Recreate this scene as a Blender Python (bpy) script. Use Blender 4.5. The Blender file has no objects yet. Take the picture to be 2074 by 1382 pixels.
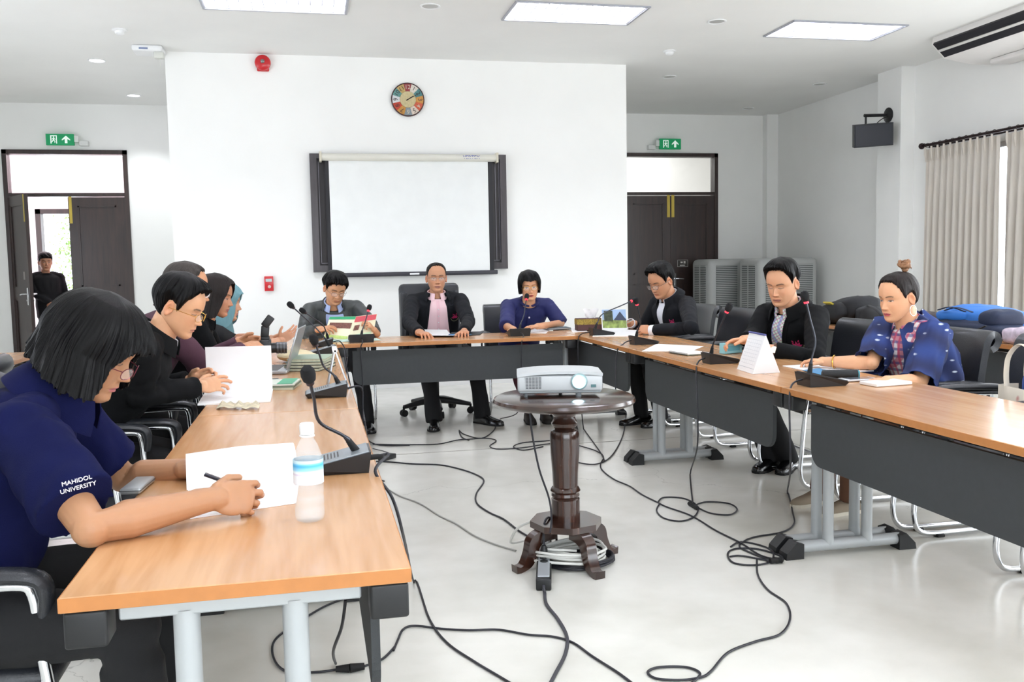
import bpy, bmesh, math, random
from mathutils import Vector, Matrix, noise
from mathutils.bvhtree import BVHTree
V = Vector; PI = math.pi; R = math.radians
random.seed(7)
SC = bpy.context.scene
COL = SC.collection

# ------------------------------------------------------------------ camera
FPX, YAW, PITCH, ROLL, CAMH = 1859.6, .2131, .0827, -.0187, 1.3012
_f = V((math.sin(YAW), math.cos(YAW), 0)); _r = V((math.cos(YAW), -math.sin(YAW), 0)); _u = V((0, 0, 1))
_f2 = _f*math.cos(PITCH) - _u*math.sin(PITCH); _u2 = _u*math.cos(PITCH) + _f*math.sin(PITCH)
_r3 = _r*math.cos(ROLL) + _u2*math.sin(ROLL); _u3 = _u2*math.cos(ROLL) - _r*math.sin(ROLL)
CAM = V((0, 0, CAMH))
cam_d = bpy.data.cameras.new('camera'); cam = bpy.data.objects.new('camera', cam_d); COL.objects.link(cam)
cam_d.sensor_width = 36; cam_d.lens = FPX/2074*36; cam_d.clip_start = .05; cam_d.clip_end = 200
cam.matrix_world = Matrix(((_r3.x, _u3.x, -_f2.x, 0), (_r3.y, _u3.y, -_f2.y, 0), (_r3.z, _u3.z, -_f2.z, CAMH), (0, 0, 0, 1)))
SC.camera = cam

def pt(u, v, X=None, Y=None, Z=None):
    """world point of the room seen at photo pixel (u, v) on the plane X=, Y= or Z="""
    d = _f2 + _r3*((u-1037)/FPX) - _u3*((v-691)/FPX)
    k = X/d.x if X is not None else (Y/d.y if Y is not None else (Z-CAMH)/d.z)
    return CAM + d*k

# ------------------------------------------------------------------ world, sun, exposure
w = bpy.data.worlds.new('sky'); SC.world = w; w.use_nodes = True
bg = w.node_tree.nodes['Background']; bg.inputs[0].default_value = (.86, .93, 1, 1); bg.inputs[1].default_value = 4.5
SC.view_settings.view_transform = 'Standard'; SC.view_settings.look = 'None'
SC.view_settings.exposure = 0.38; SC.view_settings.gamma = 1; SC.view_settings.use_curve_mapping = False
SC.cycles.use_denoising = True
SC.cycles.max_bounces = 8; SC.cycles.diffuse_bounces = 5; SC.cycles.glossy_bounces = 4; SC.cycles.transmission_bounces = 8; SC.cycles.transparent_max_bounces = 8
SC.cycles.caustics_reflective = False; SC.cycles.caustics_refractive = False
SC.cycles.sample_clamp_indirect = 6

def area(name, loc, rot, sx, sy, power, col=(1, 1, 1)):
    d = bpy.data.lights.new(name, 'AREA'); d.shape = 'RECTANGLE'; d.size = sx; d.size_y = sy; d.energy = power; d.color = col
    o = bpy.data.objects.new(name, d); COL.objects.link(o); o.location = loc; o.rotation_euler = rot
    return o
ZC = 3.4935
# daylight through the windows of the right wall beside and behind the camera, plus an added fill lamp at a made-up rear window
area('window_daylight_and_fill', (6.7, 6.6, 1.6), (0, R(90), 0), 2.1, 2.6, 40, (.93, .97, 1))
area('window_daylight_and_fill', (6.7, 2.6, 1.6), (0, R(78), 0), 2.1, 3.2, 105, (.93, .97, 1))
area('window_daylight_and_fill', (6.7, -.8, 1.6), (0, R(78), 0), 2.1, 3.0, 45, (.93, .97, 1))
area('window_daylight_and_fill', (1.0, -2.9, 1.75), (R(90), 0, 0), 6.0, 2.2, 45, (.96, .98, 1))  # added fill lamp, stands in an unseen rear window
area('corridor_daylight', (-3.0, 15.2, 3.2), (0, 0, 0), 2.5, 2.5, 55, (1, .95, .97))

# ------------------------------------------------------------------ materials
def lin(h):
    if not isinstance(h, str): return tuple(h)
    c = [int(h[i:i+2], 16)/255 for i in (0, 2, 4)]
    return tuple(x/12.92 if x <= .04045 else ((x+.055)/1.055)**2.4 for x in c)
MATS = {}
def mat(name, col='808080', rough=.5, metal=0, var=0, vscale=6, bump=0, bscale=200, spec=.5, coat=0, attr=False, emis=None, es=1, stretch=None, sheen=0, trans=0, ior=1.45, alpha=1, sss=0):
    if name in MATS: return MATS[name]
    m = bpy.data.materials.new(name); m.use_nodes = True; nt = m.node_tree; N = nt.nodes; L = nt.links
    b = N['Principled BSDF']; c = lin(col)
    b.inputs['Base Color'].default_value = (*c, 1); b.inputs['Roughness'].default_value = rough; b.inputs['Metallic'].default_value = metal
    b.inputs['Specular IOR Level'].default_value = spec; b.inputs['Coat Weight'].default_value = coat; b.inputs['Coat Roughness'].default_value = .1
    b.inputs['Transmission Weight'].default_value = trans; b.inputs['IOR'].default_value = ior; b.inputs['Alpha'].default_value = alpha
    b.inputs['Sheen Weight'].default_value = sheen
    if sss: b.inputs['Subsurface Weight'].default_value = sss; b.inputs['Subsurface Radius'].default_value = (.01, .004, .002); b.inputs['Subsurface Scale'].default_value = 1
    tc = N.new('ShaderNodeTexCoord'); mp = N.new('ShaderNodeMapping'); L.new(tc.outputs['Object'], mp.inputs[0])
    if stretch: mp.inputs['Scale'].default_value = stretch
    src = None
    if attr:
        a = N.new('ShaderNodeAttribute'); a.attribute_name = 'Col'; src = a.outputs['Color']
    nz = N.new('ShaderNodeTexNoise'); nz.inputs['Scale'].default_value = vscale; nz.inputs['Detail'].default_value = 4; L.new(mp.outputs[0], nz.inputs[0])
    rp = N.new('ShaderNodeMapRange'); rp.inputs[1].default_value = .3; rp.inputs[2].default_value = .7; rp.inputs[3].default_value = 1-max(var, .02); rp.inputs[4].default_value = 1+max(var, .02)
    L.new(nz.outputs[0], rp.inputs[0])
    mx = N.new('ShaderNodeVectorMath'); mx.operation = 'SCALE'; L.new(rp.outputs[0], mx.inputs['Scale'])
    if src: L.new(src, mx.inputs[0])
    else: mx.inputs[0].default_value = c
    L.new(mx.outputs[0], b.inputs['Base Color'])
    if bump:
        n2 = N.new('ShaderNodeTexNoise'); n2.inputs['Scale'].default_value = bscale; n2.inputs['Detail'].default_value = 3; L.new(mp.outputs[0], n2.inputs[0])
        bp = N.new('ShaderNodeBump'); bp.inputs['Strength'].default_value = bump; bp.inputs['Distance'].default_value = .003; L.new(n2.outputs[0], bp.inputs['Height']); L.new(bp.outputs[0], b.inputs['Normal'])
    if emis: b.inputs['Emission Color'].default_value = (*lin(emis), 1); b.inputs['Emission Strength'].default_value = es
    MATS[name] = m; return m

def wood(name, c1, c2, rough=.3, axis='y', scale=1., coat=.2):
    if name in MATS: return MATS[name]
    m = bpy.data.materials.new(name); m.use_nodes = True; nt = m.node_tree; N = nt.nodes; L = nt.links; b = N['Principled BSDF']
    tc = N.new('ShaderNodeTexCoord'); mp = N.new('ShaderNodeMapping'); L.new(tc.outputs['Object'], mp.inputs[0])
    mp.inputs['Scale'].default_value = {'y': (14*scale, 1.1*scale, 14*scale), 'x': (1.1*scale, 14*scale, 14*scale), 'z': (14*scale, 14*scale, 1.1*scale)}[axis]
    nz = N.new('ShaderNodeTexNoise'); nz.inputs['Scale'].default_value = 1.3; nz.inputs['Detail'].default_value = 6; nz.inputs['Distortion'].default_value = .6; L.new(mp.outputs[0], nz.inputs[0])
    n2 = N.new('ShaderNodeTexNoise'); n2.inputs['Scale'].default_value = 4; n2.inputs['Detail'].default_value = 1; L.new(mp.outputs[0], n2.inputs[0])
    ad = N.new('ShaderNodeMath'); ad.operation = 'MULTIPLY_ADD'; ad.inputs[1].default_value = .35; L.new(n2.outputs[0], ad.inputs[0]); L.new(nz.outputs[0], ad.inputs[2])
    cr = N.new('ShaderNodeValToRGB'); cr.color_ramp.elements[0].position = .42; cr.color_ramp.elements[1].position = .85
    cr.color_ramp.elements[0].color = (*lin(c1), 1); cr.color_ramp.elements[1].color = (*lin(c2), 1)
    L.new(ad.outputs[0], cr.inputs[0]); L.new(cr.outputs[0], b.inputs['Base Color'])
    b.inputs['Roughness'].default_value = rough; b.inputs['Coat Weight'].default_value = coat; b.inputs['Coat Roughness'].default_value = .15
    MATS[name] = m; return m

def pattern(name, fn, rough=.7, bump=0):
    """material whose colour comes from a node builder fn(N, L, coord) -> colour socket"""
    if name in MATS: return MATS[name]
    m = bpy.data.materials.new(name); m.use_nodes = True; nt = m.node_tree; N = nt.nodes; L = nt.links; b = N['Principled BSDF']
    tc = N.new('ShaderNodeTexCoord'); s = fn(N, L, tc.outputs['Object']); L.new(s, b.inputs['Base Color']); b.inputs['Roughness'].default_value = rough
    MATS[name] = m; return m

# ------------------------------------------------------------------ mesh builder
class MB:
    def __init__(s): s.v = []; s.f = []; s.m = []; s.c = None
    def add(s, vs, fs, mi=0):
        o = len(s.v); s.v += [V(p) for p in vs]; s.f += [tuple(i+o for i in f) for f in fs]; s.m += [mi]*len(fs); return s
    def box(s, c, d, rot=None, mi=0, bev=0):
        c = V(c); hx, hy, hz = d[0]/2, d[1]/2, d[2]/2
        if bev:
            bev = min(bev, hx*.95, hy*.95, hz*.95)
            bm = bmesh.new(); bmesh.ops.create_cube(bm, size=1)
            bmesh.ops.scale(bm, vec=d, verts=bm.verts)
            bmesh.ops.bevel(bm, geom=bm.edges[:], offset=bev, segments=3 if bev > .004 else 1, profile=.5, affect='EDGES')
            vs = [v.co.copy() for v in bm.verts]; fs = [[v.index for v in f.verts] for f in bm.faces]; bm.free()
        else:
            vs = [V((x*hx, y*hy, z*hz)) for z in (-1, 1) for y in (-1, 1) for x in (-1, 1)]
            fs = [(0, 2, 3, 1), (4, 5, 7, 6), (0, 1, 5, 4), (2, 6, 7, 3), (0, 4, 6, 2), (1, 3, 7, 5)]
        if rot is not None: vs = [rot @ v for v in vs]
        return s.add([v+c for v in vs], fs, mi)
    def bb(s, a, b, mi=0, bev=0):
        a = V(a); b = V(b); return s.box((a+b)/2, [abs(b[i]-a[i]) for i in range(3)], None, mi, bev)
    def tube(s, path, r, seg=10, mi=0, caps=True, closed=False, flat=None):
        path = [V(p) for p in path]; n = len(path)
        if n < 2: return s
        rs = r if isinstance(r, (list, tuple)) else [r]*n
        up = None; rings = []
        for i, p in enumerate(path):
            if closed: t = path[(i+1) % n]-path[i-1]
            else: t = path[min(i+1, n-1)]-path[max(i-1, 0)]
            if t.length < 1e-9: t = V((0, 0, 1))
            t.normalize()
            if up is None:
                up = V((0, 0, 1)) if abs(t.z) < .9 else V((0, 1, 0))
            a = up-t*up.dot(t)
            if a.length < 1e-6: a = t.orthogonal()
            a.normalize(); up = a; b = t.cross(a)
            fl = flat or 1
            rings.append([p+(a*math.cos(k*2*PI/seg)*fl+b*math.sin(k*2*PI/seg))*rs[i] for k in range(seg)])
        vs = [q for rg in rings for q in rg]; fs = []
        m = n if closed else n-1
        for i in range(m):
            j = (i+1) % n
            for k in range(seg):
                l = (k+1) % seg; fs.append((i*seg+k, i*seg+l, j*seg+l, j*seg+k))
        if caps and not closed:
            fs.append(tuple(reversed(range(seg)))); fs.append(tuple((n-1)*seg+k for k in range(seg)))
        return s.add(vs, fs, mi)
    def cyl(s, a, b, r, r2=None, seg=20, mi=0): return s.tube([a, b], [r, r if r2 is None else r2], seg, mi)
    def lathe(s, prof, c=(0, 0, 0), seg=32, mi=0, rot=None):
        c = V(c); vs = []; n = len(prof)
        for r_, z in prof:
            for k in range(seg):
                q = V((r_*math.cos(2*PI*k/seg), r_*math.sin(2*PI*k/seg), z)); q = rot @ q if rot is not None else q; vs.append(c+q)
        fs = [(i*seg+k, i*seg+(k+1) % seg, (i+1)*seg+(k+1) % seg, (i+1)*seg+k) for i in range(n-1) for k in range(seg)]
        fs.append(tuple(reversed(range(seg)))); fs.append(tuple((n-1)*seg+k for k in range(seg)))
        return s.add(vs, fs, mi)
    def ell(s, c, r, rot=None, seg=20, rings=12, mi=0):
        c = V(c); vs = []; fs = []
        if not isinstance(r, (list, tuple, Vector)): r = (r, r, r)
        for i in range(rings+1):
            th = PI*i/rings
            for k in range(seg):
                ph = 2*PI*k/seg; q = V((math.sin(th)*math.cos(ph)*r[0], math.sin(th)*math.sin(ph)*r[1], -math.cos(th)*r[2]))
                vs.append(c+(rot @ q if rot is not None else q))
        for i in range(rings):
            for k in range(seg): fs.append((i*seg+k, i*seg+(k+1) % seg, (i+1)*seg+(k+1) % seg, (i+1)*seg+k))
        return s.add(vs, fs, mi)
    def prism(s, pts, ext, mi=0):
        pts = [V(p) for p in pts]; e = V(ext); n = len(pts)
        fs = [tuple(range(n)), tuple(n+i for i in reversed(range(n)))]+[(i, n+i, n+(i+1) % n, (i+1) % n) for i in range(n)]
        return s.add(pts+[p+e for p in pts], fs, mi)
    def grid(s, P, th=0, mi=0, closed_u=False):
        """P[i][j] grid of points; th: thickness along normals"""
        ni, nj = len(P), len(P[0]); vs = [q for row in P for q in row]
        fs = [(i*nj+j, i*nj+(j+1) % nj, (i+1)*nj+(j+1) % nj, (i+1)*nj+j) for i in range(ni-1) for j in range(nj if closed_u else nj-1)]
        if not th: return s.add(vs, fs, mi)
        nr = [V((0, 0, 0)) for _ in vs]
        for f in fs:
            n = (vs[f[1]]-vs[f[0]]).cross(vs[f[3]]-vs[f[0]])
            for i in f: nr[i] += n
        N_ = len(vs); v2 = [vs[i]-(nr[i].normalized() if nr[i].length > 0 else V((0, 0, 1)))*th for i in range(N_)]
        f2 = fs+[tuple(N_+i for i in reversed(f)) for f in fs]
        if not closed_u:
            for i in range(ni-1): f2 += [(i*nj, (i+1)*nj, N_+(i+1)*nj, N_+i*nj), ((i+1)*nj-1, N_+(i+1)*nj-1, N_+(i+2)*nj-1, (i+2)*nj-1)]
        for j in range(nj if closed_u else nj-1):
            k = (j+1) % nj; b = (ni-1)*nj; f2 += [(j, N_+j, N_+k, k), (b+j, b+k, N_+b+k, N_+b+j)]
        return s.add(vs+v2, f2, mi)
    def mesh(s, name, origin=(0, 0, 0), fix=True):
        me = bpy.data.meshes.new(name); o = V(origin); me.from_pydata([p-o for p in s.v], [], s.f)
        me.polygons.foreach_set('material_index', s.m)
        if fix:
            bm = bmesh.new(); bm.from_mesh(me); bmesh.ops.recalc_face_normals(bm, faces=bm.faces); bm.to_mesh(me); bm.free()
        me.update(); return me

def smooth(me, ang=40):
    me.polygons.foreach_set('use_smooth', [True]*len(me.polygons))
    try: me.set_sharp_from_angle(angle=R(ang))
    except Exception: pass
def thing(name, label, cat, loc=(0, 0, 0), group=None, rz=0):
    o = bpy.data.objects.new(name, None); COL.objects.link(o); o.location = loc; o.rotation_euler = (0, 0, rz); o.empty_display_size = .1
    o['label'] = label; o['category'] = cat
    if group: o['group'] = group
    return o
def part(name, mb, mats, parent=None, label=None, sm=40, local=False, origin=None, fix=True):
    """link an MB (or mesh) as one mesh object. World coordinates unless local."""
    if not isinstance(mats, (list, tuple)): mats = [mats]
    o0 = V((0, 0, 0))
    if parent is not None and not local:
        p = parent; o0 = V((0, 0, 0))
        while p is not None: o0 += V(p.location); p = p.parent
    if origin is not None: o0 = V(origin)
    me = mb.mesh(name, o0, fix) if isinstance(mb, MB) else mb
    for m in mats: me.materials.append(m)
    if sm: smooth(me, sm)
    o = bpy.data.objects.new(name, me); COL.objects.link(o)
    if parent is not None: o.parent = parent
    elif origin is not None: o.location = origin
    if label: o['label'] = label
    return o
def one(name, mb, mats, label, cat, origin, group=None, sm=40, local=False):
    """a thing that is one mesh"""
    if not isinstance(mats, (list, tuple)): mats = [mats]
    o = part(name, mb.mesh(name, (0, 0, 0) if local else origin), mats, None, sm=sm); o.location = origin
    o['label'] = label; o['category'] = cat
    if group: o['group'] = group
    return o
def struct(name, mb, mats, parent=None, sm=0):
    o = part(name, mb, mats, parent, sm=sm)
    if parent is None: o['kind'] = 'structure'
    return o
def dup(root, loc, rz=0, label=None, group=None):
    r = root.copy(); COL.objects.link(r); r.location = loc; r.rotation_euler = (0, 0, rz)
    if label: r['label'] = label
    if group: r['group'] = group
    for ch in list(root.children):
        c = ch.copy(); COL.objects.link(c); c.parent = r
        for g in ch.children:
            d = g.copy(); COL.objects.link(d); d.parent = c
    return r
def text_part(name, txt, m, size, mtx, parent, ext=.001, label=None, align='CENTER'):
    cu = bpy.data.curves.new(name, 'FONT'); cu.body = txt; cu.size = size; cu.extrude = ext; cu.align_x = align; cu.align_y = 'CENTER'
    t = bpy.data.objects.new(name, cu); COL.objects.link(t)
    dg = bpy.context.evaluated_depsgraph_get(); me = bpy.data.meshes.new_from_object(t.evaluated_get(dg)); me.name = name
    bpy.data.objects.remove(t); me.transform(mtx)
    p = parent; o0 = V((0, 0, 0))
    while p is not None: o0 += V(p.location); p = p.parent
    me.transform(Matrix.Translation(-o0)); me.materials.clear(); me.materials.append(m)
    o = bpy.data.objects.new(name, me); COL.objects.link(o); o.parent = parent
    if label: o['label'] = label
    return o
def basis(x, y, z, o):
    x, y, z, o = V(x), V(y), V(z), V(o)
    return Matrix(((x.x, y.x, z.x, o.x), (x.y, y.y, z.y, o.y), (x.z, y.z, z.z, o.z), (0, 0, 0, 1)))
def rz3(a): return Matrix.Rotation(a, 3, 'Z')
def lerp(a, b, t): return a+(b-a)*t
def interp(tab, x):
    if x <= tab[0][0]: return tab[0][1]
    for (x0, y0), (x1, y1) in zip(tab, tab[1:]):
        if x <= x1: return y0+(y1-y0)*(x-x0)/(x1-x0)
    return tab[-1][1]
def spl(tab, x):
    """smooth (Catmull-Rom on value) interpolation"""
    n = len(tab)
    if x <= tab[0][0]: return tab[0][1]
    if x >= tab[-1][0]: return tab[-1][1]
    for i in range(n-1):
        if x <= tab[i+1][0]:
            x0, y0 = tab[i]; x1, y1 = tab[i+1]; h = x1-x0; t = (x-x0)/h
            d = lambda a, b: (tab[b][1]-tab[a][1])/(tab[b][0]-tab[a][0])
            m0 = d(max(i-1, 0), i+1); m1 = d(i, min(i+2, n-1))
            return (2*t**3-3*t*t+1)*y0+(t**3-2*t*t+t)*h*m0+(-2*t**3+3*t*t)*y1+(t**3-t*t)*h*m1
def smoothpath(pts, sub=8):
    pts = [V(p) for p in pts]; out = []
    for i in range(len(pts)-1):
        p0 = pts[max(i-1, 0)]; p1 = pts[i]; p2 = pts[i+1]; p3 = pts[min(i+2, len(pts)-1)]
        for k in range(sub):
            t = k/sub; out.append(.5*((2*p1)+(p2-p0)*t+(2*p0-5*p1+4*p2-p3)*t*t+(3*p1-p0-3*p2+p3)*t**3))
    out.append(pts[-1]); return out

# palette
WHITE = mat('wall_paint', 'f4f4f2', .75, var=.012, vscale=1.5)
CEIL = mat('ceiling_paint', 'efefed', .8, var=.01, vscale=1.5)
DKWOOD = wood('dark_door_wood', '1d1110', '33201c', .42, 'z', 1.2, .15)
TABLEW = wood('orange_table_laminate', 'b5804f', 'cfa074', .27, 'y', 1, .35)
EDGEW = mat('table_edge_band', 'b07440', .4, var=.06, vscale=30)
PANEL = mat('charcoal_modesty_panel', '333638', .62, var=.05, vscale=40, bump=.25, bscale=500)
GREYM = mat('light_grey_powder_metal', 'a9adaf', .4, .15)
BLKP = mat('black_plastic', '17181a', .42, var=.05)
BLKR = mat('black_rubber', '0d0d0e', .75)
CHROME = mat('chrome', 'd8dade', .12, 1)
LEATH = mat('black_leather', '25272c', .36, var=.08, vscale=12, bump=.3, bscale=260, coat=.1)
WPL = mat('white_plastic', 'ecedee', .35)
PAPER = mat('white_paper', 'f3f3f5', .7)
GREEN = mat('exit_sign_green', '0d8a55', .4, emis='0d8a55', es=.25)
GLASS = mat('window_glass', 'ffffff', .02, trans=1, ior=1.05)
RED = mat('fire_red_enamel', 'c31822', .35, coat=.3)
CABLE = mat('black_cable', '1b1b22', .5)
# ================================================================== room shell
YB, YR = 9.9, 13.07
XL, XR0, XR1, YREAR = -5.0, 6.88, 6.98, -3.0
def floor_col(N, L, co):
    n1 = N.new('ShaderNodeTexNoise'); n1.inputs['Scale'].default_value = .9; n1.inputs['Detail'].default_value = 8; n1.inputs['Distortion'].default_value = .8; L.new(co, n1.inputs[0])
    n2 = N.new('ShaderNodeTexNoise'); n2.inputs['Scale'].default_value = 5; n2.inputs['Detail'].default_value = 6; L.new(co, n2.inputs[0])
    a = N.new('ShaderNodeMath'); a.operation = 'MULTIPLY_ADD'; a.inputs[1].default_value = .4; L.new(n2.outputs[0], a.inputs[0]); L.new(n1.outputs[0], a.inputs[2])
    cr = N.new('ShaderNodeValToRGB'); e = cr.color_ramp.elements; e[0].position = .45; e[0].color = (*lin('cfcec5'), 1); e[1].position = .95; e[1].color = (*lin('edece6'), 1)
    L.new(a.outputs[0], cr.inputs[0])
    # hairline cracks
    vo = N.new('ShaderNodeTexVoronoi'); vo.feature = 'DISTANCE_TO_EDGE'; vo.inputs['Scale'].default_value = .32
    wn = N.new('ShaderNodeTexNoise'); wn.inputs['Scale'].default_value = 2.5; wn.inputs['Detail'].default_value = 5; L.new(co, wn.inputs[0])
    vm = N.new('ShaderNodeVectorMath'); vm.operation = 'MULTIPLY_ADD'; vm.inputs[1].default_value = (.6, .6, .6); L.new(wn.outputs[1], vm.inputs[0]); L.new(co, vm.inputs[2]); L.new(vm.outputs[0], vo.inputs[0])
    lt = N.new('ShaderNodeMapRange'); lt.inputs[1].default_value = 0; lt.inputs[2].default_value = .0012; lt.inputs[3].default_value = .72; lt.inputs[4].default_value = 1; L.new(vo.outputs[0], lt.inputs[0])
    sc = N.new('ShaderNodeVectorMath'); sc.operation = 'SCALE'; L.new(cr.outputs[0], sc.inputs[0]); L.new(lt.outputs[0], sc.inputs['Scale'])
    return sc.outputs[0]
FLOORM = pattern('polished_concrete', floor_col, .2)
FLOORM.node_tree.nodes['Principled BSDF'].inputs['Specular IOR Level'].default_value = .45
struct('floor', MB().bb((XL, YREAR, -.1), (7.4, 18, 0)), FLOORM)
JM = mat('floor_joint', '8d8b83', .6)
struct('trim_1', MB().bb((XL, 6.33, 0), (XR0, 6.338, .0012)).bb((XL, 2.2, 0), (XR0, 2.207, .0012)).bb((3.3, YREAR, 0), (3.306, 9.9, .0012)), JM)
def holes(x0, x1, z0, z1, hs):
    """rectangles of a wall strip around openings hs=[(a0,a1,b0,b1)] sorted along the strip"""
    out = []; c = x0
    for a0, a1, b0, b1 in hs:
        if a0 > c: out.append((c, a0, z0, z1))
        if b0 > z0: out.append((a0, a1, z0, b0))
        if b1 < z1: out.append((a0, a1, b1, z1))
        c = a1
    out.append((c, x1, z0, z1)); return out
LCOLS = [(-.215, [-.5, 2.3, 5.1, 7.95]), (2.335, [-.5, 2.3, 5.1, 7.94]), (5.0, [-.5, 2.3, 5.1, 8.17])]
b = MB(); _x = XL-.2
for cx_, ys_ in LCOLS:
    b.bb((_x, YREAR-.2, ZC), (cx_-.575, YR+.2, ZC+.2)); _x = cx_+.575; _y = YREAR-.2
    for yy_ in ys_: b.bb((cx_-.575, _y, ZC), (cx_+.575, yy_-.28, ZC+.2)); b.bb((cx_-.575, yy_-.28, ZC+.11), (cx_+.575, yy_+.28, ZC+.2)); _y = yy_+.28
    b.bb((cx_-.575, _y, ZC), (cx_+.575, YR+.2, ZC+.2))
b.bb((_x, YREAR-.2, ZC), (7.4, YR+.2, ZC+.2)); struct('ceiling', b, CEIL)
struct('wall_centre', MB().bb((-1.356, YB, 0), (3.496, YR+.2, ZC)), WHITE)
DL = (-3.83, -2.32, 2.90); DR = (4.54, 6.055, 2.92)
b = MB()
for a0, a1, z0, z1 in holes(XL, -1.356, 0, ZC, [(DL[0], DL[1], 0, DL[2])]): b.bb((a0, YR, z0), (a1, YR+.2, z1))
struct('wall_back_left', b, WHITE)
b = MB()
for a0, a1, z0, z1 in holes(3.496, 7.2, 0, ZC, [(DR[0], DR[1], 0, DR[2])]): b.bb((a0, YR, z0), (a1, YR+.2, z1))
struct('wall_back_right', b, WHITE)
b = MB()
WINS = [(-2.4, .4), (1.0, 4.2), (5.2, 9.05)]
for a0, a1, z0, z1 in holes(YREAR, 9.55, 0, ZC, [(p, q, .45, 2.46) for p, q in WINS]): b.bb((XR0, a0, z0), (XR0+.22, a1, z1))
b.bb((6.70, 9.55, 0), (XR0+.22, 10.0, ZC)).bb((XR1, 10.0, 0), (XR1+.22, YR, ZC)).bb((6.80, 12.93, 0), (XR1, YR, ZC))
struct('wall_right', b, WHITE)
b = MB()
b.bb((XL-.2, YREAR, 0), (XL, YR, ZC))
struct('wall_left', b, WHITE)
b = MB()
for a0, a1, z0, z1 in holes(XL, 7.2, 0, ZC, [(-2, 4, .7, 2.8)]): b.bb((a0, YREAR-.2, z0), (a1, YREAR, z1))
struct('wall_rear', b, WHITE)
BBM = mat('baseboard_white', 'e6e6e6', .5)
struct('baseboard_centre', MB().bb((-1.36, YB-.012, 0), (3.5, YB, .1)), BBM)
struct('baseboard_back_left', MB().bb((XL, YR-.012, 0), (DL[0]-.01, YR, .1)).bb((DL[1]+.01, YR-.012, 0), (-1.356, YR, .1)), BBM)
struct('baseboard_back_right', MB().bb((DR[1]+.01, YR-.012, 0), (6.80, YR, .1)), BBM)
FR = mat('white_window_frame', 'e8e8ea', .4)
for i, (p, q) in enumerate(WINS):
    b = MB()
    x0, x1 = XR0+.05, XR0+.11
    b.bb((x0, p, .45), (x1, p+.05, 2.46)).bb((x0, q-.05, .45), (x1, q, 2.46)).bb((x0, p, .45), (x1, q, .5)).bb((x0, p, 2.41), (x1, q, 2.46))
    m_ = (p+q)/2; b.bb((x0, m_-.03, .5), (x1, m_+.03, 2.41))
    o = struct('window_%d' % (i+1), b, FR)
    part('pane', MB().bb((XR0+.075, p+.05, .5), (XR0+.081, m_-.03, 2.41)).bb((XR0+.075, m_+.03, .5), (XR0+.081, q-.05, 2.41)), GLASS, o)
for nm, bx, pane in (('window_4', ((-2, YREAR-.1, .7), (4, YREAR-.05, 2.8)), 'y'),):  # unseen rear window, added to hold the fill lamp
    (a, c) = bx; b = MB()
    if pane == 'x':
        for y in (a[1], 6.72, c[1]-.06): b.bb((a[0], y, a[2]), (c[0], y+.06, c[2]))
        for z in (a[2], c[2]-.06): b.bb((a[0], a[1], z), (c[0], c[1], z+.06))
    else:
        for x in (a[0], 1.0-.03, c[0]-.06): b.bb((x, a[1], a[2]), (x+.06, c[1], c[2]))
        for z in (a[2], c[2]-.06): b.bb((a[0], a[1], z), (c[0], c[1], z+.06))
    struct(nm, b, FR)

b = MB()  # unseen left window, added for fill light; the wall behind stays closed
for y in (3.0, 5.45, 7.95): b.bb((XL, y, .6), (XL+.04, y+.05, 2.3))
for z in (.6, 2.25): b.bb((XL, 3.0, z), (XL+.04, 8.0, z+.05))
o = struct('window_5', b, FR)
part('added_glow_pane', MB().bb((XL+.005, 3.05, .65), (XL+.02, 5.45, 2.25)).bb((XL+.005, 5.5, .65), (XL+.02, 7.95, 2.25)), mat('fill_light_pane', 'f4f8ff', .4, emis='eef4ff', es=4.6), o)  # panes glow by themselves, added to brighten the right wall and curtains

# ------------------------------------------------------------------ corridor behind the left door
CORR = mat('corridor_wall_paint', 'ead9dc', .7, var=.01)
struct('wall_corridor', MB().bb((-7, 16.4, 0), (-4.35, 16.6, 3.9)).bb((-4.35, 16.4, 2.35), (-3.42, 16.6, 3.9)).bb((-3.42, 16.4, 0), (-1.2, 16.6, 3.9))
       .bb((-7, 15.0, 3.9), (-1, 16.6, 4.0)).bb((-1.3, YR+.2, 0), (-1.2, 16.4, 3.9)).bb((-7, 13.27, 3.9), (-1, 15.0, 4.0)).bb((-7.1, 13.27, 0), (-7, 16.6, 3.9)), CORR)
b = MB()
b.bb((-4.35, 16.32, 0), (-4.27, 16.5, 2.35), 0).bb((-3.50, 16.32, 0), (-3.42, 16.5, 2.35), 0).bb((-4.35, 16.32, 2.27), (-3.42, 16.5, 2.35), 0)
struct('door_3', b, DKWOOD)
struct('trim_2', MB().bb((-3.95, 17.4, 0), (-3.75, 17.9, 2.6)).bb((-3.95, 17.3, 1.1), (-3.4, 17.9, 1.15)), mat('outside_post_white', 'e2dfe6', .6))
lf = MB(); rnd = random.Random(3)
for i in range(700):
    c = V((rnd.gauss(-4.15, .16), 17.7+rnd.gauss(0, .12), rnd.uniform(.9, 2.6))); q = Matrix.Rotation(rnd.uniform(0, 6), 3, V((rnd.random(), rnd.random(), rnd.random()+.1)).normalized())
    s_ = rnd.uniform(.02, .045); lf.add([c+q @ V(p) for p in ((-s_, 0, 0), (0, s_*.5, 0), (s_*1.3, 0, .003), (0, -s_*.5, 0))], [(0, 1, 2, 3)])
o = part('leafy_shrub', lf, mat('shrub_leaves', '8fb06a', .6, var=.3, vscale=9), None, sm=0, origin=(-4.15, 17.7, 0)); o['label'] = 'green leafy shrub outside seen through the corridor doorway'; o['category'] = 'plant'
part('stem', MB().tube([(-4.15, 17.7, 0), (-4.13, 17.68, 1.2), (-4.18, 17.72, 2.3)], [.02, .015, .006]), mat('shrub_stem', '5a4a36', .8), o, origin=None).location = (0, 0, 0)
o.children[0].data.transform(Matrix.Translation((4.15, -17.7, 0)))
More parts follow.
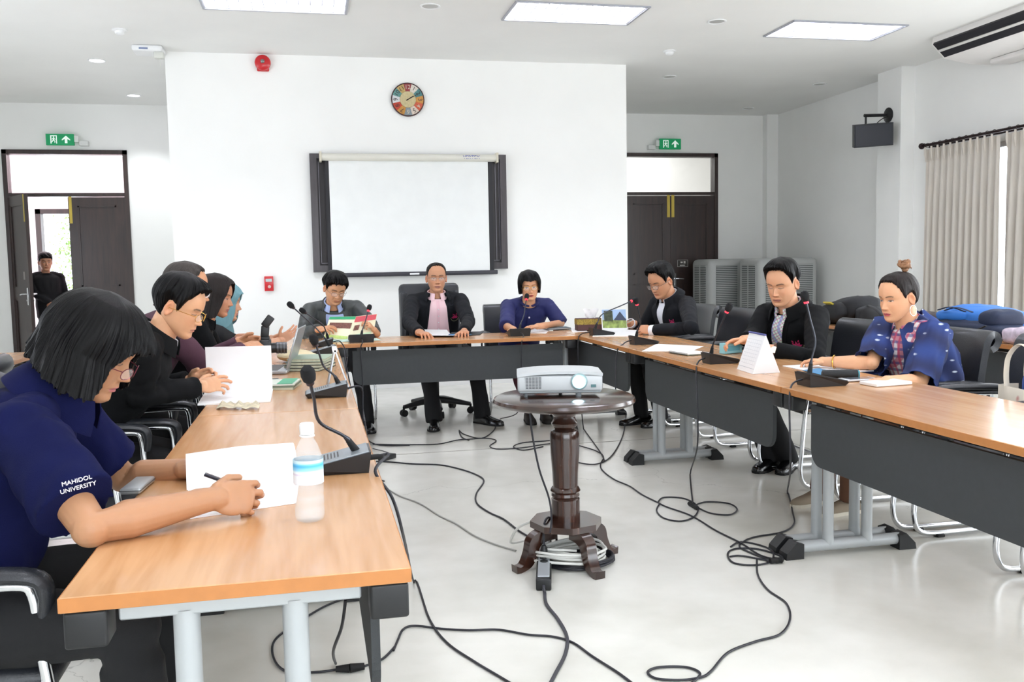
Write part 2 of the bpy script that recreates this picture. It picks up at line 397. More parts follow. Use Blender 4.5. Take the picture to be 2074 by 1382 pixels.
EXITBOX = mat('exit_box_white', 'e3e4e2', .5)

# ------------------------------------------------------------------ doors
def door_frame(name, D, y):
    b = MB(); x0, x1, zt = D; t = .055
    b.bb((x0, y-.03, 0), (x0+t, y+.12, zt)).bb((x1-t, y-.03, 0), (x1, y+.12, zt)).bb((x0, y-.03, zt-t), (x1, y+.12, zt)).bb((x0, y-.02, 2.30), (x1, y+.1, 2.345))
    o = struct(name, b, DKWOOD)
    part('transom_pane', MB().bb((x0+t, y+.04, 2.345), (x1-t, y+.046, zt-t)), GLASS, o)
    return o
def leaf(w_, h=2.29, th=.042):
    """door leaf in local coords: hinge at origin, extends along +x, face at y 0..-th"""
    b = MB(); st = .11
    b.bb((0, -th, .01), (st, 0, h)).bb((w_-st, -th, .01), (w_, 0, h)).bb((st, -th, h-st), (w_-st, 0, h)).bb((st, -th, .01), (w_-st, 0, .2)).bb((st, -th, .98), (w_-st, 0, 1.12))
    for z0, z1 in ((.2, .98), (1.12, h-st)):
        b.bb((st, -th+.014, z0), (w_-st, -.014, z1))
        for s_ in (-th+.004, -.010):
            b.bb((st, s_-.002, z0), (st+.02, s_+.008, z1)).bb((w_-st-.02, s_-.002, z0), (w_-st, s_+.008, z1)).bb((st, s_-.002, z0), (w_-st, s_+.008, z0+.02)).bb((st, s_-.002, z1-.02), (w_-st, s_+.008, z1))
    return b
def xf(mb, M_):
    mb.v = [M_ @ v for v in mb.v]; return mb
def lever(M_, parent):
    h = MB(); h.bb((-.02, -.012, -.11), (.02, 0, .11), bev=.004); h.tube([(0, -.01, .03), (0, -.055, .03), (-.03, -.062, .03), (-.12, -.058, .022)], .009, 10); h.cyl((0, -.012, -.05), (0, -.022, -.05), .012)
    part('door_handle', xf(h, M_), CHROME, parent)
TAPE = mat('yellow_tape', 'c9b04a', .5)
d1 = door_frame('door_1', DL, YR)
Wl = .70
M1 = Matrix.Translation((DL[0]+.055, YR+.03, 0)) @ Matrix.Rotation(R(-58), 4, 'Z')
lo = part('door_leaf', xf(leaf(Wl), M1), DKWOOD, d1)
lever(M1 @ Matrix.Translation((Wl-.06, -.042, 1.02)), lo)
lever(M1 @ Matrix.Translation((Wl-.06, 0, 1.02)) @ Matrix.Rotation(PI, 4, 'Z') @ Matrix.Scale(-1, 4, (1, 0, 0)), lo)
part('tape_strip', xf(MB().bb((Wl-.055, -.0445, 1.95), (Wl-.02, -.042, 2.29)), M1), TAPE, lo)
part('name_plate', xf(MB().bb((Wl-.2, -.0455, 1.23), (Wl-.14, -.042, 1.33)), M1), mat('brushed_plate', '8d8682', .4, .5), lo)
M2 = Matrix.Translation((DL[1]-.055, YR+.03, 0)) @ Matrix.Rotation(PI, 4, 'Z') @ Matrix.Scale(-1, 4, (0, 1, 0))
lo = part('door_leaf', xf(leaf(Wl), M2), DKWOOD, d1)
part('tape_strip', xf(MB().bb((Wl-.045, -.0445, 1.95), (Wl-.01, -.042, 2.32)), M2), TAPE, lo)
d2 = door_frame('door_2', DR, YR)
for sx in (0, 1):
    M3 = Matrix.Translation((DR[0]+.055, YR+.03, 0)) if sx == 0 else Matrix.Translation((DR[1]-.055, YR+.03, 0)) @ Matrix.Rotation(PI, 4, 'Z') @ Matrix.Scale(-1, 4, (0, 1, 0))
    lo = part('door_leaf', xf(leaf(.7), M3), DKWOOD, d2)
    part('tape_strip', xf(MB().bb((.645, -.0445, 1.97), (.69, -.042, 2.335)), M3), TAPE, lo)
    if sx:
        lever(M3 @ Matrix.Translation((.64, -.042, 1.02)) @ Matrix.Scale(1, 4), lo)
        pl = part('sign_plate', xf(MB().bb((.43, -.047, 1.225), (.60, -.042, 1.33)), M3), mat('sign_plate_dark', '3a3634', .4), lo)
        c = MB(); c.bb((.47, -.0485, 1.275), (.50, -.047, 1.31)).bb((.515, -.0485, 1.28), (.55, -.047, 1.305)).bb((.48, -.0485, 1.24), (.56, -.047, 1.255))
        c.bb((.43, -.048, 1.225), (.60, -.047, 1.229)).bb((.43, -.048, 1.326), (.60, -.047, 1.33)).bb((.43, -.048, 1.225), (.434, -.047, 1.33)).bb((.596, -.048, 1.225), (.60, -.047, 1.33))
        part('pictogram', xf(c, M3), mat('sign_print_pale', 'c9c5c0', .5), pl)
# backing of the rooms behind the right door's transom
struct('wall_beyond_right_door', MB().bb((3.6, 15.2, 0), (7.2, 15.3, 3.6)).bb((3.6, 13.27, 3.6), (7.2, 15.3, 3.7)).bb((3.6, 13.27, 0), (3.62, 15.2, 3.6)).bb((7.18, 13.27, 0), (7.2, 15.2, 3.6)), WHITE)
area('corridor_ceiling_light', (5.2, 14.3, 3.5), (0, 0, 0), 1.2, .6, 30)

# ------------------------------------------------------------------ exit signs
def exit_sign(c, wd, hg, side, label):
    t = thing('exit_sign', label, 'sign', c, 'green exit signs above the doors')
    b = MB(); b.bb((c[0]-wd/2, c[1]-.02, c[2]-hg/2), (c[0]+wd/2, c[1]+.02, c[2]+hg/2), bev=.003); part('sign_panel', b, GREEN, t)
    g = MB(); y = c[1]-.0215; cx = c[0]-wd*.22; cz = c[2]; s_ = hg*.36
    P = lambda a, b_: (cx+a*s_, y, cz+b_*s_)
    # running figure cut out of a pale doorway
    g.prism([P(-.75, 1), P(-.75, -1), P(-.5, -1), P(-.5, 1)], (0, .002, 0)); g.prism([P(.75, 1), P(.55, 1), P(.55, -1), P(.75, -1)], (0, .002, 0)); g.prism([P(-.5, 1), P(-.5, .8), P(.55, .8), P(.55, 1)], (0, .002, 0))
    g.prism([P(.02+.17*math.cos(k*PI/5), .56+.17*math.sin(k*PI/5)) for k in range(10)], (0, .002, 0))
    for q in ([(-.12, .35), (.2, .3), (.1, -.15), (-.18, -.1)], [(-.12, .33), (-.42, .12), (-.38, .0), (-.05, .16)], [(.15, .3), (.45, .05), (.4, -.05), (.08, .12)], [(-.02, -.1), (.36, -.38), (.3, -.85), (.16, -.85), (.18, -.45), (-.16, -.2)], [(-.18, -.08), (-.5, -.6), (-.36, -.68), (-.02, -.2)]):
        g.prism([P(*p) for p in q], (0, .002, 0))
    cx = c[0]+wd*.22
    g.prism([P(0, .95), P(-.95, .05), P(-.95, -.25), P(-.3, .15), P(-.3, -.9), (P(.3, -.9)), P(.3, .15), P(.95, -.25), P(.95, .05)], (0, .002, 0))
    part('pictogram', g, mat('exit_sign_print', 'dfeee6', .4, emis='dfeee6', es=.35), t, sm=0)
    k = MB(); sx = side; k.bb((c[0]+sx*wd/2, c[1]-.005, c[2]-hg*.2), (c[0]+sx*(wd/2+.05), c[1]+.03, c[2]+hg*.35)); k.bb((c[0]+sx*(wd/2+.05), c[1]+.02, c[2]-hg*.5), (c[0]+sx*(wd/2+.16), YR, c[2]-.01), bev=.004)
    part('mounting_bracket', k, EXITBOX, t)
p = pt(122, 283, Y=12.98); exit_sign((p.x, p.y, p.z), .335, .145, 1, 'green exit sign with running figure above the open left door')
p = pt(1357, 292, Y=12.98); exit_sign((p.x, p.y, p.z), .335, .155, -1, 'green exit sign above the closed right double door')

# ------------------------------------------------------------------ wall panel, screen
t = thing('board_cabinet', 'dark brown framed board on the white wall behind the pull-down screen', 'board', (1.06, YB, 1.26))
DKF = wood('dark_board_frame', '241f22', '3b3337', .45, 'z', 1)
x0, x1, z0, z1 = .022, 2.10, 1.262, 2.49
b = MB(); b.bb((x0, YB-.06, z0), (x0+.07, YB, z1)).bb((x1-.07, YB-.06, z0), (x1, YB, z1)).bb((x0+.07, YB-.06, z1-.05), (x1-.07, YB, z1)).bb((x0+.07, YB-.06, z0), (x1-.07, YB, z0+.07))
part('frame', b, DKF, t)
part('inset_panel', MB().bb((x0+.07, YB-.025, z0+.07), (x1-.07, YB-.002, z1-.05)), mat('inset_panel_dark', '2a2628', .5), t)
b = MB()
for xx in (x0+.085, x1-.12, x1-.14+.06): b.bb((xx, YB-.034, z0+.1), (xx+.006, YB-.025, z1-.08))
b.bb((x0+.085, YB-.034, z0+.09), (x0+.2, YB-.025, z0+.096)).bb((x1-.2, YB-.034, z0+.09), (x1-.085, YB-.025, z0+.096)); part('rail', b, mat('rail_metal', '6d6a70', .4, .6), t)
part('glass_slot', MB().bb((x0+.155, YB-.036, 1.40), (x0+.205, YB-.026, 1.76)), mat('green_glass_slot', '93a79f', .25), t)
yS = YB-.13
t = thing('projection_screen', 'white pull-down projection screen in a cream housing with black lower bar', 'screen', (1.06, yS, 1.2))
hp0 = pt(649, 320, Y=yS-.03); hp1 = pt(1007, 322, Y=yS-.03)
b = MB(); b.tube([(hp0.x, yS, 2.445), (hp1.x, yS, 2.445)], .043, 20, flat=.9); part('housing', b, mat('screen_housing_cream', 'dcdad0', .4), t, sm=30)
for xx in (hp0.x, hp1.x): part('end_cap', MB().bb((xx-.012, yS-.05, 2.395), (xx+.012, YB-.06, 2.50), bev=.006), mat('end_cap_beige', 'cfc9b8', .5), t)
sx0, sx1 = pt(660, 400, Y=yS).x, pt(999, 400, Y=yS).x
b = MB(); b.bb((sx0, yS+.02, 1.235), (sx1, yS+.023, 2.42)); fb = part('screen_border', b, mat('screen_black_border', '1b1a1f', .6), t)
part('screen_fabric', MB().bb((sx0+.04, yS+.015, 1.245), (sx1-.05, yS+.0195, 2.42)), mat('screen_fabric_white', 'ebedec', .65), t)
b = MB(); b.bb((sx0-.03, yS+.0, 1.205), (sx1+.035, yS+.035, 1.25), bev=.008); part('bottom_bar', b, mat('screen_bar_dark', '2c2b33', .45), t)
part('pull_handle', MB().bb((1.02, yS-.006, 1.218), (1.12, yS+.0, 1.236)), WPL, t)
q = pt(955, 322, Y=yS-.043)
text_part('logo', 'VERTEX', mat('logo_blue', '2b3f96', .5), .052, basis((1, 0, 0), (0, 0, 1), (0, -1, 0), (q.x, yS-.041, 2.447)), t, .001)

# ------------------------------------------------------------------ clock
cc = V((1.06, YB-.02, 3.062)); rr = .172
t = thing('wall_clock', 'round patchwork wall clock with coloured number segments', 'clock', cc)
part('rim', MB().lathe([(rr, 0), (rr+.004, .006), (rr+.004, .018), (rr-.004, .022), (rr-.008, .016), (.01, .014)], cc+V((0, .01, 0)), 48, rot=Matrix.Rotation(R(90), 3, 'X')), mat('clock_rim_dark', '4a3436', .5), t)
cols = ['8e3a3e', 'd8d0c4', '4f7f80', 'c08a45', 'c25a3e', 'd6c6b8', '7f8a90', 'b8853f', 'b5402f', 'cfcfd2', '5f8f8a', 'b79b62']
seg = MB(); cm = [mat('clock_face_'+c_, c_, .6, var=.15, vscale=60) for c_ in cols]
for k in range(12):
    a0 = R(90-(k-.5)*30); a1 = R(90-(k+.5)*30); vs = []
    pts = []
    for j in range(5): a = lerp(a0, a1, j/4); pts.append((math.cos(a)*(rr-.008), math.sin(a)*(rr-.008)))
    for j in range(5): a = lerp(a1, a0, j/4); pts.append((math.cos(a)*rr*.5, math.sin(a)*rr*.5))
    seg.prism([(cc.x+p[0], cc.y-.014, cc.z+p[1]) for p in pts], (0, .006, 0), k)
part('dial', seg, cm, t, sm=0)
cen = MB(); cen.prism([(cc.x+math.cos(a*PI/16)*rr*.49, cc.y-.016, cc.z+math.sin(a*PI/16)*rr*.49) for a in range(32)], (0, .008, 0)); part('dial_centre', cen, mat('clock_centre_beige', 'c2b48a', .6, var=.12, vscale=50), t, sm=0)
NM = mat('clock_numeral', '3a2f30', .6); NL = mat('clock_numeral_pale', 'c9bfae', .6)
for k in range(12):
    a = R(90-k*30); q = cc+V((math.cos(a)*rr*.74, -.015, math.sin(a)*rr*.74))
    e = V((math.sin(a), 0, -math.cos(a))); u_ = V((math.cos(a), 0, math.sin(a)))
    text_part('numeral', str(12 if k == 0 else k), NM if k in (1, 5, 9, 11, 3, 7, 2, 10, 8) else NL, .062, basis(e, u_, (0, -1, 0), q), t, .001)
for ang, ln, wd in ((62, .11, .007), (62-4, .07, .010)):
    a = R(90-ang); e = V((math.cos(a), 0, math.sin(a))); n_ = V((-math.sin(a), 0, math.cos(a)))
    q = cc+V((0, -.021, 0)); part('hand', MB().prism([q-e*.02-n_*wd/2, q+e*ln-n_*wd/3, q+e*ln+n_*wd/3, q-e*.02+n_*wd/2], (0, .002, 0)), NM, t, sm=0)

# ------------------------------------------------------------------ fire bell, call point
q = pt(532, 127, Y=YB-.04); RX = Matrix.Rotation(R(90), 3, 'X')
t = thing('fire_alarm_bell', 'round red fire alarm bell high on the white wall', 'alarm bell', (q.x, YB, q.z))
part('gong', MB().lathe([(.078, .0), (.08, .02), (.074, .035), (.05, .047), (.02, .05)], (q.x, YB-.02, q.z), 40, rot=RX), RED, t)
part('mounting_plate', MB().bb((q.x-.06, YB-.022, q.z-.082), (q.x+.06, YB, q.z+.02), bev=.01), RED, t)
part('centre_nut', MB().lathe([(.02, 0), (.02, .012), (.012, .02), (.004, .022)], (q.x, YB-.07, q.z+.008), 24, rot=RX), mat('steel_nut', '7f8684', .3, .9), t)
q = pt(545, 575, Y=YB)
t = thing('fire_call_point', 'small red fire call point box low on the white wall', 'fire alarm call point', (q.x, YB, q.z))
part('box', MB().bb((q.x-.045, YB-.04, q.z-.075), (q.x+.045, YB, q.z+.078), bev=.006), RED, t)
part('label_plate', MB().bb((q.x-.032, YB-.043, q.z+.022), (q.x+.032, YB-.038, q.z+.052)), mat('plate_pale', 'b9c6c6', .4), t)
part('button', MB().lathe([(.016, 0), (.016, .006), (.008, .01)], (q.x+.004, YB-.04, q.z-.03), 20, rot=RX), mat('button_pale', 'd8b6b2', .4), t)

# ------------------------------------------------------------------ ceiling fittings
TUBE = mat('fluorescent_tube', 'ffffff', .5, emis='f4f6ff', es=60)
LOUV = mat('louvre_white_metal', 'a9abb4', .4, .2)
def troffer():
    t = thing('ceiling_light', 'x', 'ceiling light', (0, 0, 0), 'recessed louvred ceiling lights')
    w_, d_ = 1.19, .60; b = MB()
    b.bb((-w_/2, -d_/2, -.012), (-w_/2+.02, d_/2, .0)).bb((w_/2-.02, -d_/2, -.012), (w_/2, d_/2, 0)).bb((-w_/2, -d_/2, -.012), (w_/2, -d_/2+.02, 0)).bb((-w_/2, d_/2-.02, -.012), (w_/2, d_/2, 0))
    part('frame', b, LOUV, t, local=True)
    x_, y_ = w_/2-.022, d_/2-.022
    b = MB(); b.bb((-x_, -y_, .100), (x_, y_, .105)).bb((-x_, -y_, 0), (-x_+.003, y_, .1)).bb((x_-.003, -y_, 0), (x_, y_, .1)).bb((-x_, -y_, 0), (x_, -y_+.003, .1)).bb((-x_, y_-.003, 0), (x_, y_, .1))
    part('reflector', b, mat('light_reflector', 'f4f4f8', .3, .2, emis='f2f2fa', es=.15), t, local=True)
    for yy in (-.17, 0, .17): part('tube', MB().cyl((-x_+.01, yy, .078), (x_-.01, yy, .078), .012, seg=10), TUBE, t, local=True)
    b = MB()
    for yy in (-.085, .085): b.bb((-x_, yy-.003, -.001), (x_, yy+.003, .060))
    n = 12
    for k in range(1, n): x = -x_+2*x_*k/n; b.bb((x-.0025, -y_, -.001), (x+.0025, y_, .060))
    part('louvre', b, LOUV, t, local=True)
    return t
L0 = troffer(); spots = [(-.215, 7.95, 'louvred ceiling light nearest the left wall above the red bell'), (2.335, 7.94, 'louvred ceiling light in the middle of the ceiling'), (5.0, 8.17, 'louvred ceiling light nearest the air conditioner')]
L0.location = (*spots[0][:2], ZC-.001); L0['label'] = spots[0][2]
for x, y, lb in spots[1:]: dup(L0, (x, y, ZC-.001), 0, lb)
for x, cn in ((-.215, 'left'), (2.335, 'middle'), (5.0, 'right')):
    for y, rn in ((5.1, 'over the middle of the tables, above the picture'), (2.3, 'just in front of the viewer, above the picture'), (-.5, 'behind the viewer')): dup(L0, (x, y, ZC-.001), 0, 'louvred ceiling light %s, %s one of three' % (rn, cn))
OFFD = mat('downlight_off', 'b9b9b6', .4); OND = mat('downlight_on', 'ffffff', .4, emis='f3edff', es=14)
def downlight(x, y, on, label):
    t = thing('downlight', label, 'downlight', (x, y, ZC), 'round recessed downlights')
    part('trim_ring', MB().lathe([(.085, 0), (.088, -.006), (.08, -.01), (.07, -.006), (.068, -.001)], (x, y, ZC), 28), WPL, t)
    part('lens', MB().lathe([(.068, -.003), (.06, -.0045), (.0, -.005)], (x, y, ZC), 28), OND if on else OFFD, t)
    if on:
        d = bpy.data.lights.new('downlight_beam', 'SPOT'); d.energy = 60; d.spot_size = R(110); d.spot_blend = .6; d.shadow_soft_size = .07; d.color = (.93, .97, 1)
        o = bpy.data.objects.new('downlight_beam', d); COL.objects.link(o); o.location = (x, y, ZC-.03)
for u, v, on, lb in [(871, 12, 0, 'unlit grey downlight between the left and middle ceiling lights'), (1452, 43, 0, 'unlit grey downlight between the middle and right ceiling lights'), (1356, 155, 0, 'unlit downlight in front of the right exit sign'),
                     (1660, 170, 0, 'unlit downlight nearest the wall speaker'), (1515, 219, 0, 'unlit downlight deepest in the right recess'), (196, 122, 1, 'glowing downlight, the nearer of two in the left recess'), (271, 193, 1, 'glowing downlight, the farther of two in the left recess')]:
    q = pt(u, v, Z=ZC); downlight(q.x, q.y, on, lb)
for u, v, lb in [(242, 60, 'white smoke detector on the ceiling left of the emergency light'), (1356, 103, 'white smoke detector on the ceiling right of the centre wall')]:
    q = pt(u, v, Z=ZC); t = thing('smoke_detector', lb, 'smoke detector', (q.x, q.y, ZC), 'ceiling smoke detectors')
    part('base', MB().lathe([(.065, 0), (.067, -.01), (.055, -.016)], (q.x, q.y, ZC), 28), WPL, t)
    part('sensor_head', MB().lathe([(.045, -.014), (.04, -.035), (.025, -.045), (.0, -.046)], (q.x, q.y, ZC), 28), WPL, t)
q = pt(322, 96, Z=ZC-.03)
t = thing('emergency_light', 'white emergency light unit at the corner of the centre wall and ceiling', 'emergency light', (-1.42, q.y, ZC))
b = MB(); b.bb((-1.62, 9.62, ZC-.06), (-1.34, 9.88, ZC), bev=.02); part('housing', b, WPL, t)
part('display', MB().bb((-1.55, 9.612, ZC-.045), (-1.47, 9.622, ZC-.03)), mat('display_blue', '7886a8', .4), t)
part('lamp_head', MB().bb((-1.42, 9.64, ZC-.12), (-1.33, 9.72, ZC-.06), bev=.008).bb((-1.37, 9.66, ZC-.2), (-1.365, 9.67, ZC-.12)), mat('lamp_head_grey', 'd5d6cf', .5), t)

# ------------------------------------------------------------------ air conditioner
t = thing('air_conditioner', 'white ceiling-mounted air conditioner with dark outlet slot', 'air conditioner', (6.5, 7.3, ZC))
ya, yb = 6.35, 8.3
prof = [(6.17, ZC), (6.16, ZC-.07), (6.30, ZC-.20), (6.60, ZC-.25), (6.86, ZC-.25), (6.86, ZC)]
part('casing', MB().prism([(x, yb, z) for x, z in prof], (0, ya-yb, 0)), mat('ac_white', 'e9e6e4', .45), t)
b = MB(); b.prism([(6.163, yb-.03, ZC-.055), (6.150, yb-.03, ZC-.075), (6.285, yb-.03, ZC-.197), (6.30, yb-.03, ZC-.185)], (0, ya-yb+.06, 0)); part('outlet_slot', b, mat('ac_slot_dark', '1c1b22', .5), t)
b = MB(); b.prism([(6.207, yb-.03, ZC-.128), (6.203, yb-.03, ZC-.136), (6.222, yb-.03, ZC-.150), (6.226, yb-.03, ZC-.142)], (0, ya-yb+.06, 0)); part('vane', b, mat('ac_vane', 'd8d5d2', .4), t)
part('drain_cover', MB().bb((6.62, ya, ZC-.30), (6.86, yb-.25, ZC-.25), bev=.02), mat('ac_white', 'e9e6e4'), t)

# ------------------------------------------------------------------ speaker on bracket
t = thing('wall_speaker', 'black loudspeaker hung from a bracket on the white column', 'speaker', (6.7, 9.78, 2.97))
fl = MB(); fl.lathe([(.085, 0), (.088, .01), (.06, .02), (.03, .03)], (6.7, 9.78, 2.975), 28, rot=Matrix.Rotation(R(-90), 3, 'Y')); br = part('bracket', fl, BLKP, t)
part('arm', MB().cyl((6.68, 9.78, 2.975), (6.38, 9.78, 2.965), .018).cyl((6.40, 9.78, 2.97), (6.40, 9.78, 2.86), .012), BLKP, br)
def wedge(M_):
    b = MB(); b.prism([(-.22, -.14, -.13), (.22, -.14, -.13), (.16, .14, -.13), (-.16, .14, -.13)], (0, 0, .26)); return xf(b, M_)
Ms = Matrix.Translation((6.43, 9.74, 2.735)) @ Matrix.Rotation(R(-16), 4, 'Z') @ Matrix.Rotation(R(8), 4, 'X') @ Matrix.Rotation(R(-3), 4, 'Y')
part('cabinet', wedge(Ms), mat('speaker_cabinet', '2b2c31', .5), t, sm=0)
part('grille', xf(MB().bb((-.21, -.152, -.12), (.21, -.14, .12), bev=.006), Ms), mat('speaker_grille', '33353c', .6, var=.2, vscale=300), t)
part('cable', MB().tube(smoothpath([(6.66, 9.75, 2.95), (6.60, 9.74, 2.93), (6.56, 9.76, 2.90), (6.53, 9.78, 2.86)], 5), .005, 6), BLKR, t)

# ------------------------------------------------------------------ curtain rod and curtains
t = thing('curtain_rod', 'dark double curtain rod with round finial above the right windows', 'curtain rod', (6.75, 9.2, 2.54))
RODM = mat('dark_bronze_rod', '2e2022', .35, .5)
part('rod', MB().cyl((6.75, 9.22, 2.545), (6.75, 4.6, 2.545), .016).cyl((6.81, 9.18, 2.53), (6.81, 4.6, 2.53), .012), RODM, t)
part('finial', MB().ell((6.75, 9.235, 2.545), .035).cyl((6.75, 9.21, 2.545), (6.75, 9.19, 2.545), .026), RODM, t)
for yy in (9.12, 7.0, 5.0): part('bracket', MB().cyl((6.75, yy, 2.54), (6.88, yy, 2.52), .01).bb((6.86, yy-.02, 2.48), (6.88, yy+.02, 2.58)), RODM, t)
CUR = mat('curtain_fabric', 'f0ebe4', .85, var=.03, vscale=3, sheen=.2)
_n = CUR.node_tree; _b = _n.nodes['Principled BSDF']; _t = _n.nodes.new('ShaderNodeBsdfTranslucent'); _t.inputs[0].default_value = (.9, .84, .78, 1)
_m = _n.nodes.new('ShaderNodeMixShader'); _m.inputs[0].default_value = .45; _n.links.new(_b.outputs[0], _m.inputs[1]); _n.links.new(_t.outputs[0], _m.inputs[2]); _n.links.new(_m.outputs[0], _n.nodes['Material Output'].inputs[0])
def curtain(y0, y1, label, npl, seed):
    t = thing('curtain', label, 'curtain', (6.75, (y0+y1)/2, .25), 'pleated curtains on the right wall'); rnd = random.Random(seed)
    rows = []; n = npl*14; ph = [rnd.uniform(-.6, .6) for _ in range(npl+2)]
    for zi in range(26):
        z = lerp(2.50, .22, zi/25); row = []; tt = zi/25
        for k in range(n+1):
            s_ = k/n; a = s_*npl; i = int(a); f = a-i
            amp = interp([(0, .016), (.06, .018), (.3, .030), (1, .038)], tt)
            pin = math.sin(2*PI*(a+.12*ph[i]*tt)); 
            x = 6.755+amp*pin+.008*math.sin(a*5.1+z*2)*tt; sp = 1 + .03*tt
            y = lerp(y0, y1, .5+(s_-.5)*sp)+.010*math.sin(4*PI*a)*tt
            row.append(V((x, y, z)))
        rows.append(row)
    part('cloth', MB().grid(rows, .003), CUR, t, sm=60)
    for k in range(npl):
        y = lerp(y0, y1, (k+.25)/npl)
        part('pleat', MB().tube([(6.72, y, 2.52), (6.722, y, 2.44), (6.73, y, 2.36)], [.010, .014, .004], 8, flat=1), CUR, t)
        part('ring', MB().tube([(6.75+.024*math.cos(j*PI/8), y, 2.54+.026*math.sin(j*PI/8)) for j in range(16)], .003, 6, closed=True), RODM, t)
curtain(9.16, 8.03, 'pale grey pleated curtain at the far end of the rod beside the column', 11, 1)
curtain(7.93, 6.6, 'pale grey pleated curtain at the right edge, nearer half of the pair', 12, 2)

# ------------------------------------------------------------------ evaporative coolers
CG = mat('cooler_grey_plastic', 'b3b5b4', .45, var=.02); CD = mat('cooler_slot_dark', '5c5f5f', .7)
def cooler(cx, cy, label, rz):
    t = thing('air_cooler', label, 'air cooler', (cx, cy, 0), 'grey evaporative air coolers', R(rz))
    w_, d_, h = .92, .56, 1.33
    part('body', MB().bb((-w_/2, -d_/2, .09), (w_/2, d_/2, h), bev=.07), CG, t, local=True)
    for x0_, x1_ in ((-.36, -.02), (.04, .37)):
        b = MB(); b.bb((x0_, -d_/2-.004, .58), (x1_, -d_/2+.01, 1.24)); g = part('grille', b, CD, t, local=True)
        s_ = MB()
        for k in range(26): s_.bb((x0_, -d_/2-.012, .585+k*.0255), (x1_, -d_/2-.002, .598+k*.0255))
        part('slats', s_, CG, g, local=True)
    b = MB(); b.bb((-w_/2-.004, -.17, .58), (-w_/2+.01, .17, 1.24)); g = part('grille', b, CD, t, local=True); s_ = MB()
    for k in range(26): s_.bb((-w_/2-.012, -.17, .585+k*.0255), (-w_/2-.002, .17, .598+k*.0255))
    s_.bb((-w_/2-.014, -.006, .58), (-w_/2-.002, .006, 1.24)); part('slats', s_, CG, g, local=True)
    for sx in (-.38, .38):
        for sy in (-.2, .2): part('caster', MB().cyl((sx-.02, sy, .045), (sx+.02, sy, .045), .045).cyl((sx, sy, .05), (sx, sy, .1), .02), BLKP, t, local=True)
    part('front_panel', MB().bb((-.4, -d_/2-.006, .2), (.4, -d_/2+.01, .5), bev=.005), mat('cooler_front_grey', 'c4c6c5', .4), t, local=True)
cooler(6.35, 11.75, 'grey louvred air cooler nearer the wall corner, in front of the other', 4)
cooler(5.97, 12.5, 'grey louvred air cooler beside the dark double door', 4)
# ================================================================== people
def remesh(mb, voxel, smooth_it=3):
    me = mb.mesh('tmp', fix=False); o = bpy.data.objects.new('tmp', me); COL.objects.link(o)
    m = o.modifiers.new('r', 'REMESH'); m.mode = 'VOXEL'; m.voxel_size = voxel
    if smooth_it: s = o.modifiers.new('s', 'SMOOTH'); s.iterations = smooth_it; s.factor = .5
    dg = bpy.context.evaluated_depsgraph_get(); out = bpy.data.meshes.new_from_object(o.evaluated_get(dg))
    bpy.data.objects.remove(o); bpy.data.meshes.remove(me)
    r = MB(); r.v = [v.co.copy() for v in out.vertices]; r.f = [tuple(p.vertices) for p in out.polygons]; r.m = [0]*len(r.f); bpy.data.meshes.remove(out)
    return r
def limb(mb, pts, rs, seg=14):
    """closed chain of tapered segments with round ends"""
    pts = [V(p) for p in pts]; a = (pts[0]-pts[1]).normalized(); b_ = (pts[-1]-pts[-2]).normalized()
    P = []; Q = []
    for k in (1, .9, .6): P.append(pts[0]+a*rs[0]*k*.9); Q.append(rs[0]*math.sqrt(max(0, 1-k*k))+1e-4)
    for k in range(1, len(pts)-1): mb.ell(pts[k], rs[k], None, 16, 10)
    P += pts; Q += rs
    for k in (.6, .9, 1): P.append(pts[-1]+b_*rs[-1]*k*.9); Q.append(rs[-1]*math.sqrt(max(0, 1-k*k))+1e-4)
    return mb.tube(P, Q, seg)
def gs(x, c, s): return math.exp(-((x-c)/s)**2)
HW = [(-.119, .006), (-.113, .026), (-.10, .042), (-.08, .056), (-.06, .065), (-.04, .070), (-.02, .0735), (0, .075), (.02, .0765), (.045, .0755), (.07, .070), (.095, .058), (.112, .038), (.119, .010)]
HF = [(-.119, .064), (-.113, .074), (-.10, .082), (-.08, .082), (-.06, .087), (-.04, .087), (-.02, .086), (0, .084), (.02, .089), (.045, .088), (.07, .080), (.095, .060), (.112, .030), (.119, -.002)]
HB = [(-.119, .050), (-.113, .034), (-.10, .010), (-.08, -.022), (-.06, -.052), (-.04, -.075), (-.02, -.090), (0, -.099), (.02, -.104), (.045, -.104), (.07, -.098), (.095, -.082), (.112, -.055), (.119, -.028)]
HC = [(-.119, .057), (-.10, .040), (-.08, .018), (-.06, .0), (-.03, -.010), (.09, -.010), (.112, -.012), (.119, -.015)]
def slice_pt(ph, u, off=0, wd=1.):
    w_, F_, B_, c_ = spl(HW, u)*wd, spl(HF, u), spl(HB, u), spl(HC, u)
    s_, c = math.sin(ph), math.cos(ph)
    n = 2.35 if c > 0 else 2.05
    e = 2/n; a = (F_-c_) if c > 0 else (c_-B_)
    x = (w_+off)*math.copysign(abs(s_)**e, s_); y = c_+(a+off)*math.copysign(abs(c)**e, c)
    return V((x, y, u))
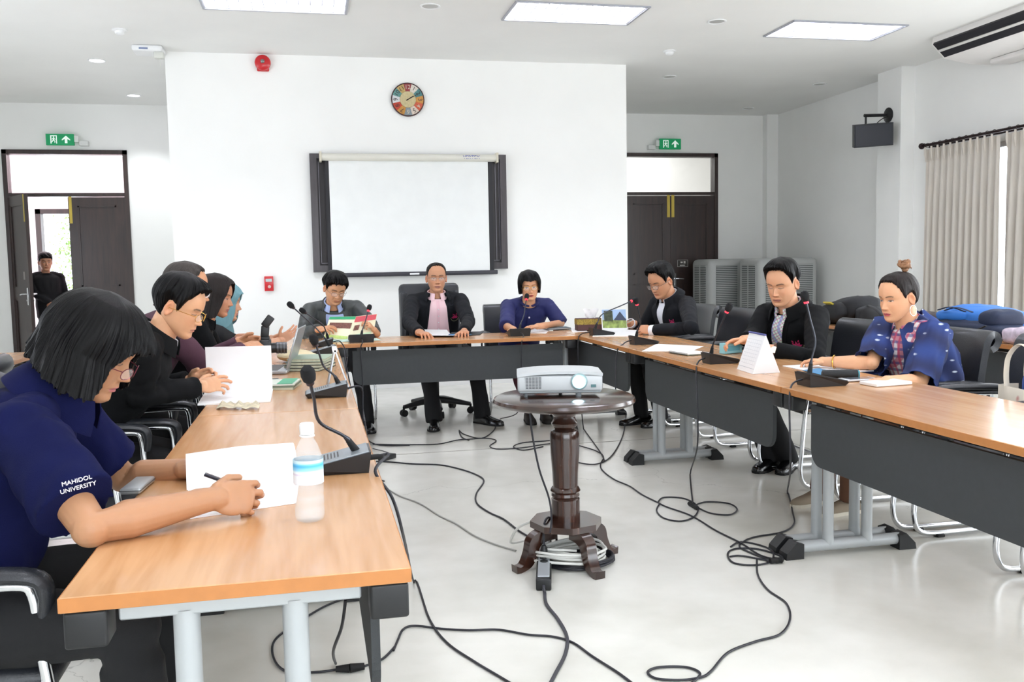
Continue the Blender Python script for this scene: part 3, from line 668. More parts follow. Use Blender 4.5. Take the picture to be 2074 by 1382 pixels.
def head_mesh(skin, hairc, fem=False, eye=1., lip=None, wd=1., mouth=0, brow=1., age=0):
    rows = [-.119, -.117, -.113, -.108, -.103, -.098, -.093]
    u = -.089
    while u < .034: rows.append(u); u += .0016
    rows += [.034+.0055*k for k in range(0, 14)]+[.1105, .1145, .117, .1185, .119]
    rows = sorted(rows); m = 168; skin = V(skin); hairc = V(hairc)
    lipc = V(lin(lip)) if lip else V((skin.x*.82, skin.y*.55, skin.z*.52))
    vs = []; cs = []
    for u in rows:
        for j in range(m):
            t = -1+2*(j+.5)/m; ph = PI*(.52*t+.48*t**3)
            p = slice_pt(ph, u, 0, wd); s_ = p.x; a = abs(s_); fr = max(0, math.cos(ph))
            d = 0
            if fr > 0:
                h = spl([(-.050, 0), (-.045, .007), (-.040, .019), (-.034, .0235), (-.026, .019), (-.014, .0125), (0, .0065), (.012, .001)], u)
                d += h*math.exp(-(s_/interp([(-.04, .0105), (-.02, .009), (.01, .007)], u))**2)
                d += .008*gs(a, .0125, .0055)*gs(u, -.0385, .006)
                d += -.0085*gs(a, .029, .015)*gs(u, .004, .011)
                d += (.0065 if eye < .5 else .0052)*gs(a, .031, .011)*gs(u, -.001, .0075)
                d += .0022*gs(a, .030, .020)*gs(u, .021, .006)*(.6 if fem else 1.2)
                d += .0055*gs(a, 0, .019)*gs(u, -.0625, .0050)+.0062*gs(a, 0, .016)*gs(u, -.0745, .0050)
                d += -.0032*gs(a, 0, .022)*gs(u, -.0685, .0016)
                d += -.0035*gs(a, 0, .016)*gs(u, -.0845, .006)+.004*gs(a, 0, .018)*gs(u, -.100, .010)
                d += .0040*gs(a, .044, .018)*gs(u, -.028, .018)
                d += -.0016*gs(a-.014-(-.04-u)*.5, .008, .003)*gs(u, -.052, .014)*(1+age)
                d += -.0018*gs(a, 0, .003)*gs(u, -.052, .006)
                if mouth: d += -.012*mouth*math.exp(-(s_/.014)**2)*gs(u, -.070, .0045)
            p.y += d*fr**.5 if d else 0
            # pigment
            c = skin.copy()
            if fr > .05:
                rd = .5*gs(a, .042, .02)*gs(u, -.03, .02)+.5*math.exp(-(s_/.014)**2)*gs(u, -.036, .012)
                c = V((c.x*(1+.03*rd), c.y*(1-.10*rd), c.z*(1-.13*rd)))
                half = .0235; k = a/half
                if k < 1.1:
                    up_ = -.0685+.0085*math.sqrt(max(0, 1-k*k))*(1-.25*math.exp(-(s_/.004)**2)); lo_ = -.0685-.0095*math.sqrt(max(0, 1-k*k))
                    lm = min(1, max(0, (up_-u)/.0016+.5))*min(1, max(0, (u-lo_)/.0016+.5))*.85
                    c = c.lerp(lipc, lm)
                    if mouth: c = c.lerp(V((.05, .012, .01)), min(1, 1.3*math.exp(-(s_/.013)**4)*gs(u, -.070, .0042)*mouth))
                    c = c.lerp(V((.10, .04, .03)), .75*gs(u, -.0685, .0011)*(1 if k < 1 else 0))
                c = c.lerp(V((.06, .02, .015)), .8*gs(a, .0065, .0028)*gs(u, -.0455, .0016))
                # eyes
                ex = (a-.031)/.0145
                if abs(ex) < 1.15 and abs(u) < .03:
                    arc = max(0, 1-ex*ex); ho = .0052*eye; top = .0005+ho*arc-.0012+(-.003 if eye < .5 else 0)*arc*1.0; bot = -.0018-(.0026*eye+(.0016 if eye < .5 else 0))*arc
                    if eye >= .35 and bot < u < top and abs(ex) < 1:
                        c = V((.66, .62, .60)); r_ = math.hypot(a-.031, u-.0002)
                        if r_ < .0062: c = V((.025, .014, .010))
                    lash = gs(u, top+.0006, .0017)*(1 if abs(ex) < 1.05 else 0)
                    c = c.lerp(V((.025, .018, .016)), .92*lash)
                    c = c.lerp(V((skin.x*.6, skin.y*.45, skin.z*.42)), .55*gs(u, top+.0055, .0012)*arc)
                    c = c.lerp(V((skin.x*.6, skin.y*.42, skin.z*.4)), .4*gs(u, bot-.0006, .001)*arc)
                bx = (a-.031)/.021
                if abs(bx) < 1: 
                    bc = .0205+.0035*(1-(bx-.25)**2)-(.002 if bx > .6 else 0)
                    c = c.lerp(hairc, brow*.95*gs(u, bc, .0036 if not fem else .0026)*min(1, (1-abs(bx))*4))
            vs.append(p); cs.append(c)
    n = len(rows); fs = [(i*m+j, i*m+(j+1) % m, (i+1)*m+(j+1) % m, (i+1)*m+j) for i in range(n-1) for j in range(m)]
    vs.append(V((0, .057, -.1195))); vs.append(V((0, -.015, .1195))); cs += [skin, skin]; b0, t0 = n*m, n*m+1
    fs += [(b0, (j+1) % m, j) for j in range(m)]+[(t0, (n-1)*m+j, (n-1)*m+(j+1) % m) for j in range(m)]
    # ears
    for sx in (-1, 1):
        o = len(vs); seg, rg = 18, 12; q = Matrix.Rotation(sx*R(24), 3, 'Z') @ Matrix.Rotation(R(-10), 3, 'X')
        for i in range(rg+1):
            th = PI*i/rg
            for k in range(seg):
                phi = 2*PI*k/seg; e = V((math.sin(th)*math.cos(phi)*.011, math.sin(th)*math.sin(phi)*.019, -math.cos(th)*.033))
                if e.z < -.01: e.y *= .8
                if e.x*sx > 0: rr_ = math.hypot(e.y/.019, e.z/.033); e.x -= sx*.011*max(0, 1-(rr_/.75)**2)
                vs.append(V((sx*(spl(HW, -.01)*wd+.004), -.014, -.008))+q @ e); cs.append(V((skin.x*1.02, skin.y*.86, skin.z*.82)))
        fs += [(o+i*seg+k, o+i*seg+(k+1) % seg, o+(i+1)*seg+(k+1) % seg, o+(i+1)*seg+k) for i in range(rg) for k in range(seg)]
    return vs, fs, cs
def hair_mesh(line, th, wd=1., long=False, cols=240, rows_=34, seed=0, flare=.0, ridge=1., left=None, jit=.006, thick=.004, lean=None, grav=None, fade=.42):
    """line: [(deg from front, lowest u)], th: f(deg, tt) thickness; strands run from the crown down"""
    P = []
    for i in range(rows_+1):
        t = i/rows_; row = []
        for j in range(cols):
            ph = -PI+2*PI*j/cols; dg = abs(math.degrees(ph)); tab = left if (left and ph < 0) else line
            ue = spl(tab, dg)+jit*noise.noise(V((ph*13, seed, 0)))+jit*.6*noise.noise(V((ph*45, seed, 3)))
            u = lerp(.1188, ue, t**.75); T = th(dg, t)
            nz = ridge*(.0055*noise.noise(V((ph*4+seed+t*1.5, t*1.6, 1)))+.0022*noise.noise(V((ph*22, t*1.6+seed, 5)))+.0012*noise.noise(V((ph*70, t*1.2, seed))))*min(1, t*3)
            T2 = T+nz
            if not long: 
                k0 = lerp(.72, fade, min(1, max(0, (dg-35)/35))); k = min(1, max(0, (t-k0)/(1-k0))); T2 = lerp(T2, -.0012, k**1.25 if dg > 60 else k**1.6)+.0018*k*(1-k)*noise.noise(V((ph*90, t*9, seed)))
                p = slice_pt(ph, max(u, -.085), 0, wd); off = T2
            else:
                if u < 0: p = slice_pt(ph, 0, 0, wd); p.z = u; off = T2+flare*(-u)
                else: p = slice_pt(ph, u, 0, wd); off = T2
            h = V((p.x, p.y+.012, 0)); r_ = h.length
            if r_ > 1e-6: h /= r_
            q = max(0, min(1, u/.119)); 
            p = p+h*off*math.sqrt(max(0, 1-q**6)) + V((0, 0, T2*q**2.2))
            if lean: p = p+V(lean)*max(0, q)*T
            if grav is not None and u < 0: p = p+V(grav)*(-u)
            row.append(p)
        P.append(row)
    mb = MB(); mb.grid(P, thick, closed_u=True); c0 = sum(P[0], V((0, 0, 0)))/len(P[0])+V((0, 0, .0008)); mb.add(P[0]+[c0], [(j, (j+1) % cols, cols) for j in range(cols)]); return mb
def hand_parts(W, d, n, side, curl=.35, spread=.08, thumb=.6, sc=1., curls=None, bend=None):
    """closed parts of one hand: wrist W, finger direction d, palm facing n, side=+1 if the thumb is on cross(d,n) side"""
    d = V(d).normalized(); n = V(n); n = (n-d*n.dot(d)).normalized(); l = d.cross(n)*side; mb = MB()
    def P(a, b_, c): return W+d*a*sc+l*b_*sc+n*c*sc
    rot = Matrix((d, l, n)).transposed()
    mb.ell(P(.048, 0, 0), (.050*sc, .041*sc, .0145*sc), rot, 18, 12); mb.ell(P(.070, .0, -.001), (.026*sc, .041*sc, .0125*sc), rot, 16, 10)
    mb.ell(P(.03, .022, .006), (.030*sc, .018*sc, .014*sc), rot); limb(mb, [P(-.03, 0, 0), P(.02, 0, 0)], [.026*sc, .027*sc])
    L_ = [(.030, .068, .0088), (.010, .076, .0092), (-.011, .071, .0088), (-.030, .056, .0078)]
    for k, (b_, ln, r_) in enumerate(L_):
        cu = (curls[k] if curls else curl*(1+.12*k)); a0 = (1.5-k)*spread; base = P(.082-.006*abs(k-1), b_, 0)
        dd = (d*math.cos(a0)+l*math.sin(a0)); ang = cu*.55; pts = [base-dd*.02*sc, base]; rs = [r_*1.05*sc, r_*1.02*sc]; p = base
        for s_, f_ in ((.44, 1.), (.31, 1.15), (.25, .7)):
            q = dd*math.cos(ang)+n*math.sin(ang); p = p+q*ln*s_*sc; pts.append(p); rs.append(r_*sc*(1-.12*len(pts)/4)); ang += cu*f_
        limb(mb, pts, rs, 10)
    tb = P(.022, .030, .006); td = (d*.55+l*.75*(1-.35*thumb)+n*.55*thumb).normalized(); t2 = (td*.75+d*.5+n*.25*thumb-l*.3*thumb).normalized()
    limb(mb, [tb-td*.012*sc, tb+td*.022*sc, tb+td*.040*sc+t2*.0*sc, tb+td*.042*sc+t2*.030*sc], [.0135*sc, .012*sc, .0105*sc, .0088*sc], 10)
    return mb
SKINM = mat('skin', 'c08060', .48, attr=True, var=.02, vscale=40, bump=.06, bscale=700, sss=.06)
HAIRM = mat('black_hair', '060506', .34, var=.3, vscale=4, stretch=(60, 60, 4), bump=.4, bscale=30, spec=.16)
def hairmat(name, c): return mat(name, c, .48, var=.4, vscale=4, stretch=(60, 60, 4), bump=.5, bscale=30, spec=.25)
def capsule_dist(p, a, b):
    ab = b-a; t = max(0, min(1, (p-a).dot(ab)/ab.length_squared)); return (p-(a+ab*t)).length, t

class Person:
    def __init__(s, label, base, ang, pz, head, hang, hp, hr=0, hs=1., build=1., skin='c98f6c', slouch=.05, group=None, shw=.17, neckl=.07, lean=.35):
        s.F = V((math.cos(R(ang)), math.sin(R(ang)), 0)); s.Rv = V((s.F.y, -s.F.x, 0)); s.U = V((0, 0, 1)); s.b = build; s.hs = hs
        s.P0 = V((base[0], base[1], pz)); s.Hc = V(head); s.skin = lin(skin)
        s.e = thing('person', label, 'person', (base[0], base[1], 0), group)
        hf = V((math.cos(R(hang)), math.sin(R(hang)), 0)); hr_ = V((hf.y, -hf.x, 0)); up = V((0, 0, 1))
        f2 = hf*math.cos(R(hp))-up*math.sin(R(hp)); u2 = up*math.cos(R(hp))+hf*math.sin(R(hp))
        r3 = hr_*math.cos(R(hr))-u2*math.sin(R(hr)); u3 = u2*math.cos(R(hr))+hr_*math.sin(R(hr))
        s.hR, s.hF, s.hU = r3, f2, u3
        s.HM = Matrix(((r3.x*hs, f2.x*hs, u3.x*hs, s.Hc.x), (r3.y*hs, f2.y*hs, u3.y*hs, s.Hc.y), (r3.z*hs, f2.z*hs, u3.z*hs, s.Hc.z), (0, 0, 0, 1)))
        s.A = s.HM @ V((0, -.022, -.075)); s.nd = (s.U*.95+s.F*lean).normalized(); s.N = s.A-s.nd*neckl*build
        s.C = lerp(s.P0, s.N, .52)-s.F*slouch
        s.shw = shw; s.T = (s.N-s.C).normalized()
        s.sh = {sd: s.N-s.T*.055*build+s.Rv*sd*shw*build-s.F*.0 for sd in (1, -1)}
        s.joints = {}
    def spine(s, t):
        c = s.P0*(1-t)**2+s.C*2*t*(1-t)+s.N*t*t; tg = ((s.C-s.P0)*(1-t)+(s.N-s.C)*t).normalized(); D = s.Rv.cross(tg)*-1
        if D.dot(s.F) < 0: D = -D
        return c, tg, D
    TW = [(0, .170), (.15, .172), (.35, .158), (.55, .162), (.72, .178), (.84, .180), (.91, .150), (.96, .095), (1, .062)]
    TD = [(0, .125), (.15, .125), (.35, .112), (.55, .118), (.72, .120), (.84, .105), (.91, .088), (.96, .070), (1, .060)]
    belly = 0; bust = 0
    def tp(s, t, a, off=0):
        """torso surface point; a = degrees from the front, positive to the person's right"""
        c, tg, D = s.spine(t); w_ = spl(s.TW, t)*s.b+off; d_ = spl(s.TD, t)*s.b+off; x, y = math.sin(R(a)), math.cos(R(a))
        if y > 0: d_ += s.belly*gs(t, .35, .25)*y+s.bust*gs(t, .66, .12)*gs(abs(a), 32, 24)
        e = 2/2.4
        return c+s.Rv*w_*math.copysign(abs(x)**e, x)+D*d_*math.copysign(abs(y)**e, y)
    def torso_shape(s, mb, off, t0=-.06, t1=1., n=22, seg=32):
        vs = []; ts = [lerp(t0, t1, i/n) for i in range(n+1)]
        for t in ts:
            for k in range(seg): vs.append(s.tp(t, k*360/seg, off*(1 if t < .9 else .6)))
        fs = [(i*seg+k, i*seg+(k+1) % seg, (i+1)*seg+(k+1) % seg, (i+1)*seg+k) for i in range(n) for k in range(seg)]
        fs += [tuple(reversed(range(seg))), tuple(n*seg+k for k in range(seg))]
        bm_ = MB(); bm_.add(vs, fs); me = bm_.mesh('t'); 
        mb.add([v.co.copy() for v in me.vertices], [tuple(p.vertices) for p in me.polygons]); bpy.data.meshes.remove(me)
    def arm(s, side, wrist, hint=None, hd=None, pn=None, curl=.35, thumb=.6, curls=None, spread=.08, hsc=None, elbow=None):
        W = V(wrist); S = s.sh[side]; L1, L2 = .285*s.b, .255*s.b; D = (W-S).length
        if D > (L1+L2)*.985: k = D/((L1+L2)*.985); L1 *= k; L2 *= k
        dr = (W-S).normalized(); h = V(hint) if hint is not None else (s.Rv*side*.55-s.U*1.-s.F*.25)
        if elbow is not None: E = V(elbow)
        else:
            a = (L1*L1-L2*L2+D*D)/(2*D); r_ = math.sqrt(max(0, L1*L1-a*a)); h = (h-dr*h.dot(dr)).normalized(); E = S+dr*a+h*r_
        fd = (W-E).normalized(); hd = V(hd) if hd is not None else fd; pn = V(pn) if pn is not None else -s.U
        s.joints[side] = dict(S=S, E=E, W=W, hd=hd, pn=pn, curl=curl, thumb=thumb, curls=curls, spread=spread, hsc=hsc or s.b)
    def legs(s, feet, knees=None):
        s.leg = {}
        for sd in (1, -1):
            H = s.P0+s.Rv*sd*.09*s.b; Ft = V(feet[sd]); 
            if knees: K = V(knees[sd])
            else:
                L1, L2 = .43*s.b, .43*s.b; A = Ft+V((0, 0, .09)); D = (A-H).length
                if D > (L1+L2)*.99: k = D/((L1+L2)*.99); L1 *= k; L2 *= k
                dr = (A-H).normalized(); h = s.F+s.U*.6; h = (h-dr*h.dot(dr)).normalized(); a = (L1*L1-L2*L2+D*D)/(2*D); K = H+dr*a+h*math.sqrt(max(0, L1*L1-a*a))
            s.leg[sd] = (H, K, Ft+V((0, 0, .09)), Ft)
    def body(s, hairc='0c0b0c', bare_legs=False, fine_fore=False, **hk):
        core = MB(); s.torso_shape(core, -.012)
        for sd, j in s.joints.items(): limb(core, [j['S'], lerp(j['S'], j['E'], .5), j['E'], lerp(j['E'], j['W'], .8)], [.046*s.b, .042*s.b, .036*s.b, .026*s.b])
        for sd, (H, K, A, Ft) in s.leg.items():
            limb(core, [H, lerp(H, K, .5), K, lerp(K, A, .35), A], [.072*s.b, .066*s.b, .050*s.b, .052*s.b, .034*s.b])
        r = remesh(core, .011, 2); r.v = list(r.v); cs = [V(s.skin)]*len(r.v)
        for sd, j in s.joints.items():
            h = hand_parts(j['W'], j['hd'], j['pn'], j.get('ts', 1)*(1 if True else 1)*s.thumb_side(sd), j['curl'], j['spread'], j['thumb'], j['hsc'], j['curls'])
            if fine_fore: limb(h, [lerp(j['S'], j['E'], .6), j['E'], lerp(j['E'], j['W'], .3), lerp(j['E'], j['W'], .85), j['W']], [.043*s.b, .040*s.b, .041*s.b, .029*s.b, .0265*s.b], 18)
            else: limb(h, [lerp(j['E'], j['W'], .7), j['W']], [.030*s.b, .026*s.b])
            h = remesh(h, .0030, 2); 
            ax = j['hd'].normalized(); sk = V(s.skin)
            for v in h.v:
                k = (v-j['W']).dot(ax)/s.b; kk = max(0, min(1, (k-.07)/.08)); cs.append(sk.lerp(V((sk.x*1.02, sk.y*.86, sk.z*.82)), kk*.7))
            r.add(h.v, h.f)
        # neck
        rows = []
        for i in range(9):
            t = i/8; c = lerp(s.N-s.nd*.03, s.A+s.hU*.03, t); rr_ = spl([(0, .064), (.35, .056), (1, .057)], t)*s.hs
            ax = lerp(s.nd, s.hU, t).normalized(); fx = (s.F*(1-t)+s.hF*t); fx = (fx-ax*fx.dot(ax)).normalized(); rx = fx.cross(ax)
            rows.append([c+rx*math.sin(k*PI/16)*rr_*(.98)+fx*math.cos(k*PI/16)*rr_*1.06 for k in range(32)])
        nb = MB(); nb.grid(rows, 0, closed_u=True); r.add(nb.v, nb.f); cs += [V(s.skin)]*len(nb.v)
        vs, fs, hc = head_mesh(s.skin, lin(hairc), **hk); r.add([s.HM @ v for v in vs], fs); cs += hc
        o0 = V(s.e.location); me = r.mesh('body', o0, fix=False)
        at = me.color_attributes.new('Col', 'FLOAT_COLOR', 'POINT'); at.data.foreach_set('color', [x for c in cs for x in (c[0], c[1], c[2], 1)])
        return part('body', me, SKINM, s.e, sm=60)
    def thumb_side(s, sd):
        # thumb toward the body midline when the palm faces down
        return 1 if sd > 0 else -1
    def add_hair(s, mb, m=None, name='hair', parent=None, label=None):
        mb.v = [s.HM @ v for v in mb.v]; return part(name, mb, m or HAIRM, parent or s.e, label, sm=50)
    def top(s, name, m, off=.014, sleeve=1., t0=-.10, cuff=.040, voxel=.008, fold=1., arms=(1, -1), t1=.97, sl=(.070, .062, .055, .047), yoke=.072, label=None, hem=0):
        mb = MB(); s.torso_shape(mb, off, t0, t1)
        for sd in (1, -1):
            c = s.sh[sd]; limb(mb, [lerp(s.N, c, .45)-s.T*.012, c-s.T*.010], [.058*s.b, yoke*s.b*.86], 18)
        for sd in arms:
            j = s.joints[sd]; S, E, W = j['S'], j['E'], j['W']; b = s.b
            if sleeve >= .9: limb(mb, [S-s.T*.01, lerp(S, E, .5), E, lerp(E, W, .45)], [sl[0]*b, sl[1]*b, sl[2]*b, sl[3]*b], 18); mb.tube([lerp(E, W, .3), lerp(E, W, .7), lerp(E, W, min(1, sleeve))], [sl[3]*b*1.05, (sl[3]*.5+cuff*.5)*b, cuff*b], 18)
            else:
                limb(mb, [S-s.T*.01, lerp(S, E, .3)], [sl[0]*b, sl[1]*b*1.04], 18); mb.tube([lerp(S, E, .2), lerp(S, E, sleeve*1.3)], [sl[1]*b*1.06, (sl[1]*1.10)*b], 20)
        r = remesh(mb, voxel, 4)
        r.v = [s.fold(p, fold) for p in r.v]
        me = r.mesh(name, s.e.location, fix=False); s.topv = r
        s.bvh = BVHTree.FromPolygons([tuple(p) for p in r.v], r.f)
        return part(name, me, m, s.e, label, sm=80)
    def fold(s, p, k):
        n1 = noise.noise(p*8)*.0045+noise.noise(V((p.x*20, p.y*20, p.z*7))+V((3, 3, 3)))*.0040
        el = 0; D = None
        for sd, j in s.joints.items():
            d, t = capsule_dist(p, j['S'], j['E']); d2, t2 = capsule_dist(p, j['E'], j['W'])
            if min(d, d2) < .09:
                x = (p-j['E']).length
                if x < .16: el += .0045*math.sin(x*70+noise.noise(p*9)*7)*(1-x/.16)*(.4+.6*abs(noise.noise(p*15)*2))
                x = (p-j['S']).length
                if x < .15: el += .003*math.sin(x*60+noise.noise(p*10)*7)*(1-x/.15)
                ax = lerp(j['S'], j['E'], t) if d < d2 else lerp(j['E'], j['W'], t2); D = (p-ax)
        if D is None: c, _, _ = s.spine(max(0, min(1, (p.z-s.P0.z)/max(.1, s.N.z-s.P0.z)))); D = p-c
        if D.length < 1e-4: return p
        return p+D.normalized()*(n1+el)*k
    def hit(s, t, a, off=.002):
        c, tg, D = s.spine(t); d = (s.tp(t, a)-c).normalized(); h = s.bvh.ray_cast(c, d, .4)
        if h[0] is None or (h[0]-c).length > (s.tp(t, a, .014)-c).length+.03: return s.tp(t, a, .016+off)
        return h[0]+d*off
    def ang(s, t, x):
        w_ = spl(s.TW, min(t, 1))*s.b+.026; k = min(1, abs(x)/w_)**1.2; return math.copysign(math.degrees(math.asin(min(.98, k))), x)
    def patch(s, name, m, t0, t1, w0, w1, off=.002, th=.003, n=14, k=9, label=None, c0=0, c1=0):
        """strip on the garment's front: half-widths w0 (at t0) to w1 (at t1) in metres, centred c0..c1"""
        rows = []
        for i in range(n+1):
            q = i/n; t = lerp(t0, t1, q); wv = lerp(w0, w1, q) if not callable(w0) else w0(q); c = lerp(c0, c1, q)
            rows.append([s.hit(t, s.ang(t, c+lerp(-wv, wv, j/k)), off) for j in range(k+1)])
        mb = MB(); mb.grid(rows, th); return part(name, mb, m, s.e, label)
    def band(s, name, m, edge, width, off=.006, th=.006, label=None, n=16, parent=None):
        """ribbon along edge(q) -> (t, a); width(q) in degrees outwards"""
        rows = []
        for i in range(n+1):
            q = i/n; t, a = edge(q); w_ = width(q); rows.append([s.hit(t, s.ang(t, a+w_*x), off*(1 if x < .6 else .45)) for x in (0, .3, .6, 1)])
        mb = MB(); mb.grid(rows, th); return part(name, mb, m, parent or s.e, label)
    def collar(s, name, m, r0=.064, h=.035, flap=.04, gap=35, tilt=.3, back=.012, label=None, th=.0035, spread=.022, drop=0, yo=0):
        """stand collar with a folded-down flap around the neck base, open at the front by gap degrees"""
        rows = []; ax = s.nd; fx = (s.F-ax*s.F.dot(ax)).normalized(); n = 40; base = s.N+ax*(yo-.012)
        for prof in range(6):
            row = []
            for i in range(n+1):
                a = lerp(gap/2, 360-gap/2, i/n); ca, sa = math.cos(R(a)), math.sin(R(a)); f_ = (1+ca)/2
                hh = h*(1-.35*f_); rr_ = [r0*1.10, r0*1.0, r0*.98, r0*1.04+.003, r0*1.10+spread*.6, r0*1.12+spread][prof]*s.b
                zz = [0, hh*.5, hh, hh+.003, hh-flap*(.5), hh-flap*(1+.25*f_)][prof] if flap else [0, hh*.4, hh*.8, hh, hh-.001, hh-.002][prof]
                zz -= drop*f_
                row.append(base+s.Rv*sa*rr_+fx*ca*rr_*1.08+ax*zz)
            rows.append(row)
        mb = MB(); mb.grid(rows, th); return part(name, mb, m, s.e, label)
    def cuff(s, sd, m, f=.97, r_=.036, ln=.04, name='shirt_cuff'):
        j = s.joints[sd]; d = (j['W']-j['E']).normalized(); p = lerp(j['E'], j['W'], f)
        mb = MB(); rows = []
        for q, rr_ in ((-.02, .98), (0, 1), (ln, 1.02), (ln+.001, .9), (0, .88)):
            a = d.orthogonal().normalized(); b_ = d.cross(a); rows.append([p+d*q+(a*math.cos(k*PI/10)+b_*math.sin(k*PI/10))*r_*rr_*s.b for k in range(20)])
        mb.grid(rows, 0, closed_u=True); return part(name, mb, m, s.e)
    def trousers(s, m, name='trousers', hem=.052, low=.045, voxel=.010, skirt=False, cut=1.):
        mb = MB(); s.torso_shape(mb, .006, -.12, .22, 8)
        for sd, (H, K, A, Ft) in s.leg.items():
            e = lerp(K, A, cut)
            limb(mb, [H, lerp(H, K, .5), K, lerp(K, A, .3)], [.092*s.b, .084*s.b, .069*s.b, .066*s.b], 18); mb.tube([lerp(K, A, .15), lerp(K, e, .6), e-V((0, 0, low))], [.066*s.b, .060*s.b, hem*s.b*1.08], 18)
        if skirt: limb(mb, [lerp(s.leg[1][0], s.leg[-1][0], .5), lerp(s.leg[1][1], s.leg[-1][1], .5)], [.13*s.b, .12*s.b]); mb.box((s.leg[1][1]+s.leg[-1][1])/2-V((0, 0, .02)), (.17, .17, .14), rz3(math.atan2(s.F.y, s.F.x)))
        r = remesh(mb, voxel, 3); r.v = [p+V((noise.noise(p*9), noise.noise(p*9+V((5, 0, 0))), 0))*.006 for p in r.v]
        return part(name, r.mesh(name, s.e.location, fix=False), m, s.e, sm=80)
    def shoe(s, sd, m, ang=None, ln=.27, sole=None, label=None, casual=False):
        H, K, A, Ft = s.leg[sd]; f = s.F if ang is None else V((math.cos(R(ang)), math.sin(R(ang)), 0)); r_ = V((f.y, -f.x, 0)); b = s.b
        rows = []; st = [(-.075, .024, .060), (-.068, .032, .075), (-.03, .034, .080), (.01, .035, .078), (.05, .038, .062), (.09, .043, .048), (.13, .045, .040), (.165, .038, .034), (.19, .022, .026), (.197, .006, .018)]
        for y, w_, h in st:
            row = []
            for k in range(16):
                a = 2*PI*k/16; x = math.cos(a); z = math.sin(a); zz = h*b*max(0, z)**.8 if z > 0 else 0
                row.append(Ft+r_*w_*b*math.copysign(abs(x)**.7, x)+f*y*b*ln/.27+V((0, 0, .012+zz)))
            rows.append(row)
        mb = MB(); mb.grid(rows, 0, closed_u=True); mb.f.append(tuple(range(16))); mb.m.append(0); mb.f.append(tuple(len(mb.v)-1-k for k in range(16))); mb.m.append(0)
        o = part('shoe', mb, m, s.e, label)
        so = MB(); pts = [Ft+r_*w_*b*1.06+f*y*b*ln/.27 for y, w_, h in st]+[Ft-r_*w_*b*1.06+f*y*b*ln/.27 for y, w_, h in reversed(st)]
        so.prism(pts, (0, 0, .018 if casual else .014)); part('sole', so, sole or BLKR, o, sm=0)
        return o
    def glasses(s, m, rx=.023, ry=.016, f=.098, u=-.004, label=None, tm=None, thick=.0011, rim=True, tw=1.):
        mb = MB()
        for sx in (-1, 1):
            c = V((sx*.032, f, u))
            if rim: mb.tube([c+V((math.copysign(abs(math.cos(k*PI/14))**.8, math.cos(k*PI/14))*rx, -.006*math.cos(k*PI/14)*sx, math.sin(k*PI/14)*ry)) for k in range(28)], thick, 6, closed=True)
            mb.tube([(sx*(.032+rx), f-.006, u+.006), (sx*.068*tw, f-.02, u+.007), (sx*.079*tw, .02, u+.006), (sx*.080*tw, -.012, u+.004), (sx*.078*tw, -.028, u-.012)], thick*1.1, 6)
        mb.tube([(-.0095, f, u+.002), (0, f+.003, u+.006), (.0095, f, u+.002)], thick, 6)
        mb.v = [s.HM @ v for v in mb.v]; g = part('glasses', mb, m, s.e, label)
        ln = MB()
        for sx in (-1, 1):
            l = MB(); c = V((sx*.032, f-.0005, u)); l.prism([c+V((math.cos(k*PI/12)*rx*.97, -.006*math.cos(k*PI/12)*sx, math.sin(k*PI/12)*ry*.97)) for k in range(24)], (0, .0006, 0)); l.v = [s.HM @ v for v in l.v]
            part('lens', l, LENS, g, sm=0)
        return g
    def emblem(s, t, a, size=.04, arc=True):
        p = s.hit(t, a, .004); p1 = s.hit(t, a+6, .004); p2 = s.hit(t+.05, a, .004); x = -(p1-p).normalized(); z = (p2-p).normalized(); n = x.cross(z).normalized()
        if n.dot(p-s.spine(t)[0]) < 0: n = -n
        z = (z-x*z.dot(x)).normalized(); mb = MB()
        def pl(ang, l0, l1, w_):
            d = x*math.sin(R(ang))+z*math.cos(R(ang)); e = x*math.cos(R(ang))-z*math.sin(R(ang)); o = p-z*size*.35
            mb.prism([o+d*l0, o+d*lerp(l0, l1, .5)+e*w_, o+d*l1, o+d*lerp(l0, l1, .5)-e*w_], n*.0025)
        for an in (-72, -40, 0, 40, 72): pl(an, size*.05, size*(.95 if an == 0 else .85), size*.17)
        for an in (-24, 24): pl(an, size*.75, size*1.22, size*.12)
        em = part('emblem', mb, PINK, s.e, 'pink lotus emblem on the chest', sm=0)
        if arc:
            ring = []; 
            for k in range(13): an = R(100+160*k/12); ring.append(p+x*math.sin(an)*size+z*math.cos(an)*size+n*.001)
            part('emblem_ring', MB().tube(ring, size*.055, 6), mat('emblem_thread_olive', '8b8a6a', .7), em)
LENS = mat('spectacle_lens', 'ffffff', .03, alpha=.10)
PINK = mat('emblem_pink_thread', 'c02a63', .7)
GOLD = mat('gold_metal', 'd9a84e', .25, 1)
BLKCLOTH = mat('black_suit_cloth', '0c0d0f', .9, var=.12, vscale=20, bump=.25, bscale=600, spec=.2)
BLKTR = mat('black_trouser_cloth', '0e0f12', .85, var=.1, bump=.2, bscale=600)
SHOEB = mat('black_shoe_leather', '0b0b0d', .22, coat=.3)
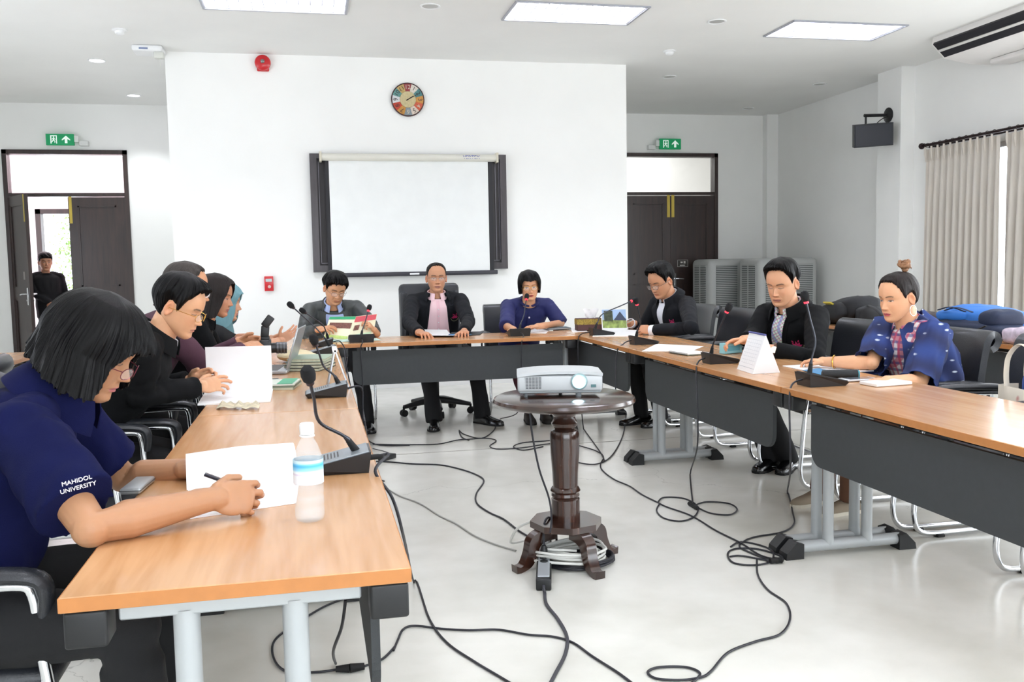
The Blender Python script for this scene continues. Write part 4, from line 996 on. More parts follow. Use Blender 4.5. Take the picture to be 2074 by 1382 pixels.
# ================================================================== conference tables
def table(x0, x1, y0, y1, inner, label, along='y', endlegs=(1, 1), panel=(.16, .16), pin=.05):
    """inner=+1/-1: side of the modesty panel; along: long axis"""
    W_ = (x1-x0) if along == 'y' else (y1-y0); Ln = (y1-y0) if along == 'y' else (x1-x0); cx, cy = (x0+x1)/2, (y0+y1)/2
    t = thing('conference_table', label, 'table', (cx, cy, 0), 'folding conference tables set in a U'if abs(cx) < 3 else 'spare tables along the walls', 0 if along == 'y' else R(-90))
    hw, hl = W_/2, Ln/2; I = inner
    b = MB(); b.bb((-hw, -hl+.001, .722), (hw, hl-.001, .75), bev=.002); part('tabletop', b, TABLEW, t, local=True)
    b = MB(); e = .0012
    b.bb((-hw-e, -hl+.001, .7235), (-hw, hl-.001, .7485)).bb((hw, -hl+.001, .7235), (hw+e, hl-.001, .7485)).bb((-hw, -hl, .7235), (hw, -hl+.001+e*0, .7485)).bb((-hw, hl-.001, .7235), (hw, hl, .7485))
    part('edge_band', b, EDGEW, t, local=True, sm=0)
    for k, sy in enumerate((-1, 1)):
        if not endlegs[k]: continue
        y = sy*(hl-.045)
        b = MB(); b.bb((-hw+.09, y-.02, .692), (hw-.09, y+.02, .722), bev=.003)
        for xx in (-.10, .09): b.cyl((xx, y, .06), (xx, y, .70), .0235, seg=20)
        b.tube([(-hw+.05, y, .045), (hw-.05, y, .045)], .026, 16)
        for xx in (-.10, .09): b.cyl((xx, y, .05), (xx, y, .09), .027, .0235, seg=20)
        lg = part('leg_frame', b, GREYM, t, local=True)
        for sx in (-1, 1):
            c = MB(); x = sx*(hw-.035)
            c.prism([(x-sx*.035, y-.034, .0), (x-sx*.035, y-.034, .066), (x+sx*.0, y-.034, .074), (x+sx*.045, y-.034, .028), (x+sx*.05, y-.034, .0)], (0, .068, 0)); part('foot_cap', c, BLKP, lg, local=True, sm=0)
            c = MB(); c.bb((sx*(hw-.004), y-.04, .655), (sx*(hw-.075), y+.035, .7215), bev=.006); part('corner_bracket', c, BLKP, t, local=True)
    # modesty panel with rounded lower corners
    x = I*(hw-pin); a, c_ = -hl+panel[0], hl-panel[1]; z0, z1, r_ = .438, .693, .07
    pts = [(a, z1), (c_, z1)]+[(c_-r_+r_*math.cos(R(-q)), z0+r_+r_*math.sin(R(-q))) for q in range(0, 91, 15)]+[(a+r_-r_*math.sin(R(q)), z0+r_-r_*math.cos(R(q))) for q in range(0, 91, 15)]
    part('modesty_panel', MB().prism([(x, p[0], p[1]) for p in pts], (I*-.018, 0, 0)), PANEL, t, local=True, sm=0)
    for yy in (a+.05, 0, c_-.05):
        part('panel_hinge', MB().bb((x-I*.03, yy-.02, .685), (x-I*.005, yy+.02, .7215), bev=.004), BLKP, t, local=True)
    if along == 'y': part('under_rail', MB().bb((I*(hw-.10), -hl+.08, .690), (I*(hw-.13), hl-.08, .7215)), BLKP, t, local=True)
    return t
XI, XO = -.4412, .1588
table(XI, XO, 1.65, 3.628, 1, 'orange-topped conference table in the left foreground, under the water bottle')
table(XI, XO, 3.632, 5.605, 1, 'orange-topped table in the left row, second from the camera, with open document and laptop')
table(XI, XO, 5.61, 7.42, 1, 'orange-topped table at the far end of the left row beside the corner')
table(XO+.004, 1.978, 6.745, 7.345, -1 if False else 1, 'orange-topped head table across the far side, in front of the centre wall', along='x', panel=(.11, .11))
RI, RO = 1.982, 2.59
table(RI, RO, 5.605, 7.50, -1, 'orange-topped table at the far end of the right row under tissue box and framed picture')
table(RI, RO, 3.636, 5.60, -1, 'orange-topped middle table of the right row holding the standing calendar')
table(RI, RO, 1.66, 3.63, -1, 'orange-topped table in the right foreground, running out of the frame')
table(-2.50, -1.88, 5.10, 7.07, 1, 'spare orange-topped table by the left wall behind the foreground woman')
table(-2.50, -1.88, 3.1, 5.08, 1, 'spare orange-topped table at the left edge, hidden behind the foreground woman')
table(4.20, 4.82, 5.46, 7.42, -1, 'spare orange-topped table along the right side under the black backpack')
table(4.20, 4.82, 3.48, 5.44, -1, 'spare orange-topped table at the right edge under the blue backpack')

# ================================================================== chairs
def visitor_chair(name='visitor_chair', arms=True):
    """cantilever chair, local frame: faces +Y"""
    t = thing(name, 'x', 'chair', (0, 0, 0), 'black leather cantilever chairs')
    s_ = MB(); rows = []
    prof = [(.235, .435), (.25, .462), (.21, .488), (.05, .482), (-.14, .478), (-.20, .47)]
    s_.bb((-.235, -.20, .425), (.235, .25, .488), bev=.028); part('seat', s_, LEATH, t, local=True)
    # back with rolled top
    bk = []
    path = [(-.185, .46), (-.20, .60), (-.215, .74), (-.235, .86), (-.255, .915), (-.29, .94), (-.325, .925), (-.335, .885), (-.315, .85), (-.29, .835)]
    path = [(p.x, p.y) for p in smoothpath([V((a, b_, 0)) for a, b_ in path], 4)]
    for y, z in path: bk.append([V((x, y-.018*(1-(x/.235)**2)*0+.03*((x/.235)**2), z)) for x in [-.235+.47*k/14 for k in range(15)]])
    part('backrest', MB().grid(bk, -.032), LEATH, t, local=True, sm=60)
    fr = MB()
    for sx in (-1, 1):
        x = sx*.262
        rail = smoothpath([(x, -.22, .021), (x, 0, .019), (x, .17, .019), (x, .245, .035), (x, .275, .10), (x, .268, .22), (x, .25, .42), (x, .232, .56)], 5)
        if arms: rail += smoothpath([(x, .232, .57), (x, .225, .655), (x, .19, .675), (x, .05, .672), (x, -.16, .665), (x, -.21, .655)], 4)
        fr.tube(rail, .0125, 10)
        f2 = smoothpath([(x, .20, .43), (x, .0, .425), (x, -.2, .43), (x, -.215, .5), (x, -.225, .665)], 4); fr.tube(f2, .0105, 10)
        fr.tube([(x, .22, .455), (sx*.22, .2, .44)], .0105, 8)
    fr.tube([(-.262, -.22, .021), (.262, -.22, .021)], .0125, 10).tube([(-.262, -.10, .425), (.262, -.10, .425)], .011, 8)
    part('frame', fr, CHROME, t, local=True)
    for sx in (-1, 1):
        if arms:
            b = MB(); P_ = []
            for y, z, w_ in ((.245, .60, .018), (.25, .66, .024), (.225, .69, .029), (.12, .699, .030), (0, .698, .030), (-.14, .690, .028), (-.23, .672, .020)): P_.append((sx*.262, y, z))
            b.tube(smoothpath(P_, 4), [.020]+[.024]*3+[.028]*18+[.022]*3, 12, flat=.62); part('armrest', b, BLKP if False else LEATH, t, local=True)
        for y in (.14, -.2): part('foot_pad', MB().bb((sx*.262-.018, y-.02, 0), (sx*.262+.018, y+.02, .014), bev=.003), BLKR, t, local=True)
    return t
ch0 = visitor_chair()
def put_chair(x, y, deg, label, first=[True]):
    """deg: direction the sitter faces, in degrees from +X"""
    if first[0]: first[0] = False; ch0.location = (x, y, 0); ch0.rotation_euler = (0, 0, R(deg-90)); ch0['label'] = label; return ch0
    return dup(ch0, (x, y, 0), R(deg-90), label)
put_chair(-.80, 2.24, 0, 'black leather chair with chrome arm under the woman in the navy polo')
put_chair(-.90, 3.52, 0, 'empty black leather chair between the navy polo woman and the man in gold glasses')
put_chair(-.80, 4.14, 0, 'black leather chair of the man in gold-rimmed glasses, armrest against the table')
put_chair(-.90, 4.80, 0, 'black leather chair of the man in the plum sweater')
put_chair(-.92, 5.42, 0, 'black leather chair of the dark-haired woman in the left row')
put_chair(-.90, 6.10, 0, 'black leather chair of the woman in the blue headscarf')
put_chair(.22, 8.05, -88, 'black leather chair of the man reading a brochure, chrome leg showing')
put_chair(1.77, 8.10, -92, 'black leather chair of the woman in the navy jacket')
put_chair(2.98, 7.22, 183, 'black leather chair of the right-row man writing with glasses')
put_chair(2.96, 6.50, 186, 'empty black leather chair behind the third microphone, beside the man in glasses')
put_chair(2.98, 5.62, 180, 'black leather chair just behind the man with the checked shirt')
put_chair(2.93, 4.88, 178, 'empty black leather chair between the checked-shirt man and the shawl woman')
put_chair(2.94, 4.05, 178, 'black leather chair of the woman in the blue shawl')
put_chair(2.96, 3.42, 180, 'black leather chair at the right edge, arm below the canvas tote bag')
put_chair(2.96, 2.75, 180, 'black leather chair at the right edge, nearest the camera, chrome runner on the floor')
put_chair(-1.68, 4.4, 175, 'spare black leather chair in the second row, chrome arms behind the gold-glasses man')
put_chair(-1.64, 3.5, 175, 'spare black leather chair at the left edge behind the navy polo woman')
# executive chair
t = thing('executive_chair', 'tall black leather swivel chair on a five-star base behind the head table', 'chair', (1.04, 8.05, 0))
ox, oy = 1.04, 8.05
q_ = Matrix.Rotation(R(-7), 3, 'X')
part('backrest', MB().box((ox, oy+.27, .80), (.55, .10, .70), q_, bev=.045), LEATH, t, sm=60)
for sx in (-1, 1): part('side_bolster', MB().box((ox+sx*.235, oy+.235, .78), (.07, .10, .60), q_, bev=.03), LEATH, t, sm=60)
for z in (.74, .93): part('seam', MB().bb((ox-.20, oy+.21+(z-.8)*.12, z-.003), (ox+.20, oy+.225+(z-.8)*.12, z+.003)), BLKR, t)
part('seat', MB().bb((ox-.26, oy-.27, .41), (ox+.26, oy+.23, .51), bev=.04), LEATH, t)
for sx in (-1, 1): part('armrest', MB().bb((ox+sx*.30-.03, oy-.16, .64), (ox+sx*.30+.03, oy+.12, .67), bev=.012).bb((ox+sx*.305-.015, oy-.06, .45), (ox+sx*.305+.015, oy+.02, .65), bev=.004).bb((ox+sx*.23, oy-.05, .43), (ox+sx*.31, oy+.01, .46)), BLKP, t)
b = MB(); b.cyl((ox, oy, .10), (ox, oy, .42), .032); b.lathe([(.05, .09), (.055, .12), (.035, .15)], (ox, oy, 0))
for k in range(5):
    a = R(-162+72*k); b.tube([(ox, oy, .125), (ox+.15*math.cos(a), oy+.15*math.sin(a), .11), (ox+.31*math.cos(a), oy+.31*math.sin(a), .082)], [.034, .028, .018], 10)
bs = part('five_star_base', b, BLKP, t)
for k in range(5):
    a = R(-162+72*k); c = V((ox+.31*math.cos(a), oy+.31*math.sin(a), .03)); n_ = V((-math.sin(a), math.cos(a), 0))
    part('caster', MB().cyl(c-n_*.026, c-n_*.006, .03).cyl(c+n_*.006, c+n_*.026, .03).cyl(c, c+V((0, 0, .055)), .01), BLKR, bs)

# ================================================================== projector table
PC = V((1.045, 3.79, 0)); 
MAHO = wood('dark_mahogany', '1c0f0b', '402419', .22, 'z', .8, .5); MAHOT = wood('dark_mahogany_top', '1c0f0b', '3d2419', .2, 'x', .8, .6)
t = thing('pedestal_table', 'round dark mahogany pedestal table with turned column and curved feet', 'table', PC)
part('tabletop', MB().lathe([(.0, .700), (.285, .700), (.300, .705), (.308, .716), (.303, .729), (.290, .736), (0, .737)], PC, 64), MAHOT, t)
cp = [(.062, .19), (.062, .285), (.056, .290), (.062, .300), (.060, .312), (.066, .322), (.060, .334), (.054, .340), (.056, .40), (.062, .48), (.064, .545), (.064, .57), (.058, .585), (.042, .592), (.054, .605), (.058, .618), (.050, .630), (.046, .645), (.058, .660), (.062, .668), (.056, .676), (.066, .684), (.064, .700)]
part('column', MB().lathe(cp, PC, 36), MAHO, t)
hx = []
for k in range(4): hx.append(R(-73+90*k))
b = MB(); pts = []
for a in hx:
    for q in (-22, 22): pts.append(PC+V((.158*math.cos(a+R(q)), .158*math.sin(a+R(q)), .165)))
b.prism(pts, (0, 0, .028)); part('plinth', b, MAHO, t, sm=0)
for k in range(4):
    a = R(-73+90*k); d = V((math.cos(a), math.sin(a), 0)); n_ = V((-d.y, d.x, 0)); out = []
    top_ = smoothpath([(.06, .165, 0), (.14, .165, 0), (.19, .135, 0), (.205, .08, 0), (.225, .035, 0), (.245, .025, 0), (.262, .032, 0)], 4)
    bot_ = smoothpath([(.260, .0, 0), (.24, .0, 0), (.19, .018, 0), (.160, .06, 0), (.145, .10, 0), (.11, .118, 0), (.06, .12, 0)], 4)
    b = MB(); b.prism([PC+d*p.x+V((0, 0, p.y))-n_*.024 for p in top_+bot_], n_*.048); part('leg', b, MAHO, t, sm=50)
# ================================================================== projector
pl_, pr_ = V((.838, 3.78, 0)), V((1.198, 3.70, 0)); ux = (pr_-pl_).normalized(); uy = V((-ux.y, ux.x, 0)); Mp = basis(ux, uy, (0, 0, 1), V((pl_.x, pl_.y, .737)))
t = thing('projector', 'white projector with glowing lens and side grille on the round table', 'projector', tuple(Mp.translation))
Wp, Dp, Hp = .362, .24, .082; z0 = .022
rows = []
def prj(mb, nm, m, parent=t, **k): mb.v = [Mp @ v for v in mb.v]; return part(nm, mb, m, parent, **k)
b = MB(); b.bb((0, 0, z0), (Wp, Dp, z0+Hp*.86), bev=.012); top_ = []
for i in range(13):
    x = Wp*i/12; row = []
    for j in range(9): y = Dp*j/8; row.append(V((x, y, z0+Hp*.78+.012*math.sin(PI*min(1, max(0, i/12)))**.6)))
    top_.append(row)
PWH = mat('projector_white', 'c2c6c9', .35)
cas = prj(b, 'casing', PWH); prj(MB().grid(top_, .012), 'top_cover', PWH)
prj(MB().bb((.006, .006, z0-.006), (Wp-.006, Dp-.006, z0+.02), bev=.004), 'lower_casing', mat('projector_grey', '9fa6aa', .4))
gr = prj(MB().bb((.034, -.0012, z0+.014), (.102, .003, z0+.066)), 'vent', mat('vent_dark', '2d3036', .6))
s_ = MB()
for k in range(11): s_.bb((.033, -.003, z0+.0135+k*.0050), (.103, 0, z0+.0155+k*.0050))
for k in range(6): s_.bb((.033+k*.0136, -.003, z0+.0135), (.035+k*.0136, 0, z0+.0665))
prj(s_, 'vent_slats', PWH, gr)
RXp = Matrix.Rotation(R(90), 3, 'X'); lc = V((.262, -.001, z0+.044))
b = MB(); b.lathe([(.034, 0), (.036, .006), (.030, .010), (.024, .006), (.023, -.004)], lc, 36, rot=RXp); prj(b, 'lens_ring', mat('projector_ring', '8fa8ac', .3))
prj(MB().lathe([(.0225, .0), (.019, .006), (.010, .009), (0, .010)], lc, 32, rot=RXp), 'lens', mat('projector_lens_glow', 'e8fbff', .1, emis='d8f6ff', es=30))
prj(MB().bb((.312, -.0025, z0+.018), (.334, .002, z0+.030)), 'sensor_window', mat('sensor_teal', '4f7478', .2))
prj(MB().bb((.23, .03, z0+.078), (.29, .09, z0+.083), bev=.002), 'zoom_panel', mat('projector_grey', '9fa6aa'))
for x, y in ((.26, .02), (.19, .18), (.035, .03), (.03, .2)): prj(MB().cyl((x, y, -.0), (x, y, z0+.002), .012 if x > .2 else .008), 'foot', mat('foot_grey', '6e7478', .5))
d = bpy.data.lights.new('projector_beam', 'SPOT'); d.energy = 12; d.spot_size = R(40); d.shadow_soft_size = .02; d.color = (.85, .97, 1)
o = bpy.data.objects.new('projector_beam', d); COL.objects.link(o); lw = Mp @ V((.262, -.02, z0+.044)); o.location = lw; o.rotation_euler = (Mp.to_3x3() @ V((0, -1, 0))).to_track_quat('-Z', 'Y').to_euler()
# ================================================================== the people in the room
NAVY = mat('navy_polo_cloth', '0e1238', .95, var=.08, vscale=15, bump=.3, bscale=700, spec=.15)
def hline(front=.078, temple=.05, side=.0, back=-.07, ear=.015):
    return [(0, front), (30, front-.003), (50, temple), (64, temple*.6), (74, side), (84, ear), (98, ear+.004), (108, -.02), (125, -.05), (150, back), (180, back)]
def hth(top=.022, side=.012, back=.014, front=.024):
    def f(dg, t):
        b_ = front if dg < 40 else lerp(front, side, min(1, (dg-40)/40)) if dg < 80 else lerp(side, back, min(1, (dg-80)/60))
        return lerp(top, b_, t)
    return f
# ---- P1
p = pt(192, 706, Y=2.36)
P1 = Person('woman with black bob and glasses in navy polo shirt, writing in the foreground', (-.80, 2.20), 4, .56, p, -8, 29, 0, hs=.98, build=1.0, skin='ad7f5e', slouch=.14, shw=.182, lean=.55, neckl=.075)
P1.bust = .035; P1.belly = .05
wr = pt(425, 1012, Z=.80); P1.arm(1, wr, hd=(.95, .22, -.05), pn=(-.1, .85, -.45), curls=[.8, .85, 1.0, 1.15], thumb=.9, elbow=pt(185, 1070, Z=.785), hsc=1.0)
wl = pt(395, 948, Z=.78); P1.arm(-1, wl, hd=(.97, .18, .05), pn=(0, 0, -1), curl=.3, elbow=pt(250, 968, Y=2.62))
P1.legs({1: (-.35, 1.96, 0), -1: (-.35, 2.38, 0)}, {1: (-.40, 1.97, .57), -1: (-.40, 2.40, .57)})
P1.body(fem=True, eye=.2, fine_fore=True, lip='b0606a', brow=.6)
P1.trousers(BLKTR); P1.shoe(1, SHOEB); P1.shoe(-1, SHOEB)
P1.top('polo_shirt', NAVY, off=.020, sleeve=.62, sl=(.078, .074, .06, .05), voxel=.0065, t1=.985, fold=2.0)
P1.collar('collar', NAVY, r0=.080, h=.055, flap=.06, gap=60, spread=.030, yo=.012)
P1.add_hair(hair_mesh([(0, .044), (28, .044), (42, .036), (56, -.02), (68, -.082), (90, -.092), (130, -.072), (180, -.052)], lambda dg, t: .024+.016*t+(.008*t if dg > 60 else .0), long=True, cols=620, rows_=46, flare=.10, jit=.012, thick=.006, seed=2, ridge=1.4, grav=(0, .25, 0)))
P1.glasses(mat('glasses_plum_frame', '7a3a48', .25, .4), u=-.014, f=.104, rx=.024, ry=.015)
def surf(P, u, v):
    d = (pt(u, v, Y=5)-CAM).normalized(); h = P.bvh.ray_cast(CAM, d, 6); return h
h0, h1 = surf(P1, 128, 981), surf(P1, 184, 966); hm = surf(P1, 157, 985)
if h0[0] and h1[0] and hm[0]:
    tx = (h1[0]-h0[0]).normalized(); nn = (hm[1]+(CAM-hm[0]).normalized()*1.0).normalized(); nn = (nn-tx*nn.dot(tx)).normalized(); uz = nn.cross(tx)
    for wd_, (a_, b_) in (('MAHIDOL', (154, 972)), ('UNIVERSITY', (157, 986))):
        h = surf(P1, a_, b_); text_part('embroidered_text', wd_, mat('white_embroidery', 'e9e6ee', .7), .0128, basis(tx, uz, nn, h[0]+nn*.006), P1.e, .001)
# pen in hand
pen0, pen1 = pt(415, 962, Z=.835), pt(516, 998, Z=.797)
t = thing('pen', 'dark ballpoint pen in the hand of the woman in the navy polo', 'pen', pen1)
part('barrel', MB().tube([pen0, lerp(pen0, pen1, .9), pen1], [.0042, .0042, .001], 10), mat('pen_dark', '22202c', .3), t)
part('clip', MB().tube([pen0+V((0, 0, .006)), lerp(pen0, pen1, .35)+V((0, 0, .006))], .0012, 6), CHROME, t)

# ---- P2
p = pt(365, 622, Y=3.95)
P2 = Person('man in a black suit and gold-rimmed glasses turning a page, left row', (-.93, 4.0), 2, .57, p, -14, 24, 0, hs=.99, build=1.0, skin='d3a07c', slouch=.07, shw=.185, lean=.6)
wr = pt(400, 785, Y=4.02); P2.arm(1, wr, hd=(.9, .35, .12), pn=(.1, .75, -.6), curls=[.25, .3, .45, .6], thumb=.5, elbow=pt(288, 800, Y=3.82))
wl = pt(385, 772, Y=4.2); P2.arm(-1, wl, hd=(.9, -.2, .3), pn=(0, -.8, -.5), curl=.5)
P2.legs({1: (-.35, 3.85, 0), -1: (-.35, 4.2, 0)})
P2.body(eye=.25, lip='b87868')
P2.trousers(BLKTR); P2.shoe(1, SHOEB); P2.shoe(-1, SHOEB)
P2.top('suit_jacket', BLKCLOTH, off=.026, sleeve=.96, cuff=.046)
P2.collar('jacket_collar', BLKCLOTH, r0=.074, h=.055, flap=.05, gap=70, spread=.03, yo=-.005)
P2.collar('shirt_collar', mat('white_shirt', 'e6e9f2', .8), r0=.063, h=.04, flap=.03, gap=40, spread=.012)
P2.add_hair(hair_mesh(hline(.088, .062, -.01, -.075, .018), hth(.024, .014, .018, .028), cols=360, seed=5, ridge=1.7, lean=(.15, .05, .15)))
P2.glasses(GOLD, u=-.008, f=.100)

# ---- P3
p = pt(378, 585, Y=4.75)
PLUM = mat('plum_knit', '4a2c3a', .9, var=.1, bump=.3, bscale=400)
P3 = Person('man with thinning grey hair and white-rimmed glasses in a plum sweater, holding the camera', (-.95, 4.75), 8, .58, p, -4, 12, 0, hs=1.04, build=1.02, skin='c9926e', slouch=.06, lean=.5)
wr = pt(492, 706, Y=4.85); P3.arm(1, wr, hd=(.95, .1, .05), pn=(0, .6, -.7), curl=.8)
wl = pt(486, 694, Y=5.0); P3.arm(-1, wl, hd=(.95, -.1, 0), pn=(0, -.7, -.3), curl=.7)
P3.legs({1: (-.35, 4.6, 0), -1: (-.35, 4.95, 0)})
P3.body(hairc='2a2624', eye=.6, age=1)
P3.trousers(BLKTR); P3.shoe(1, SHOEB); P3.shoe(-1, SHOEB)
P3.top('sweater', PLUM, off=.022, sleeve=.98, cuff=.04); P3.collar('collar', PLUM, r0=.066, h=.03, flap=0, gap=0)
P3.add_hair(hair_mesh(hline(.098, .07, -.01, -.07, .018), hth(.010, .010, .012, .010), cols=240, seed=8, jit=.012), hairmat('greying_hair', '3e3835'))
P3.glasses(mat('glasses_white_frame', 'd9dde2', .3), u=-.006, f=.100, thick=.0018)

# ---- P4
p = pt(437, 600, Y=5.42)
P4 = Person('woman with straight dark shoulder-length hair in a black jacket, left row', (-.93, 5.42), 2, .56, p, -12, 12, 0, hs=.95, build=.92, skin='c48a6a', slouch=.05, lean=.5)
wr = pt(486, 690, Y=5.4); P4.arm(1, wr, hd=(.95, .2, 0), pn=(0, 0, -1), curl=.5); wl = pt(492, 684, Y=5.55); P4.arm(-1, wl, hd=(.95, -.2, 0), curl=.5)
P4.legs({1: (-.35, 5.27, 0), -1: (-.35, 5.6, 0)})
P4.body(fem=True, eye=.45, lip='b5636a')
P4.trousers(BLKTR); P4.shoe(1, SHOEB); P4.shoe(-1, SHOEB)
P4.bust = .03; P4.top('jacket', BLKCLOTH, off=.020, sleeve=.78, cuff=.046); P4.collar('collar', BLKCLOTH, r0=.07, h=.03, flap=.04, gap=80)
P4.patch('blouse_front', mat('black_blouse', '0c0c10', .8), .6, .96, .01, .04, .003)
P4.add_hair(hair_mesh([(0, .082), (25, .078), (42, .045), (55, -.05), (68, -.115), (100, -.125), (180, -.125)], lambda dg, t: .018+.006*t, long=True, cols=320, flare=.03, seed=11, jit=.006), hairmat('dark_brown_hair', '1c1412'))

# ---- P5
p = pt(455, 612, Y=6.05)
TEAL = mat('teal_headscarf', '688f98', .85, var=.08)
P5 = Person('woman in a light blue headscarf, farthest of the left row, gesturing with one hand', (-.93, 6.1), 2, .56, p, -4, 8, 0, hs=.98, build=.92, skin='cf9d80', slouch=.04, lean=.4)
wr = pt(566, 690, Y=6.05); P5.arm(1, wr, hd=(.8, -.1, .45), pn=(.3, .6, .6), curls=[.2, .3, .4, .5], thumb=.0); P5.arm(-1, pt(545, 688, Y=6.25), curl=.4)
P5.legs({1: (-.35, 5.95, 0), -1: (-.35, 6.25, 0)})
P5.body(fem=True, eye=.5, lip='b5636a')
P5.trousers(mat('dark_grey_trousers', '24262c', .8)); P5.shoe(1, SHOEB); P5.shoe(-1, SHOEB)
P5.top('blouse', mat('black_blouse', '0c0c10'), off=.020, sleeve=.85, cuff=.042)
P5.add_hair(hair_mesh([(0, .060), (25, .055), (40, .02), (50, -.06), (62, -.125), (90, -.17), (130, -.19), (180, -.20)], lambda dg, t: .016+.008*t, long=True, cols=200, flare=.22, jit=.002, ridge=.8, thick=.006), TEAL, 'headscarf')
P5.collar('scarf_drape', TEAL, r0=.085, h=.07, flap=.10, gap=0, spread=.05)

# ---- P6
p = pt(679, 585, Y=7.66)
P6 = Person('man in an open dark grey jacket reading a printed brochure at the head table', (.22, 8.02), -86, .58, p, -76, 24, -4, hs=1.04, build=1.02, skin='c79470', slouch=.07, shw=.185, lean=.5)
wr = pt(646, 668, Y=7.32); P6.arm(1, wr, hd=(.75, -.5, .15), pn=(.3, .3, -.9), curl=.5, hint=(-.8, .3, -.8)); wl = pt(760, 672, Y=7.30); P6.arm(-1, wl, hd=(-.55, -.4, .7), pn=(-.7, .2, -.5), curl=.8, hint=(.8, .3, -.8))
P6.legs({1: (.12, 7.35, 0), -1: (.40, 7.38, 0)})
P6.body(eye=.2, age=.5)
P6.trousers(BLKTR); P6.shoe(1, SHOEB); P6.shoe(-1, SHOEB)
GJ = mat('dark_grey_leather_jacket', '3b3f3f', .5, var=.1, bump=.3, bscale=300); LB = mat('light_blue_shirt', 'a9b8e0', .8)
P6.top('open_jacket', GJ, off=.026, sleeve=.97, cuff=.046)
P6.patch('shirt_front', LB, .40, .97, .052, .074, .003)
for sd in (1, -1): P6.band('lapel', GJ, lambda q, sd=sd: (lerp(.38, .96, q), sd*lerp(.050, .072, q)), lambda q, sd=sd: sd*lerp(.012, .055, math.sin(min(1, q*1.1)*PI*.62)), .010, .006)
P6.collar('shirt_collar', LB, r0=.063, h=.042, flap=.042, gap=50, spread=.02); P6.collar('jacket_collar', GJ, r0=.076, h=.04, flap=.045, gap=110, spread=.02)
P6.add_hair(hair_mesh([(0, .072), (15, .064), (30, .068), (50, .05), (64, .03), (74, -.01), (84, .012), (100, .02), (112, -.03), (150, -.07), (180, -.07)], hth(.026, .016, .018, .026), cols=300, seed=15, ridge=2.2, jit=.012))
P6.glasses(mat('thin_metal_frame', '8a8078', .25, .9), u=-.006, f=.100)

# ---- P7
p = pt(884, 563, Y=7.93)
P7 = Person('man in an open black jacket over a pink shirt, in the tall swivel chair', (1.06, 8.08), -91, .60, p, -92, 2, 0, hs=1.06, build=1.08, skin='c6906f', slouch=.03, shw=.195, lean=.15, neckl=.058)
wr = pt(850, 674, Z=.79); P7.arm(1, wr, hd=(.35, -.9, -.05), curl=.55, hint=(-.9, .6, -.8)); wl = pt(940, 672, Z=.785); P7.arm(-1, wl, hd=(-.2, -.95, 0), curl=.6, hint=(.9, .6, -.8))
P7.belly = .03
P7.legs({1: pt(880, 866, Z=0), -1: pt(978, 858, Z=0)}, {1: (.90, 7.50, .52), -1: (1.30, 7.52, .52)})
P7.body(hairc='1b1817', eye=.45, age=.6, lip='a06a62')
P7.trousers(BLKTR, hem=.060); P7.shoe(1, SHOEB, ang=-100, ln=.29); P7.shoe(-1, SHOEB, ang=-55, ln=.29)
JB = mat('black_jacket_cloth', '14161b', .85, var=.1, vscale=20, bump=.25, bscale=500, spec=.25); PK = mat('pink_shirt', 'eecbd2', .8, var=.04)
P7.top('open_jacket', JB, off=.026, sleeve=.96, cuff=.045)
P7.patch('shirt_front', PK, .18, .975, .108, .056, .004)
for sd in (1, -1): P7.band('jacket_edge', JB, lambda q, sd=sd: (lerp(.16, .97, q), sd*lerp(.106, .055, q)), lambda q, sd=sd: sd*lerp(.028, .026, q), .012, .008)
P7.patch('button_placket', mat('pink_shirt_placket', 'e6bcc6', .8), .20, .95, .012, .012, .008, .002)
for k in range(5): h = P7.hit(.30+.13*k, 0, .012); part('button', MB().ell(h, (.005, .003, .005)), WPL, P7.e)
P7.collar('shirt_collar', PK, r0=.066, h=.042, flap=.045, gap=34, spread=.02); P7.collar('jacket_collar', JB, r0=.082, h=.045, flap=.05, gap=90, spread=.034)
P7.emblem(.64, -38, .040)
P7.add_hair(hair_mesh(hline(.100, .078, .0, -.06, .022), hth(.006, .007, .009, .005), cols=260, seed=18, jit=.010), hairmat('cropped_dark_hair', '1d1a19'))
P7.glasses(mat('thin_metal_frame', '8a8078'), u=-.004, f=.098, ry=.013)

# ---- P8
p = pt(1072, 580, Y=7.62)
NV2 = mat('royal_navy_jacket', '171d54', .7, var=.06, bump=.2, bscale=600)
P8 = Person('woman in a buttoned navy jacket and glasses speaking into a microphone', (1.80, 8.06), -93, .57, p, -97, 8, 3, hs=1.0, build=.96, skin='cf9b78', slouch=.06, shw=.18, lean=.5)
P8.bust = .03
wr = pt(1040, 668, Z=.79); P8.arm(1, wr, hd=(-.35, -.9, 0), curl=.5, elbow=pt(1030, 664, Z=.80)+V((.02, .16, 0)), hint=(-1, .2, -.6)); wl = pt(1092, 661, Z=.80); P8.arm(-1, wl, hd=(-.95, -.2, 0), curl=.4, elbow=pt(1136, 655, Y=7.62))
P8.legs({1: (1.72, 7.35, 0), -1: (1.86, 7.35, 0)})
P8.body(fem=True, eye=.8, lip='c0404a', mouth=.8)
P8.trousers(mat('maroon_skirt', '5a2430', .8), 'long_skirt', hem=.08, cut=.8, skirt=True); P8.shoe(1, mat('black_sandal', '1c1714', .6)); P8.shoe(-1, mat('black_sandal', '1c1714'))
P8.top('navy_jacket', NV2, off=.020, sleeve=.80, cuff=.052, fold=.7); P8.collar('collar', NV2, r0=.064, h=.024, flap=0, gap=16)
P8.patch('jacket_placket', NV2, .30, .95, .010, .010, .005, .002)
for k in range(4): h = P8.hit(.40+.16*k, 0, .010); part('button', MB().ell(h, (.008, .004, .008)), mat('pearl_button', 'd9d2e0', .2), P8.e)
